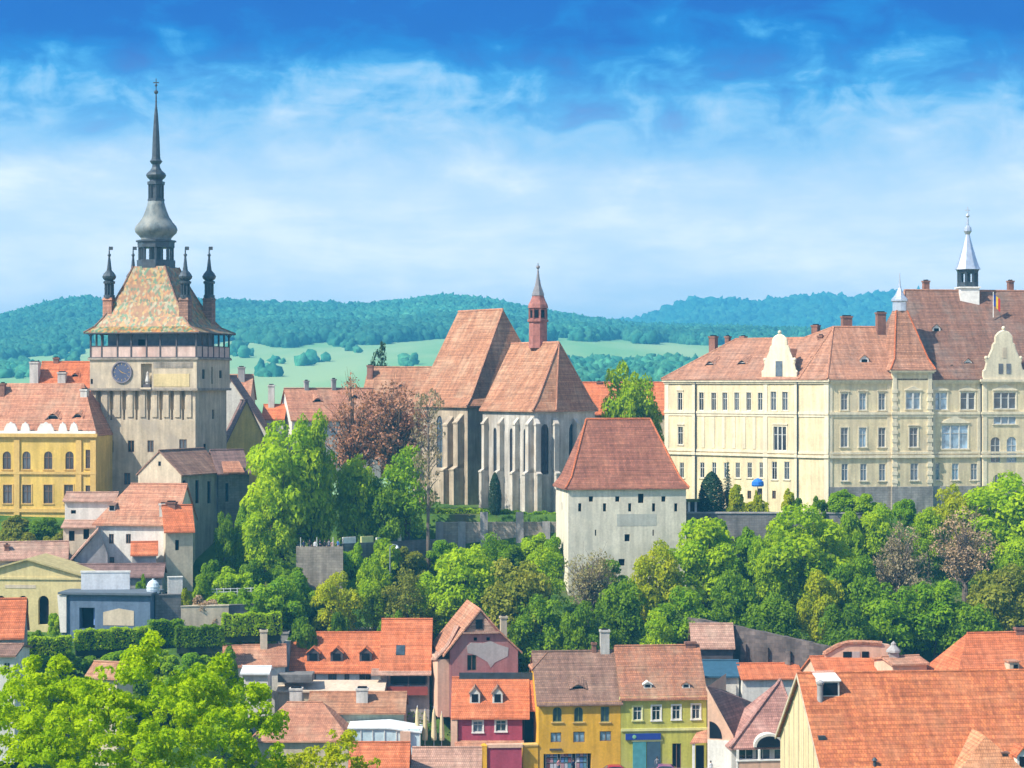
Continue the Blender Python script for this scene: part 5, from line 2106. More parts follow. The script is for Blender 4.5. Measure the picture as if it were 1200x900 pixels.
def lower_town():
    gg = M_GREENF
    # --- amber house
    shop = dict(depth=1.6)
    h = House('amber_house', 'bright amber yellow house with green-framed windows, brown roof and shop opening', 'house', (631, 247), (727.3, 248), 10.5, 907, 822, 764, 'x', W_AMBER, T_BROWN,
              [W(653, 828.5, 846, 10.5, 'bar', gg, M_GLASSB, 'sill', W_YELT, arch='round'), W(678, 828.5, 846, 10.5, 'bar', gg, M_GLASSB, 'sill', W_YELT, arch='round'), W(709, 828, 846, 10, 'bar', gg, M_GLASSB, 'sill', W_YELT),
               W(651.5, 858.5, 870, 12.5, 'bar', M_WOODF, M_GLASSB), W(678.5, 857.5, 870, 13.5, 'bar', M_WOODF, M_GLASSB), W(709.5, 857, 868.5, 13.5, 'bar', M_WOODF, M_GLASSB),
               W(665, 883, 907, 56, 'none', depth=1.8)], hl=0, trim=W_AMBER, low=.6)
    fr = h.fr
    o_ = [q for q in Fac(fr).ops]
    x0, x1 = fr.x(637), fr.x(693)
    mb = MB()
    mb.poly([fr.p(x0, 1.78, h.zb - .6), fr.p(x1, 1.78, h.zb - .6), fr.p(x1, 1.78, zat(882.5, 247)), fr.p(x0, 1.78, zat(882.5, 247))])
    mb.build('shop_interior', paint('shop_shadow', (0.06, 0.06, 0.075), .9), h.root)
    # half hip at the left end: small clipped roof piece
    mb = MB()
    c = h.fr
    zc = zat(782, 252)
    yh = (zc - h.ze) / (h.zr - h.ze) * h.D / 2
    mb.shell([[c.p(-.45, yh - .3, zc), c.p(1.9, h.D / 2, h.zr + .22), c.p(-.45, h.D - yh + .3, zc)][::-1]], .2)
    mb.build('half_hip', T_SALMON, h.root)
    h.dorm(677.5, 808, 1.5, .55, 1.6, 'eyebrow', T_BROWN)
    h.chim(708.5, 738, w=1.1, h=3.2, d=.8, mat=M_CHIMW)
    h.chim(696, 753, w=.5, h=1.6, d=.5, mat=M_CHIM)
    # brackets of the shop sign line above the opening
    mb = MB()
    mb.box(fr.x(644), fr.x(658), -.12, .03, zat(879.5, 247), zat(877.5, 247), 0, fr)
    mb.build('shop_bracket', M_DARKW, h.root)
    # lower amber wall to the left
    fr2 = Fr(613, 246.6, 630.6, 246.9)
    mb = MB()
    mb.box(0, fr2.W, 0, 1.2, zat(910, 247), zat(874, 247), 0, fr2)
    mb.box(-.08, fr2.W, -.08, 1.28, zat(874, 247), zat(872, 247), 1, fr2)
    tag(mb.build('amber_yard_wall', [W_AMBER, W_YELT], None, loc=fr2.p(fr2.W / 2, .6, zat(910, 247))), 'low amber yard wall left of the amber house', 'wall')
    # --- lime house
    h = House('lime_house', 'lime green house with patchy rust roof, white-framed windows and blue shop sign', 'house', (727.6, 248), (828, 249), 10.5, 907, 815.5, 757.5, 'x', W_LIME, T_MIX,
              [W(747, 828, 844, 10, 'quad', M_TRIM, M_GLASSB, 'plain', W_LIMET), W(769, 827, 844, 10, 'quad', M_TRIM, M_GLASS, 'plain', M_TRIM), W(792.5, 826.5, 843, 9.5, 'quad', M_TRIM, M_GLASS, 'plain', M_TRIM), W(815.5, 825.5, 842.5, 9.5, 'quad', M_TRIM, M_GLASS, 'plain', M_TRIM),
               W(793, 871, 903, 10.5, 'bar', M_WOODF, M_DARK, name='door')], trim=W_LIMET, low=.6, ox=.12)
    fr = h.fr
    mb = MB()
    band(mb, fr, zat(857, 248), zat(854, 248), .14, 0)
    mb.build('string_course', W_LIMET, h.root)
    z = lambda py: zat(py, 248)
    mb = MB()
    mb.box(fr.x(733), fr.x(774), -.22, .02, z(867), z(860), 0, fr)
    sg = mb.build('shop_sign', paint('sign_blue', (0.02, 0.05, 0.30), .5), h.root)
    mb = MB()
    c = fr.p(fr.x(743), -.235, z(863.5))
    mb.lathe((c.x, c.y, c.z), [(.001, -.26), (.2, -.15), (.26, 0), (.2, .15), (.001, .26)], 10, 0, 0, .12)
    mb.build('sign_emblem', paint('sign_green', (0.2, 0.42, 0.25), .5), sg)
    mb = MB()
    mb.box(fr.x(741.5), fr.x(757), -.1, .02, z(907), z(869), 0, fr)
    mb.build('shop_window', paint('turquoise_glass', (0.09, 0.30, 0.33), .15), h.root)
    mb = MB()
    mb.box(fr.x(758), fr.x(774), -.1, .02, z(907), z(869), 0, fr)
    mb.build('shop_window', paint('dark_blue_glass', (0.06, 0.11, 0.16), .15), h.root)
    mb = MB()
    mb.box(fr.x(740), fr.x(776), -.14, .02, z(869.2), z(867.2), 0, fr)
    mb.build('shop_lintel', W_LIMET, h.root)
    for px in (759, 804):
        h.dorm(px, 806.5, .95, .75, 1.3, 'gable', M_TRIM if px == 759 else T_MIX, M_TRIM)
    h.chim(809, 752, w=1.3, h=2.0, d=.7, mat=M_CHIM, cap=False)
    # --- magenta house with orange roof, pink house behind
    h = House('magenta_house', 'magenta house with bright orange roof and two small gabled dormers', 'house', (537, 249), (612, 249), 9, 876, 838.5, 795, 'x', W_MAG, T_ORANGE,
              [W(560, 845, 858, 11, 'cross', M_FRAME, M_GLASSB, 'plain', M_TRIM), W(587, 844, 857, 12, 'cross', M_FRAME, M_GLASS, 'plain', M_TRIM)], low=2, ox=.9)
    for px in (556.5, 583):
        h.dorm(px, 824, 1.25, 1.9, 1.6, 'gable', T_BROWN, M_FRAME)
    mb = MB()
    fr = h.fr
    mb.box(fr.x(537), fr.x(628, 4), 4.3, 4.75, zat(800, 253), zat(789, 253), 0, fr)
    mb.build('ridge_flashing', M_LEAD, h.root)
    mb = MB()
    mb.shell([[fr.p(fr.W - .1, 1.2, zat(834, 249)), fr.p(fr.W + 1.7, 1.2, zat(834, 249)), fr.p(fr.W + 1.7, 4.5, h.zr), fr.p(fr.W - .1, 4.5, h.zr)]], .2)
    mb.build('side_roof', T_ORANGE, h.root)
    mb = MB()
    mb.shell([[fr.p(-.4, -1.5, zat(876, 247.5)), fr.p(fr.W + .2, -1.5, zat(876, 247.5)), fr.p(fr.W + .2, .05, zat(867.5, 249)), fr.p(-.4, .05, zat(867.5, 249))]], .15)
    mb.build('awning_roof', T_SALMON, h.root)
    mb = MB()
    mb.box(-.9, -.1, -.3, .3, zat(876, 249), zat(843, 249), 0, fr)
    mb.build('lit_wall_strip', W_PEACH, h.root)  # sunlit left wall put in as a brighter peach strip
    fr = Fr(571, 245.8, 611.5, 246)
    root = thing('magenta_gate_wall', 'plain magenta yard wall in front of the magenta house', 'wall', fr.p(fr.W / 2, .2, zat(912, 246)))
    mb = MB()
    mb.box(0, fr.W, 0, .5, zat(912, 246), zat(876, 246), 0, fr)
    mb.build('wall', W_MAG, root)
    mb = MB()
    mb.box(-.1, fr.W + .1, -.12, .62, zat(876, 246), zat(872, 246), 0, fr)
    mb.build('coping', W_PEACH, root)
    fr = Fr(564, 245.6, 570.6, 245.6)
    mb = MB()
    mb.box(0, fr.W, 0, .7, zat(914, 246), zat(874, 246), 0, fr)
    mb.lathe(fr.p(fr.W / 2, .35, zat(874, 246)), [(.55, 0), (.45, .15), (.001, .35)], 4, 0, math.pi / 4)
    tag(mb.build('gate_pillar', W_AMBER, None, loc=fr.p(fr.W / 2, .35, zat(914, 246))), 'yellow gate pillar at left end of the magenta yard wall', 'pillar')
    # shade of the passage between magenta and amber houses, put in as dark sheets
    fr = Fr(612.5, 252, 630, 252.5)
    mb = MB()
    mb.box(0, fr.W, 0, .4, zat(880, 252), zat(830, 252), 0, fr)
    mb.box(.3, fr.W - .4, -.1, .02, zat(880, 252), zat(842, 252), 1, fr)
    tag(mb.build('passage_shade', [paint('passage_dark', (0.045, 0.05, 0.06), .9), M_DARK], None, loc=fr.p(fr.W / 2, .2, zat(880, 252))), 'dark sheet standing for the shade in the passage between the magenta and amber houses', 'wall')
    # --- pink house
    fr = Fr(527.5, 256, 607, 257.5)
    D = 11
    zb, ze, zr = zat(812, 256.5), zat(762, 256.5), zat(714, 257)
    root = thing('pink_gabled_house', 'faded pink gabled house with bare plaster patch and tan roof edge', 'house', fr.p(fr.W / 2, D / 2, zb))
    xm = fr.x(563)
    za = zat(762, 256.3)
    zk = zat(741, 256.5)
    f = Fac(fr)
    f.win(553, 766, 786, 11, 'bar', M_WOODF, M_GLASS)
    mb = MB()
    f.wall(mb, zb - 3, ze - .6)
    f0 = [fr.p(0, 0, ze - .6), fr.p(fr.W, 0, ze - .6), fr.p(fr.W, 0, ze), fr.p(fr.x(584), 0, zk), fr.p(xm, 0, zr), fr.p(fr.x(543), 0, zk), fr.p(0, 0, ze)]
    mb.poly(f0)
    Fac(fr.side(D)).wall(mb, zb - 3, ze)
    Fac(fr.left(D)).wall(mb, zb - 3, ze)
    mb.build('wall', W_PINK, root)
    f.place(root)
    mb = MB()
    pts = [(547, 757), (552, 753), (566, 754), (575, 751.5), (584, 756), (596, 760), (595, 770), (580, 777), (575, 783), (571, 776), (558, 768), (548, 765)]
    q = [fr.p(fr.x(a), -.03, zat(b, 256.5)) for a, b in pts][::-1]
    mb.poly(q)
    for a, b in zip(q, q[1:] + q[:1]):
        mb.poly([b, a, a + fr.inw * .05, b + fr.inw * .05])
    mb.build('bare_patch', W_PATCH, root)
    mb = MB()
    q = [fr.p(fr.x(545), -.09, zk), fr.p(fr.x(582), -.09, zk), fr.p(xm, -.09, zr - .3)]
    mb.poly(q)
    for a, b in zip(q, q[1:] + q[:1]):
        mb.poly([b, a, a + fr.inw * .12, b + fr.inw * .12])
    tg = mb.build('tile_hung_gable', T_PALE, root)
    mb = MB()
    mb.box(fr.x(542), fr.x(585), -.35, .05, zk - .15, zk + .08, 0, fr)
    mb.build('gable_ledge', T_PALE, tg)
    mb = MB()
    mb.box(fr.x(557.5), fr.x(565.5), -.16, -.05, zat(737, 256.5), zat(726, 256.5), 0, fr)
    mb.build('gable_window', M_DARK, tg)
    for px in (557, 572):
        mb = MB()
        c = fr.p(fr.x(px), 0, zat(749, 256.5))
        mb.box(fr.x(px) - .2, fr.x(px) + .2, -.05, .03, c.z - .2, c.z + .2, 0, fr)
        mb.build('vent_hole', M_DARK, root)
    mb = MB()
    o = .35
    L = [fr.p(-.9, -o, ze - .5), fr.p(fr.x(541), -o, zk + .15), fr.p(xm, -o, zr + .15), fr.p(xm, D, zr + .15), fr.p(fr.x(541), D, zk + .15), fr.p(-.9, D, ze - .5)]
    mb.shell([[L[0], L[1], L[4], L[5]], [L[1], L[2], L[3], L[4]]], .25)
    Rr = [fr.p(fr.W + .5, -o, ze - .3), fr.p(fr.x(585.5), -o, zk + .15), fr.p(xm, -o, zr + .15), fr.p(xm, D, zr + .15), fr.p(fr.x(585.5), D, zk + .15), fr.p(fr.W + .5, D, ze - .3)]
    mb.shell([[Rr[1], Rr[0], Rr[5], Rr[4]], [Rr[2], Rr[1], Rr[4], Rr[3]]], .25)
    mb.build('roof', T_SALMON, root)
    # the outer left slope seen as a tan strip: second, lower roof to the left
    mb = MB()
    fl = fr
    mb.shell([[fl.p(-1.7, .4, zat(770, 257)), fl.p(-.1, .4, zat(755, 257)), fl.p(fr.x(541), 2.0, zat(733, 258)), fl.p(fr.x(541), 9, zat(733, 265)), fl.p(-1.7, 9, zat(770, 266))]], .25)
    mb.box(-1.5, -.05, .5, 8.5, zb - 3, zat(772, 257), 1, fr)
    mb.build('side_roof', [T_PALE, W_PEACH], root)
    chimney(root, fr, 590, 722, 3.0, .8, 6, .7, W_BEIGE)
    # --- houses right of the lime one: brown valley roof with pink bargeboards
    fr = Fr(801, 246.6, 858, 244.9)
    D = 12
    zb, ze, zr = zat(908, 245), zat(862, 245), zat(806, 245)
    root = thing('peach_gabled_house', 'peach gabled house with brown roof and dark arched gable opening right of lime house', 'house', fr.p(fr.W / 2, D / 2, zb))
    xm = fr.x(829)
    f = Fac(fr)
    mb = MB()
    f.wall(mb, zb - .5, ze, 0, xm + .0)
    mb.poly([fr.p(xm, 0, ze), fr.p(fr.W, 0, ze), fr.p(xm, 0, zr)])
    Fac(fr.side(D)).wall(mb, zb - .5, ze)
    mb.poly([fr.p(xm, D, zb), fr.p(xm, 0, zb), fr.p(xm, 0, zr), fr.p(xm, D, zr)])
    mb.build('wall', W_PEACH, root)
    mb = MB()
    mb.box(xm + .05, fr.W - .3, -.14, .02, zb - .5, zat(868, 245), 0, fr)
    mb.build('white_ground_floor', W_WHITE, root)
    mb = MB()
    x0, x1 = fr.x(831.5), fr.x(846)
    pts = [(x0, zat(866, 245)), (x1, zat(866, 245))] + [(x0 + (x1 - x0) * math.cos(a), zat(866, 245) + 2.0 * math.sin(a)) for a in [rad(10 + 80 * k / 8) for k in range(9)]]
    q = [fr.p(x, -.05, z) for x, z in pts]
    mb.poly(q)
    for a, b in zip(q, q[1:] + q[:1]):
        mb.poly([b, a, a + fr.inw * .07, b + fr.inw * .07])
    mb.build('arched_opening', M_DARK, root)
    mb = MB()
    a0, a1 = fr.p(xm, -.4, zr + .2), fr.p(fr.W + .15, -.4, ze + .1)
    b1, b0 = P(889, 826, 254), P(842, 806, 257)
    mb.shell([[a1, b1, a0], [b1, b0, a0]], .2)
    mb.build('roof', T_DARK, root)
    mb = MB()
    dn = V((0, 0, .45))
    a0, a1 = fr.p(xm - .1, -.5, zr + .25), fr.p(fr.W + .25, -.5, ze + .05)
    mb.hexa([a0 - dn, a1 - dn, a1 - dn + fr.inw * .12, a0 - dn + fr.inw * .12, a0, a1, a1 + fr.inw * .12, a0 + fr.inw * .12])
    mb.build('bargeboard', W_PEACH, root)
    # hip-fronted pink house with arched dormer
    fr = Fr(857, 243, 940, 244)
    D = 14
    zb, ze, zr = zat(908, 243), zat(876, 243), zat(797, 248)
    root = thing('arched_dormer_house', 'pink roofed house with big dark arched dormer and shaded veranda', 'house', fr.p(fr.W / 2, D / 2, zb))
    f = Fac(fr)
    f.row((874, 894, 916), 877.5, 890, 18, 'bar', M_TRIM, M_GLASS)
    mb = MB()
    walls4(mb, fr, D, zb - .5, ze, f)
    mb.build('wall', W_WHITE, root)
    f.place(root)
    mb = MB()
    xr = fr.x(914.5, 4.6)
    c = [fr.p(-.3, -.6, ze), fr.p(fr.W + .3, -.6, ze), fr.p(fr.W + .3, D, ze), fr.p(-.3, D, ze)]
    r0 = r1 = fr.p(xr, 4.6, zr)
    c[2], c[3] = fr.p(fr.W + .3, 9.6, ze), fr.p(-.3, 9.6, ze)
    mauve = tile('tile_mauve', (0.48, 0.245, 0.20), (0.40, 0.20, 0.165), (0.50, 0.31, 0.26), bump=.5)
    mb.shell([[c[0], c[1], r0], [c[3], c[0], r0]], .2, 0)
    rf_ = mb.build('front_roof', mauve, root)
    mb = MB()
    mb.shell([[c[1], c[2], r1], [c[2], c[3], r1]], .2)
    mb.build('side_roof', T_DARK, root)  # shade of the slopes turned from the sun, put into darker tiles
    mb = MB()
    ridge_caps(mb, [c[0] + V((0, 0, .1)), r0 + V((0, 0, .05))], .2)
    ridge_caps(mb, [r0, c[1] + V((0, 0, .1))], .17)
    mb.build('hip_tiles', mauve, root)
    # arched dormer
    xa, ra = fr.x(900), 1.9
    za = zat(876, 243) + .1
    for rr, mt, yo, nm in ((ra, W_WHITE, -.72, 'dormer_arch'), (ra - .35, M_DARK, -.78, 'dormer_opening')):
        mb = MB()
        pts = [(rr * math.cos(math.pi * k / 14), rr * .82 * math.sin(math.pi * k / 14)) for k in range(15)]
        a = [fr.p(xa + x, yo, za + z) for x, z in pts]
        b = [fr.p(xa + x, 3.0, za + z) for x, z in pts]
        mb.poly(a)
        for i in range(14):
            mb.poly([a[i + 1], a[i], b[i], b[i + 1]])
        mb.build(nm, mt, root)
    mb = MB()
    mb.box(fr.x(862), fr.x(936), -1.3, -1.15, zat(905, 242), zat(892, 242), 0, fr)
    mb.box(fr.x(860), fr.x(938), -1.4, -1.05, zat(892, 242), zat(890.5, 242), 1, fr)
    mb.build('veranda_rail', [W_PEACH, M_TRIM], root)
    for px in (862, 887, 937):
        mb = MB()
        x = fr.x(px)
        mb.box(x - .12, x + .12, -1.3, -1.06, zat(905, 242), ze - .1, 0, fr)
        mb.build('veranda_post', M_TRIM, root)
    fr = Fr(811, 247.2, 827, 247.2)
    root = thing('entrance_porch', 'little porch with pink roof and white post beside lime house', 'porch', fr.p(fr.W / 2, .6, zat(907, 247)))
    mb = MB()
    mb.shell([[fr.p(-.3, -.6, zat(870, 247)), fr.p(fr.W + .4, -.6, zat(868, 247)), fr.p(fr.W + .4, .7, zat(856, 247)), fr.p(.6, .7, zat(860, 247))]], .15)
    mb.build('roof', T_SALMON, root)
    mb = MB()
    mb.box(0, .3, -.5, -.2, zat(908, 247), zat(869, 247), 0, fr)
    mb.build('post', M_TRIM, root)
    mb = MB()
    mb.box(.45, fr.W - .2, .1, .2, zat(908, 247), zat(874, 247), 0, fr)
    mb.build('door', M_DARK, root)
    # --- between: little white house, blue roof, tan shed, old dark wall
    h = House('little_white_house', 'small white house with flat orange roof behind the valley roofs', 'house', (870, 257), (939, 257.5), 6, 830, 794, 778.5, 'x', W_WHITE, T_ORANGE, low=4)
    h.chim(867, 783, 2.5, w=.7, h=2, mat=M_CHIMW)
    h = House('blue_roofed_shed', 'low shed with bright blue metal roof below the old dark wall', 'shed', (822, 258), (866, 258), 5, 815, 791, 775, 'x', W_WHITE, paint('blue_sheet', (0.035, 0.10, 0.16), .5), low=4)
    h = House('tan_roofed_shed', 'open dark shed with tan tiled roof against the old wall', 'shed', (812, 260.5), (859, 260.5), 4.5, 776, 756, 732, 'x', M_DARKW, T_PALE, low=4)
    fr = Fr(806, 265, 992, 258)
    root = thing('old_town_wall', 'long dark weathered stone wall sloping down to the right behind lower roofs', 'wall', fr.p(fr.W / 2, .5, zat(790, 262)))
    mb = MB()
    rng = random.Random(4)
    n = 40
    tops = [zat(727 + 31 * (k / n) ** 1.15 + rng.uniform(-.5, .5), 262) for k in range(n + 1)]
    for k in range(n):
        xa_, xb_ = fr.W * k / n, fr.W * (k + 1) / n
        mb.poly([fr.p(xa_, 0, 4), fr.p(xb_, 0, 4), fr.p(xb_, 0, tops[k + 1]), fr.p(xa_, 0, tops[k])])
        mb.poly([fr.p(xb_, 1, 4), fr.p(xa_, 1, 4), fr.p(xa_, 1, tops[k]), fr.p(xb_, 1, tops[k + 1])])
        mb.poly([fr.p(xa_, 0, tops[k]), fr.p(xb_, 0, tops[k + 1]), fr.p(xb_, 1, tops[k + 1]), fr.p(xa_, 1, tops[k])])
    mb.poly([fr.p(0, 1, 4), fr.p(0, 0, 4), fr.p(0, 0, tops[0]), fr.p(0, 1, tops[0])])
    mb.poly([fr.p(fr.W, 0, 4), fr.p(fr.W, 1, 4), fr.p(fr.W, 1, tops[n]), fr.p(fr.W, 0, tops[n])])
    mb.build('wall', W_DARKST, root)
    for k in range(6):
        x = fr.W * (.22 + .14 * k)
        mb = MB()
        mb.box(x - .35, x + .35, -.5, .05, 4.0, zat(752 + 3 * k, 262), 0, fr)
        mb.build('pilaster_stub', W_DARKST, root)

    # --- big orange house at lower right
    fr = Fr(29.9, 196.2, u=(.996, .09), W=26)
    D = 19.0
    ridge_c = fr.p(0, D / 2, 0)
    zr = zat(790, ridge_c.y)
    ze = zr - D / 2 * .80
    root = thing('big_orange_roof_house', 'large house under a broad orange tiled roof with cream plank gable at lower right', 'house', fr.p(fr.W / 2, D / 2, ze - 5))
    mb = MB()
    walls4(mb, fr, D, ze - 7, ze, None, None, None, 0, ('x', zr - .15))
    mb.build('wall', W_GABLE, root)
    mb = MB()
    lf = fr.left(D)
    for k in range(1, 9):
        x = D * k / 9
        zt = ze + (1 - abs(x - D / 2) / (D / 2)) * (zr - ze) - .5
        mb.box(x - .07, x + .07, -.07, .02, ze - 6.5, zt, 0, lf)
    mb.build('gable_batten', W_BEIGE, root)
    mb = MB()
    gable_x(mb, fr, D, ze, zr, .4, .45, .25)
    rf2 = mb.build('roof', T_BIG, root)
    mb = MB()
    k = (zr - ze) / (D / 2)
    a, b = fr.p(-.5, -.4, ze - .4 * k + .1), fr.p(-.5, D / 2, zr + .1)
    c = fr.p(-.5, D + .4, ze - .4 * k + .1)
    dn = V((0, 0, .4))
    for p, q in ((a, b), (b, c)):
        mb.hexa([p - dn, p - dn + fr.u * .12, q - dn + fr.u * .12, q - dn, p, p + fr.u * .12, q + fr.u * .12, q])
    mb.build('bargeboard', W_BEIGE, root)
    n = (-fr.inw * k + V((0, 0, 1))).normalized()
    on = lambda px, py: ray_plane(px, py, fr.p(0, 0, ze + .12), n)
    d = dormer(root, fr, on(972, 816), 2.0, 1.5, 2.2, 'shed', M_TRIM, W_WHITE)
    p = on(961, 820)
    mb = MB()
    mb.lathe(p, [(.3, -.4), (.3, 1.5), (.4, 1.55), (.4, 1.75), (.1, 1.95)], 10)
    mb.build('flue_pipe', W_GREY, root)
    p = on(1025, 897)
    mb = MB()
    mb.lathe(p, [(.16, -.3), (.16, .45), (.32, .5), (.1, .75), (.001, .8)], 10)
    mb.build('vent_cowl', M_LEAD, root)
    for px, py in ((963, 866),):
        p = on(px, py)
        g = Fr(p.x, p.y, u=(fr.u.x, fr.u.y), W=1)
        mb = MB()
        mb.box(-.35, .35, -.15, .5, p.z - .1, p.z + .3, 0, g)
        mb.build('roof_hatch', M_LEAD, root)
    # cross roof low on the slope
    p = on(1160, 868)
    q = on(1160, 905)
    g = Fr(q.x - 3.4, q.y - 1.5, u=(fr.u.x, fr.u.y), W=6.6)
    zt = zat(856, p.y)
    zl = zat(903, q.y - 1.5)
    mb = MB()
    a0, a1 = g.p(-.3, -.3, zl - .4), g.p(g.W + .3, -.3, zl - .4)
    t0 = g.p(g.W * .48, 1.4, zt)
    b_ = g.p(g.W * .48, 8, zt)
    mb.shell([[a0, a1, t0], [a1, g.p(g.W + .3, 8, zl - .4), b_, t0], [g.p(-.3, 8, zl - .4), a0, t0, b_]], .2)
    mb.build('cross_roof', tile('tile_light_orange', (0.66, 0.29, 0.14), (0.58, 0.24, 0.11), (0.62, 0.33, 0.19)), root)
    p = on(1173, 893)
    g2 = Fr(p.x, p.y - 1.4, u=(fr.u.x, fr.u.y), W=1)
    mb = MB()
    mb.box(-.3, .3, -.3, .3, p.z - .6, p.z + 1.1, 0, g2)
    mb.box(-.4, .4, -.4, .4, p.z + 1.1, p.z + 1.25, 0, g2)
    mb.build('chimney', M_CHIM, root)
    p = on(1199, 900)
    dormer(root, fr, p, 1.2, 1.9, 2.0, 'gable', T_ORANGE, M_TRIM)
    # --- roofs behind the big one
    h = House('broken_round_gable_house', 'orange house whose rounded gable top has crumbled open above the big roof', 'house', (962, 232), (1048, 233), 8, 850, 795, 770, 'x', W_PEACH, T_ORANGE, low=3)
    fr = Fr(966, 236, 1043, 236.6)
    mb = MB()
    N_ = 16
    prof = [(fr.W * k / N_, zat(775, 236) + math.sin(math.pi * min(1, .12 + .88 * k / N_) if k < 9 else math.pi * (.55 + .12 * (k - 9) / 7)) * 2.1) for k in range(N_ + 1)]
    a = [fr.p(x, 0, z) for x, z in prof]
    b = [fr.p(x, 1.0, z) for x, z in prof]
    lo = zat(781, 236)
    for i in range(N_):
        mb.poly([fr.p(prof[i][0], 0, lo), fr.p(prof[i + 1][0], 0, lo), a[i + 1], a[i]])
        mb.poly([fr.p(prof[i + 1][0], 1, lo), fr.p(prof[i][0], 1, lo), b[i], b[i + 1]])
        mb.poly([a[i], a[i + 1], b[i + 1], b[i]])
    mb.build('round_gable', W_PEACH, h.root)
    for px, w in ((993, 10), (1003, 9), (1014, 8)):
        mb = MB()
        x = fr.x(px)
        mb.box(x - w / 20, x + w / 20, -.06, .02, zat(773, 236), zat(764, 236), 0, fr)
        mb.build('gable_hole', M_DARK if px != 1003 else W_PATCH, h.root)
    mb = MB()
    for k in range(14):
        x0_, z0_ = prof[k]
        x1_, z1_ = prof[k + 1]
        mb.tube([fr.p(x0_, .1, z0_ + .05), fr.p(x1_, .1, z1_ + .05)], [.3, .3], 6)
    mb.build('coping_tiles', T_SALMON, h.root)
    h = House('pink_attic_house', 'low pink boxy house with pointed chimney cowl behind the big orange roof', 'house', (1046, 230), (1086, 231), 5, 830, 778, 770, 'x', W_PEACH, T_SALMON, low=3)
    fr = h.fr
    c = fr.p(fr.x(1058), 2.5, 0)
    mb = MB()
    z = lambda py: zat(py, c.y)
    mb.box(c.x - .55, c.x + .55, c.y - .5, c.y + .5, z(790), z(764))
    mb.lathe((c.x, c.y, 0), [(.85, z(764)), (.8, z(761.5)), (.3, z(756)), (.3, z(754)), (.001, z(751))], 8)
    mb.build('chimney', W_GREY, h.root)
    h = House('far_right_orange_house', 'steep orange roofed house with pale square chimney at right edge', 'house', (1122, 224), (1250, 226), 10, 840, 797, 742.5, 'x', W_PEACH, T_ORANGE, hl=3.1, low=3)
    p = h.on(1187, 790)
    g = Fr(p.x, p.y, u=(h.fr.u.x, h.fr.u.y), W=1)
    mb = MB()
    mb.box(-.55, .55, -.4, 1.0, p.z - .5, p.z + 1.35, 0, g)
    mb.box(-.7, .7, -.5, 1.1, p.z + 1.35, p.z + 1.5, 1, g)
    ch = mb.build('chimney', [W_BEIGE, T_SALMON], h.root)
    mb = MB()
    mb.box(-.1, .4, -.45, -.35, p.z + .2, p.z + 1.1, 0, g)
    mb.build('chimney_opening', M_DARK, ch)
    h.chim(1197, 735, w=1.5, h=2, mat=M_CHIM)
    h = House('low_cream_roof_shed', 'low shed with pale tiled roof between the attic house and the steep orange roof', 'shed', (1082, 238), (1128, 238), 5, 830, 795, 783, 'x', W_BEIGE, T_PALE, low=3)

    # --- left-centre group: long orange house
    h = House('long_orange_house', 'long white house with bright orange roof and three dark dormers', 'house', (341, 262), (446, 262), 9, 850, 785, 742, 'x', W_WHITE, T_ORANGE,
              [W(389.5, 788, 800, 10, 'bar', M_WOODF), W(406.5, 788, 799, 6, 'bar', M_WOODF), W(367, 789, 799, 7, 'bar', M_WOODF), W(428, 790, 799, 14, 'bar', M_WOODF)], low=4)
    for px in (367, 394.5, 428.5):
        h.dorm(px, 775, 1.6, 1.75, 2.3, 'gable', T_ORANGE, M_DARKW)
    h.chim(332.5, 740, 4.2, w=1.3, h=5.0, d=1.2, mat=W_GREY)
    mb = MB()
    fr = h.fr
    mb.box(-1.1, -.3, 1.0, 6, h.zb, zat(752, 264), 0, fr)
    mb.build('fire_wall', W_GREY, h.root)
    h2 = House('tall_orange_house', 'taller orange roofed house with balcony and flower boxes joined to long orange house', 'house', (446.5, 260), (503, 260), 10.5, 862, 783, 726.5, 'x', W_GREY, T_ORANGE,
               [W(479, 791, 803, 44, 'none', depth=1.3)], low=3, hr=0)
    fr = h2.fr
    x0, x1 = fr.x(457), fr.x(501)
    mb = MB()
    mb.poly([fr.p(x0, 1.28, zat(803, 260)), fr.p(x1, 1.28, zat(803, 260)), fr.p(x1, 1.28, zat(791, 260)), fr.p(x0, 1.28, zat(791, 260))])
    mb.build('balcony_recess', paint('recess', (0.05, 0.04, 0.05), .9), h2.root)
    mb = MB()
    mb.box(fr.x(454), fr.x(501.5), -.9, -.78, zat(812, 260), zat(803.5, 260), 0, fr)
    mb.box(fr.x(454), fr.x(501.5), -.9, .02, zat(813.5, 260), zat(812, 260), 0, fr)
    mb.build('balcony', paint('balcony_red', (0.27, 0.055, 0.04), .7), h2.root)
    for px in (455, 479, 500):
        mb = MB()
        x = fr.x(px)
        mb.box(x - .08, x + .08, -.88, -.72, zat(803.5, 260), zat(788, 260), 0, fr)
        mb.build('balcony_post', M_DARKW, h2.root)
    mb = MB()
    mb.shell([[fr.p(-1.2, -1.4, zat(790, 259)), fr.p(fr.W + .3, -1.4, zat(790, 259)), fr.p(fr.W + .3, .3, zat(783.5, 260)), fr.p(-1.2, .3, zat(783.5, 260))]], .15)
    mb.build('balcony_canopy', T_PALE, h2.root)
    p = h2.on(469, 768)
    g = Fr(p.x, p.y, u=(fr.u.x, fr.u.y), W=1)
    mb = MB()
    k = (h2.zr - h2.ze) / (h2.D / 2)
    for s_ in (1,):
        mb.hexa([g.p(-.55, 0, p.z + .02), g.p(.55, 0, p.z + .02), g.p(.55, 1.0, p.z + .02 + k), g.p(-.55, 1.0, p.z + .02 + k), g.p(-.55, 0, p.z + .14), g.p(.55, 0, p.z + .14), g.p(.55, 1.0, p.z + .14 + k), g.p(-.55, 1.0, p.z + .14 + k)])
    mb.build('roof_window', M_GLASSB, h2.root)
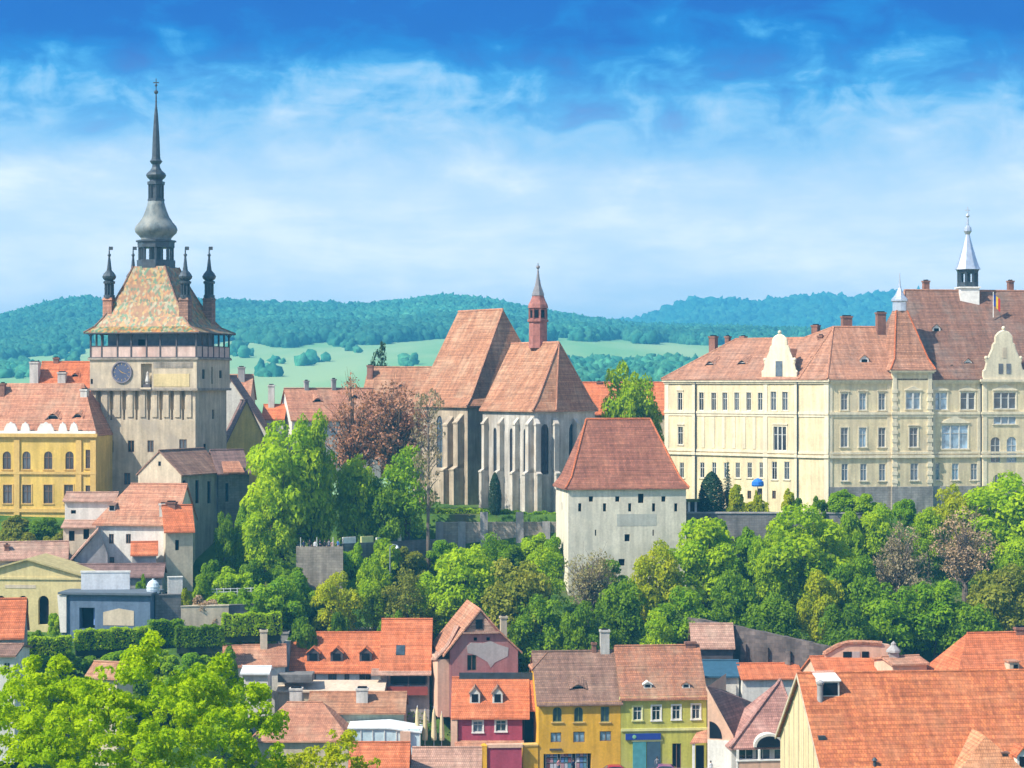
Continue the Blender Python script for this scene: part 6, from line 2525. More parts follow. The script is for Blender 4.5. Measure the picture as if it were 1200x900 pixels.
    # left neighbours half hidden by the tree
    h = House('faded_roof_house', 'house with faded orange roof half hidden by the foreground tree', 'house', (262, 257), (334, 258), 7, 800, 779, 757, 'x', W_WHITE, T_SALMON, low=5)
    h.chim(309, 738, 3, w=.9, h=3.5, mat=W_BEIGE)
    h = House('white_box_shed', 'white flat box shed left of the beige flat roof', 'shed', (284, 252), (314, 252), 4, 830, 789, 782, 'x', W_WHITE, paint('pale_sheet', (0.60, 0.62, 0.62), .5), low=4)
    fr = Fr(326, 256, 449, 256)
    root = thing('flat_roofed_annex', 'low annex with pale beige flat roof in front of long orange house', 'house', fr.p(fr.W / 2, 2, zat(830, 256)))
    mb = MB()
    mb.box(0, fr.W, 0, 4, zat(845, 256), zat(810, 256), 0, fr)
    mb.build('wall', W_BEIGE, root)
    mb = MB()
    mb.hexa([fr.p(-.2, -.4, zat(811, 256)), fr.p(fr.W + .2, -.4, zat(811, 256)), fr.p(fr.W + .2, 4.2, zat(806, 259) - .1), fr.p(-.2, 4.2, zat(806, 259) - .1),
             fr.p(-.2, -.4, zat(809, 256)), fr.p(fr.W + .2, -.4, zat(809, 256)), fr.p(fr.W + .2, 4.2, zat(797, 260)), fr.p(-.2, 4.2, zat(797, 260))])
    mb.build('roof', plaster('beige_roof', (0.62, 0.50, 0.38), .12, .1), root)
    mb = MB()
    mb.box(fr.x(326), fr.x(366), -.5, 3, zat(799, 256), zat(789, 257), 0, fr)
    mb.build('grey_parapet', W_GREYST, root)
    h = House('red_brown_house', 'low house with red-brown roof and pale green wall behind the glass canopy', 'house', (362, 250), (473, 250), 7, 868, 834, 812, 'x', W_GREENISH, T_CHURCH, low=3)
    h.chim(347, 806, 3.0, w=1.5, h=2.6, d=1.2, mat=M_CHIMW)
    h.chim(424.5, 806, 2.0, w=1.4, h=2.4, d=1.2, mat=M_CHIMW)
    h = House('pale_red_house', 'house with broad pale red hipped roof beside the foreground tree', 'house', (296, 243), (408, 243), 10, 905, 866, 824, 'x', W_BEIGE, T_SALMON, hl=3.5, hr=3.5, low=3)
    h.chim(347.5, 866, .6, w=1.0, h=3, d=.8, mat=M_CHIM)
    # pale blue canopy
    fr = Fr(407, 245, 494, 245)
    root = thing('glass_canopy', 'pale blue translucent canopy building with white edge beams', 'canopy', fr.p(fr.W / 2, 2.5, zat(880, 245)))
    mb = MB()
    gl = paint('polycarbonate', (0.52, 0.66, 0.70), .25)
    mb.shell([[fr.p(0, 0, zat(853, 245)), fr.p(fr.W * .55, 0, zat(853, 245)), fr.p(fr.W * .55, 4.5, zat(843.5, 249)), fr.p(0, 4.5, zat(846, 249))],
              [fr.p(fr.W * .55, 0, zat(853, 245)), fr.p(fr.W, 0, zat(858, 245)), fr.p(fr.W, 4.5, zat(850, 249)), fr.p(fr.W * .55, 4.5, zat(843.5, 249))]], .15)
    mb.build('roof', plaster('canopy_white', (0.72, 0.76, 0.76), .08, .1), root)
    mb = MB()
    mb.box(.2, fr.W - .2, .2, .3, zat(885, 245), zat(855, 245), 0, fr)
    mb.build('glazing', gl, root)
    for k in range(7):
        mb = MB()
        x = .2 + k * (fr.W - .4) / 6
        mb.box(x - .06, x + .06, .1, .2, zat(885, 245), zat(854, 245), 0, fr)
        mb.build('canopy_post', M_FRAME, root)
    mb = MB()
    mb.box(fr.x(469), fr.x(481), -.2, .18, zat(868, 245), zat(857, 245), 0, fr)
    mb.build('roof_box', W_PEACH, root)
    h = House('bright_orange_shed', 'shed with plain bright orange roof at bottom edge', 'shed', (410, 232), (477, 232), 6, 930, 905, 871, 'x', W_WHITE, T_ORANGE, low=3)
    h = House('brown_tiled_shed', 'shed with mottled brown tiled roof at bottom edge next to the magenta wall', 'shed', (484, 236), (562, 236), 6, 935, 908, 877, 'x', W_BEIGE, T_PALE, low=3)
    # closed cream parasols
    for k, px in enumerate((489, 498, 508.5, 517.5)):
        p = P(px, 876, 248.5 + .3 * (k % 2))
        zt = zat((829, 833, 830, 836)[k], p.y)
        labs = ('folded cream parasol, leftmost of four, beside the glass canopy', 'folded cream parasol, second from the glass canopy', 'folded cream parasol, second from the magenta house', 'folded cream parasol nearest the magenta house')
        root = thing('closed_parasol', labs[k], 'parasol', p, 'folded parasols')
        mb = MB()
        mb.tube([p, V((p.x, p.y, zt + .25))], [.05, .04], 6)
        mb.lathe(p, [(.35, 0), (.35, .12), (.1, .16)], 10)
        mb.build('pole', M_TRIM, root)
        mb = MB()
        mb.lathe((p.x, p.y, 0), [(.30, p.z + .9), (.36, p.z + 1.2), (.30, p.z + 2.6), (.2, zt - .6), (.06, zt)], 9)
        mb.build('folded_canopy', W_GABLE, root)
    # --- bottom-left corner
    h = House('corner_red_house', 'red roofed house with grey wall cut off by left edge', 'house', (-40, 238), (26, 239), 8, 800, 745, 703, 'x', W_GREY, T_ORANGE, [W(6, 752, 762, 8, 'bar')], low=6)
    h = House('corner_white_house', 'white walled house with dark shutters below the red one at left edge', 'house', (-50, 226), (17, 226), 7, 830, 768, 756, 'x', W_WHITE, T_BROWN, [W(8, 776, 790, 8, 'bar')], low=6)
    h = House('red_tiled_pergola', 'small reddish tiled roof poking out of the foreground tree', 'shed', (103, 215), (137, 214), 3.5, 830, 792, 777, 'x', W_BEIGE, T_CHURCH, low=6)


lower_town()

# ------------------------------------------------------------------ foliage
def leaves_mesh(name, c, n, size, tint, rng, aspect=0.62):
    N = len(c)
    n = n / np.maximum(np.linalg.norm(n, axis=1, keepdims=True), 1e-6)
    r = rng.normal(size=(N, 3))
    a = np.cross(n, r)
    a /= np.maximum(np.linalg.norm(a, axis=1, keepdims=True), 1e-6)
    b = np.cross(n, a)
    s = size[:, None]
    bend = n * s * 0.12
    v = np.empty((N, 4, 3))
    v[:, 0] = c - a * s * .5 - bend
    v[:, 1] = c - b * s * .5 * aspect
    v[:, 2] = c + a * s * .5 - bend
    v[:, 3] = c + b * s * .5 * aspect
    me = bpy.data.meshes.new(name)
    me.vertices.add(N * 4)
    me.vertices.foreach_set('co', v.reshape(-1))
    me.loops.add(N * 4)
    me.loops.foreach_set('vertex_index', np.arange(N * 4, dtype=np.int32))
    me.polygons.add(N)
    me.polygons.foreach_set('loop_start', np.arange(0, N * 4, 4, dtype=np.int32))
    me.polygons.foreach_set('loop_total', np.full(N, 4, dtype=np.int32))
    at = me.attributes.new('tint', 'FLOAT', 'FACE')
    at.data.foreach_set('value', np.clip(tint, 0, 1).astype(np.float32))
    me.update(calc_edges=True)
    return me


def clump_leaves(cl, per, size, rng, jit=0.55, flat=1.0):
    """cl: array of x y z r"""
    C, Nn, Sz, Ti = [], [], [], []
    for x, y, z, r in cl:
        m = max(6, int(per * (r / 1.3) ** 2))
        d = rng.normal(size=(m, 3))
        d /= np.linalg.norm(d, axis=1, keepdims=True)
        low = d[:, 2] < -.35
        d[low, 2] *= -1
        rad_ = r * (0.55 + 0.5 * rng.random(m) ** .6)
        p = np.array([x, y, z]) + d * rad_[:, None] * np.array([1, 1, flat])
        C.append(p)
        Nn.append(d + rng.normal(size=(m, 3)) * jit + np.array([0, 0, .25]))
        Sz.append(size * (.65 + .7 * rng.random(m)))
        Ti.append(np.full(m, .65 * rng.random()) + .35 * rng.random(m))
    return np.concatenate(C), np.concatenate(Nn), np.concatenate(Sz), np.concatenate(Ti)


def crown_clumps(rng, n, rx, rz, zc, r0, r1, shell=.55, lumps=5, top=1.0):
    """clumps through an uneven ellipsoid with a few big lobes"""
    lob = rng.normal(size=(lumps, 3))
    lob /= np.linalg.norm(lob, axis=1, keepdims=True)
    amp = .72 + .4 * rng.random(lumps)
    out = []
    while len(out) < n:
        d = rng.normal(size=3)
        d /= np.linalg.norm(d)
        w = np.exp(3.0 * (lob @ d - 1))
        k = (w @ amp) / w.sum()
        t = (shell + (1 - shell) * rng.random()) * k
        p = d * t
        if p[2] < -.85:
            continue
        rr = r0 + (r1 - r0) * rng.random()
        out.append((p[0] * rx, p[1] * rx, zc + p[2] * rz * (top if p[2] > 0 else 1), rr))
    return np.array(out)


PROTO = {}


def trunk_mesh(rng, cl, h0, r=.32, limbs=7, name='trunk', mat=None, wig=.35, top=None):
    mb = MB()
    pts, rs = [], []
    zt = top if top else h0 + 2.5
    for k in range(6):
        t = k / 5
        pts.append((wig * math.sin(k * 1.3) * t, wig * math.cos(k * 1.9) * t * .7, -1.2 + (zt + 1.2) * t))
        rs.append(r * (1.15 - .75 * t))
    mb.tube(pts, rs, 8)
    idx = rng.choice(len(cl), min(limbs, len(cl)), replace=False)
    for i in idx:
        x, y, z, _ = cl[i]
        s = V(pts[int(2 + rng.integers(0, 3))])
        e = V((x * .9, y * .9, max(z, s.z + .4)))
        m = s.lerp(e, .5) + V((0, 0, .35))
        mb.tube([s, m, e], [r * .42, r * .26, r * .08], 5)
    return mb.mesh(name, mat or M_BARK)


def make_protos():
    for k in range(4):                   # round leafy crowns, about 10 m tall
        rng = np.random.default_rng(100 + k)
        cl = crown_clumps(rng, 78, 3.6, 3.9, 5.6, .75, 1.35, .5, 5)
        PROTO['broad%d' % k] = (leaves_mesh('crown', *clump_leaves(cl, 170, .40, rng), rng), trunk_mesh(rng, cl, 2.2))
    for k in range(2):                   # taller, looser
        rng = np.random.default_rng(120 + k)
        cl = crown_clumps(rng, 64, 2.9, 4.2, 5.6, .6, 1.1, .35, 7)
        PROTO['loose%d' % k] = (leaves_mesh('crown', *clump_leaves(cl, 130, .36, rng, .8), rng), trunk_mesh(rng, cl, 2.4, .26, 12))
    for k in range(3):                   # budding: twigs with sparse young leaves
        rng = np.random.default_rng(140 + k)
        cl = crown_clumps(rng, 80, 3.6, 4.1, 5.6, .6, 1.1, .25, 5)
        mb = MB()
        pts = [V((0, 0, -1.2)), V((.1, 0, 1.5)), V((0, .2, 3.2)), V((.2, 0, 5)), V((.1, .1, 7.5))]
        mb.tube(pts, [.34, .3, .26, .18, .07], 8)
        tw = []
        for x, y, z, r in cl:
            e = V((x, y, z))
            s = pts[1].lerp(pts[4], min(.85, max(.05, (z - 2.5) / 8)))
            m = s.lerp(e, .5) + V((0, 0, -.2))
            mb.tube([s, m, e], [.11, .065, .025], 4)
            for _ in range(6):
                q = e + V(tuple(rng.normal(size=3) * r * .75)) + V((0, 0, .35))
                mb.tube([m.lerp(e, .3 + .7 * rng.random()), q], [.03, .012], 3)
        c, n, s, t = clump_leaves(cl, 95, .24, rng, 1.2)
        PROTO['bud%d' % k] = (leaves_mesh('crown', c, n, s, t, rng), mb.mesh('trunk', M_BARK2))
    # tall bare pole-like tree
    rng = np.random.default_rng(160)
    mb = MB()
    mb.tube([(0, 0, -1.2), (.05, 0, 3), (0, .1, 6), (.1, 0, 10)], [.22, .19, .14, .03], 7)
    cl = []
    for k in range(46):
        z = 3.2 + 6.6 * rng.random()
        an = rng.random() * 6.28
        ln = (1.7 - .12 * abs(z - 7)) * (.6 + .6 * rng.random())
        e = V((ln * math.cos(an), ln * math.sin(an), z + ln * .6))
        mb.tube([(0, 0, z), V((0, 0, z)).lerp(e, .5) + V((0, 0, .1)), e], [.05, .03, .012], 4)
        cl.append((e.x * .85, e.y * .85, e.z, .5))
    PROTO['pole'] = (leaves_mesh('crown', *clump_leaves(np.array(cl), 200, .24, rng, 1.2), rng), mb.mesh('trunk', M_BARK2))
    # conifer
    rng = np.random.default_rng(170)
    C, Nn, Sz, Ti = [], [], [], []
    for k in range(15):
        z = 1.0 + k * .62
        r = (10.3 - z) / 9.3 * 2.4
        nb = max(5, int(11 - k * .4))
        for j in range(nb):
            an = 6.283 * j / nb + k * .7 + rng.random() * .3
            m = max(12, int(52 * r / 2.4))
            t = rng.random(m)
            rr = r * t * (.85 + .3 * rng.random())
            sp = (rng.random(m) - .5) * .8 * (1.15 - t)
            C.append(np.stack([rr * np.cos(an) - sp * np.sin(an), rr * np.sin(an) + sp * np.cos(an), z - .42 * rr + .12 * rng.normal(size=m)], 1))
            Nn.append(np.stack([np.cos(an) * .5 + rng.normal(size=m) * .5, np.sin(an) * .5 + rng.normal(size=m) * .5, np.full(m, .8)], 1))
            Sz.append(.36 * (.6 + .6 * rng.random(m)))
            Ti.append(.3 * rng.random() + .7 * rng.random(m))
    mb = MB()
    mb.tube([(0, 0, -1), (0, 0, 5), (0, 0, 10.2)], [.22, .14, .03], 7)
    PROTO['conifer'] = (leaves_mesh('crown', np.concatenate(C), np.concatenate(Nn), np.concatenate(Sz), np.concatenate(Ti), rng, .4), mb.mesh('trunk', M_BARK))
    # cypress
    rng = np.random.default_rng(171)
    m = 7000
    z = rng.random(m) * 10
    prof = np.interp(z, [0, 1.2, 4, 7.5, 9.3, 10], [1.0, 1.5, 1.7, 1.3, .6, .05])
    an = rng.random(m) * 6.283
    rr = prof * (.72 + .3 * rng.random(m))
    c = np.stack([rr * np.cos(an), rr * np.sin(an), z], 1)
    n = np.stack([np.cos(an), np.sin(an), .6 * np.ones(m)], 1) + rng.normal(size=(m, 3)) * .4
    mb = MB()
    mb.tube([(0, 0, -1), (0, 0, 9)], [.2, .05], 6)
    PROTO['cypress'] = (leaves_mesh('crown', c, n, .34 * (.6 + .6 * rng.random(m)), rng.random(m), rng), mb.mesh('trunk', M_BARK))
    # shrub
    for k in range(2):
        rng = np.random.default_rng(180 + k)
        cl = crown_clumps(rng, 40, 4.0, 4.5, 4.2, 1.0, 1.7, .4, 4)
        PROTO['shrub%d' % k] = (leaves_mesh('crown', *clump_leaves(cl, 190, .72, rng), rng), trunk_mesh(rng, cl, 1.5, .3, 6))


make_protos()
_tree_n = [0]


def tree(px, Y, top, wpx, kind, mat, label, name='tree', cat='tree', group=None, bark=None, zg=None, sink=0.0):
    X = xat(px, Y)
    g = (ground(X, Y) if zg is None else zg) - sink
    zt = zat(top, Y)
    H = max(1.0, zt - g) * (1.05 if kind[:4] in ('broa', 'loos') else 1.0)
    Wm = wpx * Y / F_PX * (1.16 if kind[:4] in ('broa', 'loos', 'bud0', 'bud1', 'bud2') else 1.0)
    crown, trunk = PROTO[kind]
    ref_w = {'broad': 8.6, 'loose': 7.4, 'bud': 8.8, 'pole': 4.2, 'conifer': 5.0, 'cypress': 3.6, 'shrub': 9.8}[kind.rstrip('0123456789')]
    ref_h = {'broad': 10.3, 'loose': 10.4, 'bud': 10.2, 'pole': 10.6, 'conifer': 10.4, 'cypress': 10.1, 'shrub': 9.6}[kind.rstrip('0123456789')]
    r = thing(name, label, cat, (X, Y, g), group)
    _tree_n[0] += 1
    r.rotation_euler = (0, 0, (_tree_n[0] * 2.399) % 6.283)
    r.scale = (Wm / ref_w, Wm / ref_w, H / ref_h)
    for nm, me, m in (('trunk', trunk, bark), ('crown', crown, mat)):
        o = bpy.data.objects.new(nm, me)
        COL.objects.link(o)
        o.parent = r
        if m is not None:
            if not me.materials:
                me.materials.append(m)
            o.material_slots[0].link = 'OBJECT'
            o.material_slots[0].material = m
    return r


SL = 'trees on the wooded slope'
TREES = [
    # px, Y, top, width, kind, leaves, label
    (330, 285, 503, 92, 'broad0', L_BRIGHT, 'largest bright green tree, beside the stone gatehouse, hiding its garden'),
    (366, 287, 482, 62, 'broad1', L_BRIGHT, 'tall bright green tree rising behind the right shoulder of the largest tree'),
    (312, 281, 580, 58, 'broad2', L_BRIGHT, 'lower bright bushy tree at left foot of the largest tree'),
    (416, 291, 524, 58, 'broad3', L_BRIGHT, 'rounded bright green tree in front of the reddish leafless tree'),
    (478, 292, 520, 74, 'loose0', L_MID, 'loose mid green tree in front of the church nave'),
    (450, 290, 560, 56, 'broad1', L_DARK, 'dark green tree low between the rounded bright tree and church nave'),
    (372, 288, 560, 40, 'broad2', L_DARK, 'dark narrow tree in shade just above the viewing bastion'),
    (326, 270, 675, 72, 'broad1', L_MID, 'mid green round tree behind the long orange roof, left of the yellow-green one'),
    (391, 271, 674, 54, 'broad2', L_YEL, 'small yellow-green tree below the viewing bastion'),
    (440, 273, 657, 46, 'broad0', L_BRIGHT, 'small bright tree right of the yellow-green one below the terrace wall'),
    (476, 271, 668, 62, 'loose1', L_OLIVE, 'olive brown thin tree behind the tall orange house'),
    (545, 273, 630, 84, 'broad3', L_BRIGHT, 'big bright green tree below the church retaining wall'),
    (514, 273, 672, 60, 'broad0', L_BRIGHT, 'bright green tree behind the left edge of the pink gabled house'),
    (605, 268, 655, 84, 'broad1', L_OLIVE, 'dull olive tree behind the pink gabled house'),
    (640, 276, 640, 58, 'loose0', L_BRIGHT, 'bright loose tree at lower left corner of the white tower'),
    (628, 264, 700, 66, 'broad2', L_DARK, 'dark green tree behind the gap between pink and amber houses'),
    (690, 273, 630, 84, 'bud0', L_BEIGE, 'beige budding tree in front of the white tower'),
    (728, 268, 672, 64, 'broad3', L_DARK, 'dark green tree below the white tower, behind the lime house'),
    (768, 273, 640, 62, 'broad0', L_YEL, 'yellow-green tree at lower right of the white tower'),
    (826, 277, 606, 92, 'broad1', L_BRIGHT, 'large bright round tree just right of the white tower'),
    (800, 268, 690, 66, 'broad2', L_MID, 'mid green tree under the large bright round one, above the tan shed'),
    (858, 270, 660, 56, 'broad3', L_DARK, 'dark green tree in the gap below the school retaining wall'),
    (948, 278, 597, 104, 'broad0', L_BRIGHT, 'biggest bright green tree in front of the school corner'),
    (905, 276, 622, 54, 'broad2', L_BRIGHT, 'bright tree touching left side of the biggest tree before the school'),
    (962, 268, 668, 62, 'broad1', L_YEL, 'pale yellow-green tree low in front of the biggest school tree'),
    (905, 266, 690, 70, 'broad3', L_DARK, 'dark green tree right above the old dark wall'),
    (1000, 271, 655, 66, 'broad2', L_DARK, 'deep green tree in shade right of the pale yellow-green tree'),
    (1054, 274, 602, 84, 'bud1', L_BROWN, 'grey-brown leafless tree before the school right wing'),
    (1030, 287, 590, 52, 'broad1', L_BRIGHT, 'small bright tree against the school plinth, left of the leafless tree'),
    (1088, 288, 588, 44, 'broad3', L_BRIGHT, 'small bright tree between the leafless tree and the pinkish one'),
    (1130, 281, 596, 88, 'bud2', L_PINK, 'pinkish brown budding tree at right, below the bright crown'),
    (1172, 289, 560, 100, 'broad0', L_BRIGHT, 'tall bright yellow-green tree covering the right end of school plinth'),
    (1120, 289, 572, 50, 'broad2', L_YEL, 'yellow-green tree left of the tall bright one at the right end'),
    (1192, 280, 620, 62, 'broad3', L_BRIGHT, 'bright tree cut by right edge, under the tall bright one'),
    (1042, 267, 690, 76, 'broad0', L_MID, 'mid green tree below the grey-brown leafless tree'),
    (1096, 268, 680, 84, 'broad1', L_MID, 'mid green tree below the pinkish budding tree'),
    (1178, 270, 664, 88, 'broad2', L_OLIVE, 'olive green tree above the steep orange roof at right edge'),
    (1140, 265, 700, 70, 'broad3', L_DARK, 'dark green tree directly behind the steep orange roof'),
    (990, 264, 712, 60, 'broad0', L_DARK, 'dark low tree behind the broken rounded gable'),
    (560, 272, 700, 50, 'broad2', L_MID, 'mid green tree behind the peak of the pink gabled house'),
    (575, 284, 625, 46, 'loose1', L_MID, 'thin mid green tree against the church retaining wall'),
    (680, 262, 705, 56, 'broad1', L_DARK, 'dark tree behind the ridge of the amber house'),
    (770, 263, 715, 52, 'loose0', L_BRIGHT, 'bright loose tree behind the ridge of the lime house'),
]
for t in TREES:
    tree(*t, group=SL)
tree(462, 299, 428, 128, 'bud0', L_RED, 'big reddish leafless tree left of the church', group='bare trees by the church', bark=M_BARK)
tree(414, 302, 440, 96, 'bud2', L_RED, 'smaller reddish leafless tree at left side of the big one', group='bare trees by the church', bark=M_BARK)
tree(502, 289, 462, 44, 'pole', L_BROWN, 'tall thin bare tree with dark trunk in front of the nave')
tree(446, 353, 404, 30, 'loose1', L_CONI, 'dark evergreen tree top rising over the roof left of church', zg=34)
tree(580, 298, 553, 17, 'cypress', L_CONI, 'slim dark cypress at the choir wall', 'cypress', zg=29)
tree(738, 320, 430, 62, 'broad2', L_BRIGHT, 'bright green tree behind the red roof of white tower', zg=29)
tree(758, 322, 455, 44, 'broad3', L_MID, 'shaded green tree between the school and the tree behind the white tower', zg=29)
tree(853, 295, 538, 25, 'conifer', L_CONIB, 'blue-grey spruce in front of the school left wing', 'conifer', zg=29)
tree(834, 294.5, 552, 34, 'cypress', L_CONI, 'dark green bushy evergreen left of the blue-grey spruce', 'conifer', zg=29)
tree(862, 293.5, 567, 25, 'shrub0', L_YEL, 'rounded yellow-green bush in front of the blue-grey spruce', 'bush', 'bush', zg=28.5)
tree(925, 294, 572, 17, 'shrub1', L_YEL, 'small yellow-green ball bush by the school corner', 'bush', 'bush', zg=29)
tree(934, 293.5, 583, 16, 'shrub0', L_DARK, 'small dark ball bush by the school corner', 'bush', 'bush', zg=28.5)
tree(888, 292.8, 574, 11, 'shrub1', L_YEL, 'tiny yellow-green bush under the blue parasol', 'bush', 'bush', zg=28.5)
tree(986, 293, 573, 40, 'shrub1', L_MID, 'broad green bush against the school plinth', 'bush', 'bush', zg=28.5)
tree(1012, 292, 578, 34, 'shrub0', L_BRIGHT, 'bright bush right of the broad green one against the plinth', 'bush', 'bush', zg=28)
tree(960, 292, 581, 22, 'shrub1', L_DARK, 'dark bush left of the broad green one against the plinth', 'bush', 'bush', zg=28)
tree(1060, 291, 584, 34, 'shrub0', L_MID, 'green bush below the basement windows of the school bay', 'bush', 'bush', zg=27)
# garden on the left
for a in ((263, 281, 600, 26, 'broad1', L_DARK, 'dark slim tree beside the beige annex'),
          (284, 283, 590, 24, 'cypress', L_MID, 'green columnar tree between the dark slim tree and the largest tree'),
          (247, 276, 655, 26, 'shrub0', L_MID, 'green bush right of the beige annex'),
          (275, 273, 664, 50, 'shrub1', L_BRIGHT, 'bright low bush on the upper garden terrace'),
          (236, 270, 672, 30, 'shrub0', L_BRIGHT, 'bright bush behind the white picket fence'),
          (296, 276, 655, 40, 'shrub0', L_DARK, 'dark bush under the largest tree'),
          (240, 264.5, 697, 44, 'shrub1', L_PINK, 'pinkish brown shrub spilling over the tan terrace wall'),
          (262, 268, 694, 50, 'shrub0', L_BRIGHT, 'bright green bush below the white picket fence'),
          (290, 266, 690, 46, 'shrub1', L_MID, 'mid green bush at right end of the garden terrace'),
          (218, 267, 688, 20, 'shrub0', L_YEL, 'yellow-green bush beside the short cream wall'),
          (165, 268, 673, 18, 'shrub1', L_MID, 'small green bush behind the rounded water tank'),
          (65, 262, 718, 22, 'shrub0', L_BRIGHT, 'small bright bush at the dark arches of the arcade building'),
          (40, 254, 738, 34, 'shrub1', L_DARK, 'dark bush above the trimmed hedge at left'),
          (312, 263, 728, 30, 'shrub1', L_MID, 'green bush behind the faded orange roof'),
          (398, 268, 716, 28, 'shrub0', L_DARK, 'round dark bush on the path behind the long orange house'),
          (460, 268, 715, 40, 'shrub1', L_DARK, 'dark bush behind the tall orange house'),
          (355, 266, 722, 44, 'shrub0', L_DARK, 'dark bush row behind the long orange ridge'),
          (18, 291, 603, 40, 'shrub1', L_OLIVE, 'olive bush at foot of the ochre mansion, far left'),
          (52, 290.5, 606, 42, 'shrub0', L_DARK, 'dark green bush at foot of the ochre mansion, middle'),
          (20, 284, 618, 50, 'shrub0', L_OLIVE, 'greyish olive bush in front of the far left one'),
          (66, 284, 622, 36, 'shrub1', L_OLIVE, 'olive brown bush left of the cream outbuilding'),
          (95, 290, 609, 26, 'shrub0', L_DARK, 'dark bush at right foot of the ochre mansion')):
    bush = a[4].startswith('shrub')
    tree(*a, name='bush' if bush else 'tree', cat='bush' if bush else 'tree', group='garden bushes' if bush else None)


for a in ((520, 289, 632, 44, 'shrub0', L_MID, 'leafy bush at left foot of the church retaining wall'),
          (553, 288, 640, 40, 'shrub1', L_BRIGHT, 'bright bush in front of the church retaining wall, left of middle'),
          (592, 289, 633, 46, 'shrub0', L_DARK, 'dark bush in front of the middle of church retaining wall'),
          (628, 290, 624, 44, 'shrub1', L_BRIGHT, 'bright bush in front of the right end of church retaining wall'),
          (648, 288, 628, 34, 'shrub0', L_MID, 'green bush against left wall of the white tower'),
          (480, 286, 640, 46, 'shrub1', L_OLIVE, 'olive bush in front of the right end of terrace wall'),
          (438, 281, 668, 40, 'shrub0', L_DARK, 'dark bush below the terrace wall'),
          (335, 278, 655, 50, 'shrub1', L_DARK, 'dark bush at left foot of the stone bastion'),
          (378, 274, 690, 60, 'shrub0', L_DARK, 'dark bush under the stone bastion'),
          (708, 279, 655, 56, 'shrub0', L_MID, 'green bush at the foot of white tower'),
          (755, 279, 686, 46, 'shrub1', L_BRIGHT, 'bright bush at right foot of the white tower')):
    tree(*a, name='bush', cat='bush', group='bushes on the slope')


for a in ((838, 288, 606, 44, 'shrub0', L_BRIGHT, 'bright bush hiding the left end of school retaining wall'),
          (878, 287, 618, 40, 'shrub1', L_MID, 'green bush against the middle of the school retaining wall'),
          (1000, 287, 598, 50, 'shrub0', L_BRIGHT, 'bright bush hiding the right end of the school retaining wall'),
          (412, 283, 636, 40, 'shrub1', L_MID, 'green bush growing against the terrace wall beside the bastion'),
          (452, 285, 630, 44, 'shrub0', L_BRIGHT, 'bright bush against the middle of the terrace wall'),
          (350, 276, 668, 44, 'shrub0', L_MID, 'green bush at the foot of the stone bastion')):
    tree(*a, name='bush', cat='bush', group='bushes on the slope')


for a in ((40, 246, 768, 60, 'shrub0', L_MID, 'green bush below the dark trimmed hedge at far left'),
          (92, 247, 764, 56, 'shrub1', L_DARK, 'dark bush behind the red tiled pergola'),
          (140, 248, 762, 56, 'shrub0', L_MID, 'green bush below the hedge under slate-blue shed'),
          (190, 247, 760, 52, 'shrub1', L_BRIGHT, 'bright bush below the grey garden wall hedge'),
          (228, 246, 764, 52, 'shrub0', L_MID, 'green bush left of the faded orange roof'),
          (262, 247, 758, 44, 'shrub1', L_DARK, 'dark bush touching left end of the faded orange roof'),
          (70, 238, 786, 60, 'shrub1', L_BRIGHT, 'bright bush right of the red corner house'),
          (165, 236, 786, 70, 'shrub0', L_DARK, 'dark bush seen through the foreground tree'),
          (215, 238, 782, 60, 'shrub1', L_MID, 'green bush left of the white flat shed'),
          (262, 236, 792, 60, 'shrub0', L_BRIGHT, 'bright bush in front of the white flat shed')):
    tree(*a, name='bush', cat='bush', group='garden bushes')


def hedge(pa, Ya, pb, Yb, top, bot, depth, mat, label, seed):
    rng = np.random.default_rng(seed)
    fr = Fr(pa, Ya, pb, Yb)
    ym = (Ya + Yb) / 2
    z0, z1 = zat(bot, ym), zat(top, ym)
    W_, H = fr.W, z1 - z0
    A_f, A_t = W_ * H, W_ * depth
    nF, nT = int(A_f * 55), int(A_t * 55)
    u, w = np.array(fr.u), np.array(fr.inw)
    A = np.array((fr.A.x, fr.A.y, 0))
    def pts(x, y, z):
        return A + u * x[:, None] + w * y[:, None] + np.array([0, 0, 1.]) * z[:, None]
    C, Nn = [], []
    x = rng.random(nF) * W_
    wob = .12 * np.sin(x * 1.7 + seed) + .08 * np.sin(x * 4.1)
    C.append(pts(x, -.1 + .2 * rng.random(nF) + wob * .5, z0 + rng.random(nF) * (H + wob)))
    Nn.append(np.tile(-w, (nF, 1)) + rng.normal(size=(nF, 3)) * .5)
    x = rng.random(nT) * W_
    wob = .12 * np.sin(x * 1.7 + seed) + .08 * np.sin(x * 4.1)
    C.append(pts(x, rng.random(nT) * depth, z1 + wob - .1 + .2 * rng.random(nT)))
    Nn.append(np.tile(np.array([0, 0, 1.]), (nT, 1)) + rng.normal(size=(nT, 3)) * .45)
    for xx in (0., W_):
        m = int(depth * H * 55)
        C.append(pts(np.full(m, xx) + .1 * rng.normal(size=m), rng.random(m) * depth, z0 + rng.random(m) * H))
        Nn.append(np.tile(u * (1 if xx else -1), (m, 1)) + rng.normal(size=(m, 3)) * .5)
    c = np.concatenate(C)
    n = np.concatenate(Nn)
    N = len(c)
    loc = fr.p(W_ / 2, depth / 2, z0)
    me = leaves_mesh('hedge', c - np.array(loc), n, .34 * (.6 + .7 * rng.random(N)), rng.random(N), rng)
    me.materials.append(mat)
    o = bpy.data.objects.new('hedge', me)
    COL.objects.link(o)
    o.location = loc
    tag(o, label, 'hedge', 'trimmed hedges')
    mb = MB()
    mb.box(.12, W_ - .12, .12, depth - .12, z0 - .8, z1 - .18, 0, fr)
    mb.build('inner_branches', paint('hedge_inside', (0.02, 0.035, 0.012), .95), o)


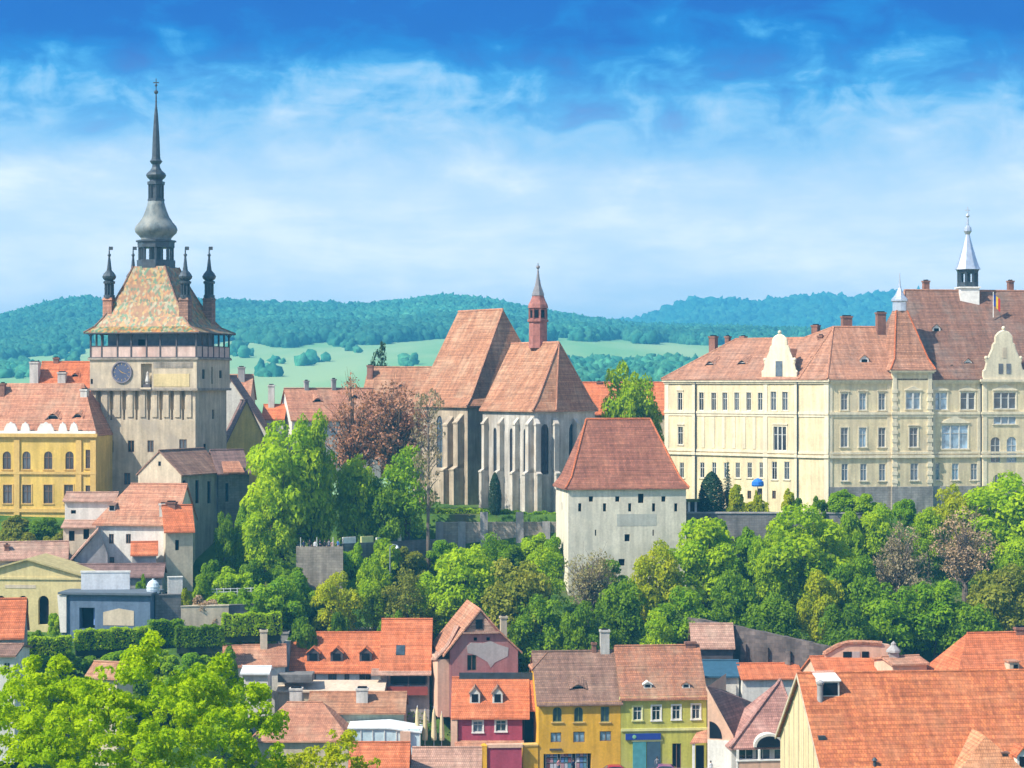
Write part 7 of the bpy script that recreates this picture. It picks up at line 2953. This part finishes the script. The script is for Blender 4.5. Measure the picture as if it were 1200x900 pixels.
hedge(511, 299, 563, 299.5, 597, 611, 1.6, L_BRIGHT, 'bright trimmed hedge left of the slim cypress under the church', 1)
hedge(566, 298, 608, 298.3, 599, 612, 1.2, L_MID, 'darker trimmed hedge between the slim cypress and the next pier', 2)
hedge(612, 298.4, 650, 298.8, 601, 613, 1.4, L_MID, 'short trimmed hedge at left side of the white tower', 3)
hedge(22, 251, 84, 253, 748, 772, 1.6, L_BRIGHT, 'dark trimmed hedge at far left above the foreground tree', 4)
hedge(90, 254, 178, 258, 738, 760, 1.6, L_BRIGHT, 'trimmed hedge below the slate-blue shed', 5)
hedge(178, 257, 215, 259, 728, 756, 1.6, L_MID, 'trimmed hedge below the grey garden wall', 6)
hedge(206, 255, 262, 256, 735, 758, 1.6, L_DARK, 'dark hedge step in front of the tan terrace wall', 7)
hedge(262, 260, 330, 262, 720, 745, 1.6, L_BRIGHT, 'dark hedge along the path, right of the tan terrace wall', 8)
hedge(866, 292.6, 900, 292.6, 589, 600, 1.0, L_YEL, 'bright clipped hedge on top of the school retaining wall', 9)


def foreground_tree():
    rng = np.random.default_rng(7)
    lobes = [(320, 850, 113, .9), (305, 815, 114, .7), (120, 825, 110, 2.2), (80, 870, 108, 2.3), (170, 890, 107, 2.4), (230, 830, 111, 2.0), (30, 840, 111, 2.0), (172, 775, 112, 1.3), (178, 752, 112, .5), (150, 812, 110, 2.0), (215, 812, 113, 1.9), (258, 803, 112, 1.3), (262, 780, 112, .5), (292, 838, 112, 1.8), (88, 812, 112, 1.5), (52, 805, 113, 1.2), (70, 782, 113, .5), (35, 780, 113, .4),
             (10, 812, 113, 1.7), (110, 848, 108, 2.4), (50, 850, 109, 2.2), (190, 850, 108, 2.6), (250, 860, 109, 2.3), (10, 870, 109, 2.2), (300, 890, 110, 1.8),
             (130, 895, 106, 2.5), (215, 905, 106, 2.5), (60, 905, 107, 2.4), (-30, 850, 112, 2.4), (280, 920, 109, 2.2)]
    X0, Y0 = xat(160, 111), 111.0
    g = ground(X0, Y0)
    root = thing('foreground_tree', 'large sunlit bright green leafy tree filling the lower left foreground', 'tree', (X0, Y0, g))
    cl = []
    for px, py, Y, r in lobes:
        c = P(px, py, Y)
        n = int(15 * r)
        for _ in range(n):
            d = rng.normal(size=3)
            d /= np.linalg.norm(d)
            t = r * (.35 + .65 * rng.random())
            cl.append((c.x + d[0] * t - X0, c.y + d[1] * t - Y0, c.z + d[2] * t * .85 - g, .22 + .38 * rng.random()))
    cl = np.array(cl)
    c, n, s, t = clump_leaves(cl, 560, .25, rng, .75)
    me = leaves_mesh('crown', c, n, s, t, rng, .55)
    me.materials.append(L_FORE)
    new_obj('crown', me, root)
    mb = MB()
    mb.tube([(0, 0, -1.5), (.2, 0, 3), (0, .2, 6), (.2, 0, 9)], [.55, .48, .4, .28], 9)
    root_pts = [V((.2, 0, 3.5)), V((0, .2, 6)), V((.2, 0, 9))]
    for k, (px, py, Y, r) in enumerate(lobes):
        q = P(px, py, Y) - V((X0, Y0, g))
        s_ = root_pts[k % 3]
        m = s_.lerp(q, .5) + V((0, 0, -.5))
        mb.tube([s_, m, q], [.2, .13, .05], 6)
        for _ in range(5):
            e = q + V(tuple(rng.normal(size=3) * r * .5))
            mb.tube([m.lerp(q, .6), e], [.05, .015], 4)
    mb.build('trunk', M_BARK, root, loc=wloc(root))
    # yellower shrub at its right foot
    lobes2 = [(350, 893, 128, 1.0), (380, 880, 128, 1.2), (400, 895, 127, 1.1), (365, 910, 126, 1.4), (425, 905, 128, 1.0), (330, 905, 127, 1.0), (408, 868, 129, .5)]
    X0, Y0 = xat(378, 128), 128.0
    g = ground(X0, Y0)
    root = thing('foreground_tree', 'airy yellow-green young tree at bottom edge right of the large one', 'tree', (X0, Y0, g))
    cl = []
    for px, py, Y, r in lobes2:
        c = P(px, py, Y)
        for _ in range(int(9 * r + 3)):
            d = rng.normal(size=3)
            d /= np.linalg.norm(d)
            t = r * (.3 + .7 * rng.random())
            cl.append((c.x + d[0] * t - X0, c.y + d[1] * t - Y0, c.z + d[2] * t - g, .22 + .3 * rng.random()))
    c, n, s, t = clump_leaves(np.array(cl), 560, .25, rng, .8)
    me = leaves_mesh('crown', c, n, s, t, rng, .55)
    me.materials.append(L_YEL)
    new_obj('crown', me, root)
    mb = MB()
    mb.tube([(0, 0, -1), (.1, 0, 5), (0, .1, 10)], [.3, .22, .1], 8)
    for px, py, Y, r in lobes2:
        q = P(px, py, Y) - V((X0, Y0, g))
        mb.tube([(.1, 0, 6), V((.1, 0, 6)).lerp(q, .6), q], [.1, .06, .02], 5)
    mb.build('trunk', M_BARK, root, loc=wloc(root))


L_FORE = leafmat('leaf_foreground', (0.25, 0.44, 0.003), (0.54, 0.70, 0.003), .5)
foreground_tree()


def undergrowth():
    rng = np.random.default_rng(3)
    C, Nn, Sz, Ti = [], [], [], []
    for _ in range(1500):
        X = -34 + rng.random() * 118
        Y = 258 + rng.random() * 37
        k = abs(X / Y)
        if k > .29:
            continue
        if 6 < X < 26 and 283 < Y < 298:
            continue
        r = .5 + 1.0 * rng.random()
        m = int(38 * r)
        d = rng.normal(size=(m, 3))
        d /= np.linalg.norm(d, axis=1, keepdims=True)
        d[:, 2] = np.abs(d[:, 2])
        C.append(np.array([X, Y, ground(X, Y) - .1]) + d * r * np.array([1.2, 1.2, .9]))
        Nn.append(d + rng.normal(size=(m, 3)) * .5)
        Sz.append(.42 * (.6 + .7 * rng.random(m)))
        Ti.append(.7 * rng.random() + .3 * rng.random(m))
    me = leaves_mesh('undergrowth', np.concatenate(C), np.concatenate(Nn), np.concatenate(Sz), np.concatenate(Ti), rng)
    me.materials.append(leafmat('leaf_undergrowth', (0.07, 0.18, 0.012), (0.22, 0.36, 0.018), .42))
    o = bpy.data.objects.new('undergrowth', me)
    COL.objects.link(o)
    tag(o, 'dense shady undergrowth covering the steep slope below the citadel', 'undergrowth', kind='stuff')


undergrowth()


# ------------------------------------------------------------------ far woods
def blob_field(name, pts, rad_, mats, label, cat, seed):
    rng = np.random.default_rng(seed)
    bm = bmesh.new()
    bmesh.ops.create_icosphere(bm, subdivisions=2, radius=1.0)
    bm.verts.ensure_lookup_table()
    bv = np.array([v.co[:] for v in bm.verts])
    bf = np.array([[v.index for v in f.verts] for f in bm.faces])
    bm.free()
    keep = bv[bf].mean(1)[:, 2] > -.45
    bf = bf[keep]
    N, nv, nf = len(pts), len(bv), len(bf)
    r = rad_ * (.6 + .8 * rng.random(N))
    lump = 1 + .28 * rng.normal(size=(N, nv))
    v = bv[None] * lump[:, :, None] * r[:, None, None] * np.array([1, 1, 1.15])[None, None]
    an = rng.random(N) * 6.283
    ca, sa = np.cos(an)[:, None], np.sin(an)[:, None]
    x = v[:, :, 0] * ca - v[:, :, 1] * sa
    y = v[:, :, 0] * sa + v[:, :, 1] * ca
    v = np.stack([x, y, v[:, :, 2]], 2) + pts[:, None, :] + np.array([0, 0, .55])[None, None] * r[:, None, None]
    f = (bf[None] + (np.arange(N) * nv)[:, None, None]).reshape(-1)
    me = bpy.data.meshes.new(name)
    me.vertices.add(N * nv)
    me.vertices.foreach_set('co', v.reshape(-1))
    me.loops.add(N * nf * 3)
    me.loops.foreach_set('vertex_index', f.astype(np.int32))
    me.polygons.add(N * nf)
    me.polygons.foreach_set('loop_start', np.arange(0, N * nf * 3, 3, dtype=np.int32))
    me.polygons.foreach_set('loop_total', np.full(N * nf, 3, dtype=np.int32))
    at = me.attributes.new('tint', 'FLOAT', 'FACE')
    at.data.foreach_set('value', np.repeat(rng.random(N), nf).astype(np.float32))
    me.update(calc_edges=True)
    me.materials.append(mats)
    o = bpy.data.objects.new(name, me)
    COL.objects.link(o)
    tag(o, label, cat, kind='stuff')
    return o


def far_woods():
    rng = np.random.default_rng(11)
    m = leafmat('far_leaf_hazed', (0.025, 0.14, 0.09), (0.065, 0.22, 0.115), .1, .9)  # part of the blue distance haze is put into the leaf colour
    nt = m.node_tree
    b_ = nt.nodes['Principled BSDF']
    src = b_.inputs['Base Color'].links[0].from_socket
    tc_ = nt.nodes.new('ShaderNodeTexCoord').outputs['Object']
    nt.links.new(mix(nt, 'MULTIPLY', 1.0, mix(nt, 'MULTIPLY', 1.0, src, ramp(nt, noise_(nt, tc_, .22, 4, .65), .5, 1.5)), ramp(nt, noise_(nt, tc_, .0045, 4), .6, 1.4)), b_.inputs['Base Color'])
    P1, P2, P3 = [], [], []
    # front ridge
    for _ in range(70000):
        Y = 1700 + 1000 * rng.random()
        k = -.30 + .62 * rng.random()
        X = k * Y
        px = 600 + 2400 * k
        py = HOR + (CZ - ground(X, Y)) * 2400 / Y
        lim = interp(px, MEAD) - 3 + 7 * noise.noise(V((px * .02, 1.3, Y * .001)))
        if py > lim:
            continue
        if noise.noise(V((X * .0045, Y * .007, 7))) > .36 and py > interp(px, SKY1) + 9:
            continue
        P1.append((X, Y, ground(X, Y)))
    # far ridge at right
    for _ in range(7000):
        Y = 3600 + 1000 * rng.random()
        k = .02 + .27 * rng.random()
        X = k * Y
        P2.append((X, Y, ground(X, Y)))
    # near wood on the right, scattered copses and field trees
    for _ in range(2600):
        Y = 1230 + 420 * rng.random()
        k = .022 + .13 * rng.random()
        X = k * Y
        px = 600 + 2400 * k
        py = HOR + (CZ - ground(X, Y)) * 2400 / Y
        if py < 430 + 6 * noise.noise(V((px * .03, 4, 0))):
            continue
        P3.append((X, Y, ground(X, Y)))
    for cx, cy, n, s in ((20, 438, 45, 9), (8, 436, 30, 8), (34, 440, 25, 6), (355, 428, 3, 4), (372, 424, 3, 4), (475, 428, 4, 6), (310, 440, 9, 5), (325, 425, 2, 4), (70, 420, 14, 14), (280, 411, 12, 12), (400, 406, 14, 14)):
        for _ in range(n):
            px, py = cx + rng.normal() * s, cy + rng.normal() * s * .3
            lo, hi = 1200.0, 1900.0
            k = (px - 600) / 2400
            Y = 1300.0
            for _q in range(24):
                Y = (lo + hi) / 2
                q = HOR + (CZ - ground(k * Y, Y)) * 2400 / Y
                if q > py:
                    lo = Y
                else:
                    hi = Y
            P3.append((k * Y, Y, ground(k * Y, Y)))
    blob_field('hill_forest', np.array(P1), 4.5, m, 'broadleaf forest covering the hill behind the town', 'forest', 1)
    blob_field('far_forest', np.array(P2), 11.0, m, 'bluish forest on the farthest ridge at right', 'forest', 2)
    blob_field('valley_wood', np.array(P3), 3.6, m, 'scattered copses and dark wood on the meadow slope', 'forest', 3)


far_woods()


# ------------------------------------------------------------------ people, cars, small things
def person_protos():
    res = []
    for pose in range(2):
        me = bpy.data.meshes.new('person')
        s = 1 if pose == 0 else -1
        J = {'pel': (0, 0, .95, .145), 'wst': (0, 0, 1.12, .125), 'cst': (0, .01, 1.34, .15), 'nek': (0, .01, 1.49, .06), 'hd0': (0, -.01, 1.60, .085), 'hd1': (0, -.01, 1.72, .085),
             'sl': (-.19, .01, 1.40, .065), 'el': (-.26, .02 - .05 * pose, 1.13, .05), 'wl': (-.24, -.12 - .1 * pose, .93 + .2 * pose, .038), 'hl': (-.23, -.2 - .1 * pose, .88 + .2 * pose, .04),
             'sr': (.19, .01, 1.40, .065), 'er': (.27, .04, 1.13, .05), 'wr': (.26, -.04, .90, .038), 'hr': (.25, -.07, .82, .04),
             'kl': (-.10, -.03, .50, .07), 'al': (-.11, .02, .10, .045), 'tl': (-.12, -.13, .04, .04), 'pl': (-.09, 0, .88, .10),
             'kr': (.10, -.01 + .04 * s, .50, .07), 'ar': (.12, .06, .10, .045), 'tr': (.13, -.09, .04, .04), 'pr': (.09, 0, .88, .10)}
        E = [('pel', 'wst'), ('wst', 'cst'), ('cst', 'nek'), ('nek', 'hd0'), ('hd0', 'hd1'), ('cst', 'sl'), ('sl', 'el'), ('el', 'wl'), ('wl', 'hl'), ('cst', 'sr'), ('sr', 'er'), ('er', 'wr'), ('wr', 'hr'),
             ('pel', 'pl'), ('pl', 'kl'), ('kl', 'al'), ('al', 'tl'), ('pel', 'pr'), ('pr', 'kr'), ('kr', 'ar'), ('ar', 'tr')]
        ks = list(J)
        me.from_pydata([J[k][:3] for k in ks], [(ks.index(a), ks.index(b)) for a, b in E], [])
        o = bpy.data.objects.new('person', me)
        COL.objects.link(o)
        md = o.modifiers.new('skin', 'SKIN')
        for i, k in enumerate(ks):
            sv = me.skin_vertices[0].data[i]
            sv.radius = (J[k][3], J[k][3] * (.75 if k in ('cst', 'wst', 'pel') else 1))
            sv.use_root = (k == 'pel')
        o.modifiers.new('sub', 'SUBSURF').levels = 1
        dg = bpy.context.evaluated_depsgraph_get()
        m2 = bpy.data.meshes.new_from_object(o.evaluated_get(dg))
        bpy.data.objects.remove(o)
        m2.name = 'person'
        m2.materials.clear()
        for _ in range(3):
            m2.materials.append(None)
        for p in m2.polygons:
            c = p.center
            hand = abs(c.x) > .2 and c.z < (1.0 + .22 * pose) and c.y < -.02
            p.material_index = 2 if c.z < .96 and not hand and abs(c.x) < .21 else (0 if (c.z > 1.5 or hand) else 1)
            p.use_smooth = True
        h = MB()
        h.lathe((0, .015, 1.66), [(.095, -.06), (.105, .02), (.09, .1), (.05, .15), (.001, .165)], 10)
        res.append((m2, h.mesh('hair', paint('hair_dark', (0.03, 0.02, 0.015), .6), smooth=True)))
    return res


PP = person_protos()
SKIN = paint('skin', (0.50, 0.30, 0.22), .6)


def person(loc, rz, pose, shirt, trousers, label, group=None, hair=None):
    me, hm = PP[pose]
    o = bpy.data.objects.new('person', me)
    COL.objects.link(o)
    o.location = loc
    o.rotation_euler = (0, 0, rz)
    for i, m in enumerate((SKIN, shirt, trousers)):
        o.material_slots[i].link = 'OBJECT'
        o.material_slots[i].material = m
    tag(o, label, 'person', group)
    h = bpy.data.objects.new('hair', hm)
    COL.objects.link(h)
    h.parent = o
    return o


CL = {k: paint('cloth_' + k, c, .9, .2) for k, c in dict(navy=(0.02, 0.03, 0.09), black=(0.02, 0.02, 0.025), white=(0.7, 0.7, 0.72), pink=(0.55, 0.25, 0.27), red=(0.35, 0.03, 0.03), grey=(0.2, 0.2, 0.22), jeans=(0.06, 0.09, 0.17), blue=(0.05, 0.15, 0.4), khaki=(0.30, 0.25, 0.16)).items()}
_bz = zat(641, 279) - .88
for px, y, c1, c2, rz, ps, lab in (
        (356, 279.8, 'navy', 'black', .3, 0, 'person in navy top leaning at left end of the bastion parapet'),
        (363, 281.0, 'black', 'jeans', -.4, 1, 'person in black top behind the left end of the parapet'),
        (369.5, 279.9, 'white', 'jeans', .1, 0, 'person in white top at the middle of the bastion parapet'),
        (375, 281.2, 'navy', 'black', 1.2, 1, 'person in navy top standing behind the one in white'),
        (380.5, 280.0, 'black', 'black', -.2, 0, 'person dressed in black at the bastion parapet'),
        (385.5, 281.4, 'grey', 'navy', 2.6, 1, 'person in grey top with back turned on the bastion'),
        (390, 280.0, 'pink', 'jeans', .5, 0, 'person in pink top near right end of the bastion parapet'),
        (396, 281.0, 'blue', 'khaki', -.8, 1, 'person in blue top at the right corner of the bastion')):
    person((xat(px, y), y, _bz), rz, ps, CL[c1], CL[c2], lab, 'visitors on the stone bastion')
for px, y, c1, c2, rz, ps, lab in ((655, 246.2, 'pink', 'jeans', .6, 0, 'person in pink top by the shop opening of amber house'),
                                   (672, 245.8, 'navy', 'black', -2.5, 1, 'person in navy top at the shop opening of amber house'),
                                   (833, 244.5, 'white', 'khaki', .4, 0, 'person in white top outside the peach gabled house'),
                                   (770, 246.6, 'grey', 'jeans', 2.9, 1, 'person in grey top beside the turquoise shop window')):
    person((xat(px, y), y, 1.24 if y < 246.3 else 1.36), rz, ps, CL[c1], CL[c2], lab)


def car(px, Y, rz, col, name, label):
    g = 1.24
    c = V((xat(px, Y), Y, g))
    root = thing('parked_car', label, 'car', c, 'cars parked in the street')
    root.rotation_euler = (0, 0, rz)
    body = paint('car_' + name, col, .25, .03, 0.2, .6)
    L2, hw = 2.05, .84
    prof = [(-2.05, .35), (-2.08, .62), (-1.95, .82), (-1.35, .92), (-.75, 1.40), (-.2, 1.47), (.75, 1.44), (1.45, .98), (1.98, .9), (2.07, .6), (2.03, .35)]
    mb = MB()
    ins = lambda z: hw - (.17 * max(0, (z - .9)) / .5)
    a = [V((x, -ins(z), z)) for x, z in prof]
    b = [V((x, ins(z), z)) for x, z in prof]
    mb.poly(a)
    mb.poly(b[::-1])
    n = len(prof)
    for i in range(n):
        j = (i + 1) % n
        mb.poly([a[j], a[i], b[i], b[j]])
    me = mb.mesh('body', body, weld=True)
    bo = new_obj('body', me, root)
    bv = bo.modifiers.new('bevel', 'BEVEL')
    bv.width = .06
    bv.segments = 2
    gl = glass('car_glass', (.02, .025, .03), .08)
    mb = MB()
    for s in (-1, 1):
        q = [(-1.15, .95), (-.68, 1.34), (-.2, 1.39), (.7, 1.36), (1.25, .98)]
        pts = [V((x, s * (ins(z) + .012), z)) for x, z in q]
        mb.poly(pts if s < 0 else pts[::-1])
    new_obj('side_windows', mb.mesh('side_windows', gl), root)
    for nm, q in (('windscreen', ((-1.28, .99), (-.8, 1.385))), ('rear_window', ((.83, 1.415), (1.38, 1.03)))):
        (x0, z0), (x1, z1) = q
        nx, nz = -(z1 - z0), (x1 - x0)
        ln = math.hypot(nx, nz)
        off = V((nx / ln * .015, 0, nz / ln * .015))
        w0, w1 = ins(z0) - .06, ins(z1) - .06
        mb = MB()
        mb.poly([V((x0, -w0, z0)) + off, V((x1, -w1, z1)) + off, V((x1, w1, z1)) + off, V((x0, w0, z0)) + off][::-1])
        new_obj(nm, mb.mesh(nm, gl), root)
    for x in (-1.3, 1.25):
        for s in (-1, 1):
            w = MB()
            pr = [(.31, 0), (.33, .05), (.33, .17), (.3, .2)]
            for (r0, d0), (r1, d1) in zip(pr, pr[1:]):
                for k in range(16):
                    a0, a1 = 2 * math.pi * k / 16, 2 * math.pi * (k + 1) / 16
                    w.poly([(r0 * math.cos(a0), d0, r0 * math.sin(a0)), (r0 * math.cos(a1), d0, r0 * math.sin(a1)), (r1 * math.cos(a1), d1, r1 * math.sin(a1)), (r1 * math.cos(a0), d1, r1 * math.sin(a0))])
            w.poly([(.31 * math.cos(-2 * math.pi * k / 16), 0, .31 * math.sin(-2 * math.pi * k / 16)) for k in range(16)])
            wo = new_obj('wheel', w.mesh('wheel', paint('tyre', (.02, .02, .02), .9)), root, (x, -.86 if s < 0 else .86, .33), 0 if s < 0 else math.pi)
            h = MB()
            h.lathe((0, 0, 0), [(.2, -.01), (.18, .02)], 12)
            ho = new_obj('hub', h.mesh('hub', M_SILVER), wo, (0, -.012, 0))
            ho.rotation_euler = (math.pi / 2, 0, 0)
    for s in (-1, 1):
        mb = MB()
        mb.box(-2.1, -1.98, s * .62 - .14, s * .62 + .14, .62, .76)
        new_obj('headlight', mb.mesh('headlight', M_SILVER), root)
        mb = MB()
        mb.box(1.98, 2.09, s * .66 - .12, s * .66 + .12, .66, .84)
        new_obj('tail_light', mb.mesh('tail_light', paint('lamp_red', (.3, .01, .01), .3)), root)


car(720, 243.4, .05, (0.42, 0.012, 0.05), 'crimson', 'crimson car parked in front of the amber house')
car(779, 243.8, -.03, (0.30, 0.10, 0.22), 'mauve', 'mauve car parked in front of the lime house door')


def small_things():
    # souvenir racks in the shop opening
    fr = Fr(637, 247, 693, 247.6)
    rng = random.Random(5)
    for k, px in enumerate((647, 664, 682)):
        x = fr.x(px)
        labs = ('postcard rack at left of the amber house shop opening', 'postcard rack in the middle of the shop opening', 'postcard rack at right of the shop opening')
        root = thing('souvenir_rack', labs[k], 'display rack', fr.p(x, .5, 1.36), 'souvenir racks')
        mb = MB()
        for dx in (-.7, .7):
            mb.box(x + dx - .04, x + dx + .04, .46, .54, 1.36, 3.5, 0, fr)
        for z in (1.5, 2.2, 2.9, 3.45):
            mb.box(x - .7, x + .7, .45, .55, z, z + .05, 0, fr)
        mb.build('frame', M_FRAME, root)
        cols = [(0.45, 0.25, 0.28), (0.12, 0.2, 0.4), (0.5, 0.5, 0.55), (0.1, 0.25, 0.32), (0.3, 0.1, 0.12)]
        for r_ in range(3):
            for c_ in range(3):
                mb = MB()
                x0 = x - .62 + c_ * .43
                mb.box(x0, x0 + .36, .36, .45, 1.56 + r_ * .7, 2.1 + r_ * .7, 0, fr)
                i = rng.randrange(5)
                mb.build('card_panel', paint('card_%d' % i, cols[i], .6), root)
    # blue parasol by the school
    p = P(888, 596, 294.5)
    root = thing('blue_parasol', 'small bright blue parasol on dark stand in front of the school', 'parasol', p)
    mb = MB()
    zt = zat(561, 294.5)
    mb.lathe((p.x, p.y, 0), [(.02, zt + .1), (.5, zt - .1), (.85, zt - .45), (.9, zt - .9), (.82, zt - 1.1), (.7, zt - .95), (.3, zt - .4), (.02, zt - .2)][::-1], 12)
    mb.build('canopy', paint('parasol_blue', (0.02, 0.16, 0.55), .6), root)
    mb = MB()
    mb.tube([p, V((p.x, p.y, zt))], [.08, .05], 6)
    mb.box(p.x + .1, p.x + .6, p.y - .3, p.y + .3, p.z, zt - 1.4, 0)
    mb.build('stand', M_DARKW, root)
    # picket fence on the garden path
    fr = Fr(335, 272.5, 500, 273.5)
    z0 = ground(xat(420, 273), 273)
    root = thing('path_fence', 'pale low fence along the path behind the orange roofs', 'fence', fr.p(fr.W / 2, 0, z0))
    for k in range(12):
        mb = MB()
        x = fr.W * k / 11
        g = ground(*fr.p(x, 0, 0).xy)
        mb.box(x - .07, x + .07, -.06, .06, g - .3, g + 1.15, 0, fr)
        mb.build('post', M_TRIM, root)
    for zz in (.5, .95):
        mb = MB()
        for k in range(11):
            xa, xb = fr.W * k / 11, fr.W * (k + 1) / 11
            ga, gb = ground(*fr.p(xa, 0, 0).xy), ground(*fr.p(xb, 0, 0).xy)
            mb.hexa([fr.p(xa, -.03, ga + zz), fr.p(xb, -.03, gb + zz), fr.p(xb, .03, gb + zz), fr.p(xa, .03, ga + zz), fr.p(xa, -.03, ga + zz + .14), fr.p(xb, -.03, gb + zz + .14), fr.p(xb, .03, gb + zz + .14), fr.p(xa, .03, ga + zz + .14)])
        mb.build('rail', M_TRIM, root)
    # garden lamp post by the terrace
    p = P(457, 668, 281)
    root = thing('garden_lamp', 'slim grey lamp post among the bushes below the terrace wall', 'street lamp', p)
    mb = MB()
    zt = zat(641, 281)
    mb.tube([p + V((0, 0, -1)), V((p.x, p.y, zt)), V((p.x + .5, p.y, zt + .35)), V((p.x + 1.0, p.y, zt + .2))], [.07, .06, .05, .05], 6)
    mb.build('pole', M_SILVER, root)
    mb = MB()
    mb.lathe((p.x + 1.0, p.y, zt - .15), [(.28, 0), (.2, .2), (.06, .35)], 8)
    mb.build('lamp_head', M_SILVER, root)


small_things()


# ------------------------------------------------------------------ air
def haze():
    mb = MB()
    mb.box(-5400, 5400, -300, 7000, 0.0 - 4, 268)
    m = bpy.data.materials.new('air')
    m.use_nodes = True
    nt = m.node_tree
    nt.nodes.clear()
    out = nt.nodes.new('ShaderNodeOutputMaterial')
    v = nt.nodes.new('ShaderNodeVolumePrincipled')
    v.inputs['Color'].default_value = (0.11, 0.60, 1.0, 1)
    v.inputs['Density'].default_value = 0.0003
    v.inputs['Anisotropy'].default_value = 0.0
    nt.links.new(v.outputs[0], out.inputs['Volume'])
    o = mb.build('haze', m)
    o['kind'] = 'stuff'
    o['label'] = 'thin blue haze lying over the far hills'


haze()
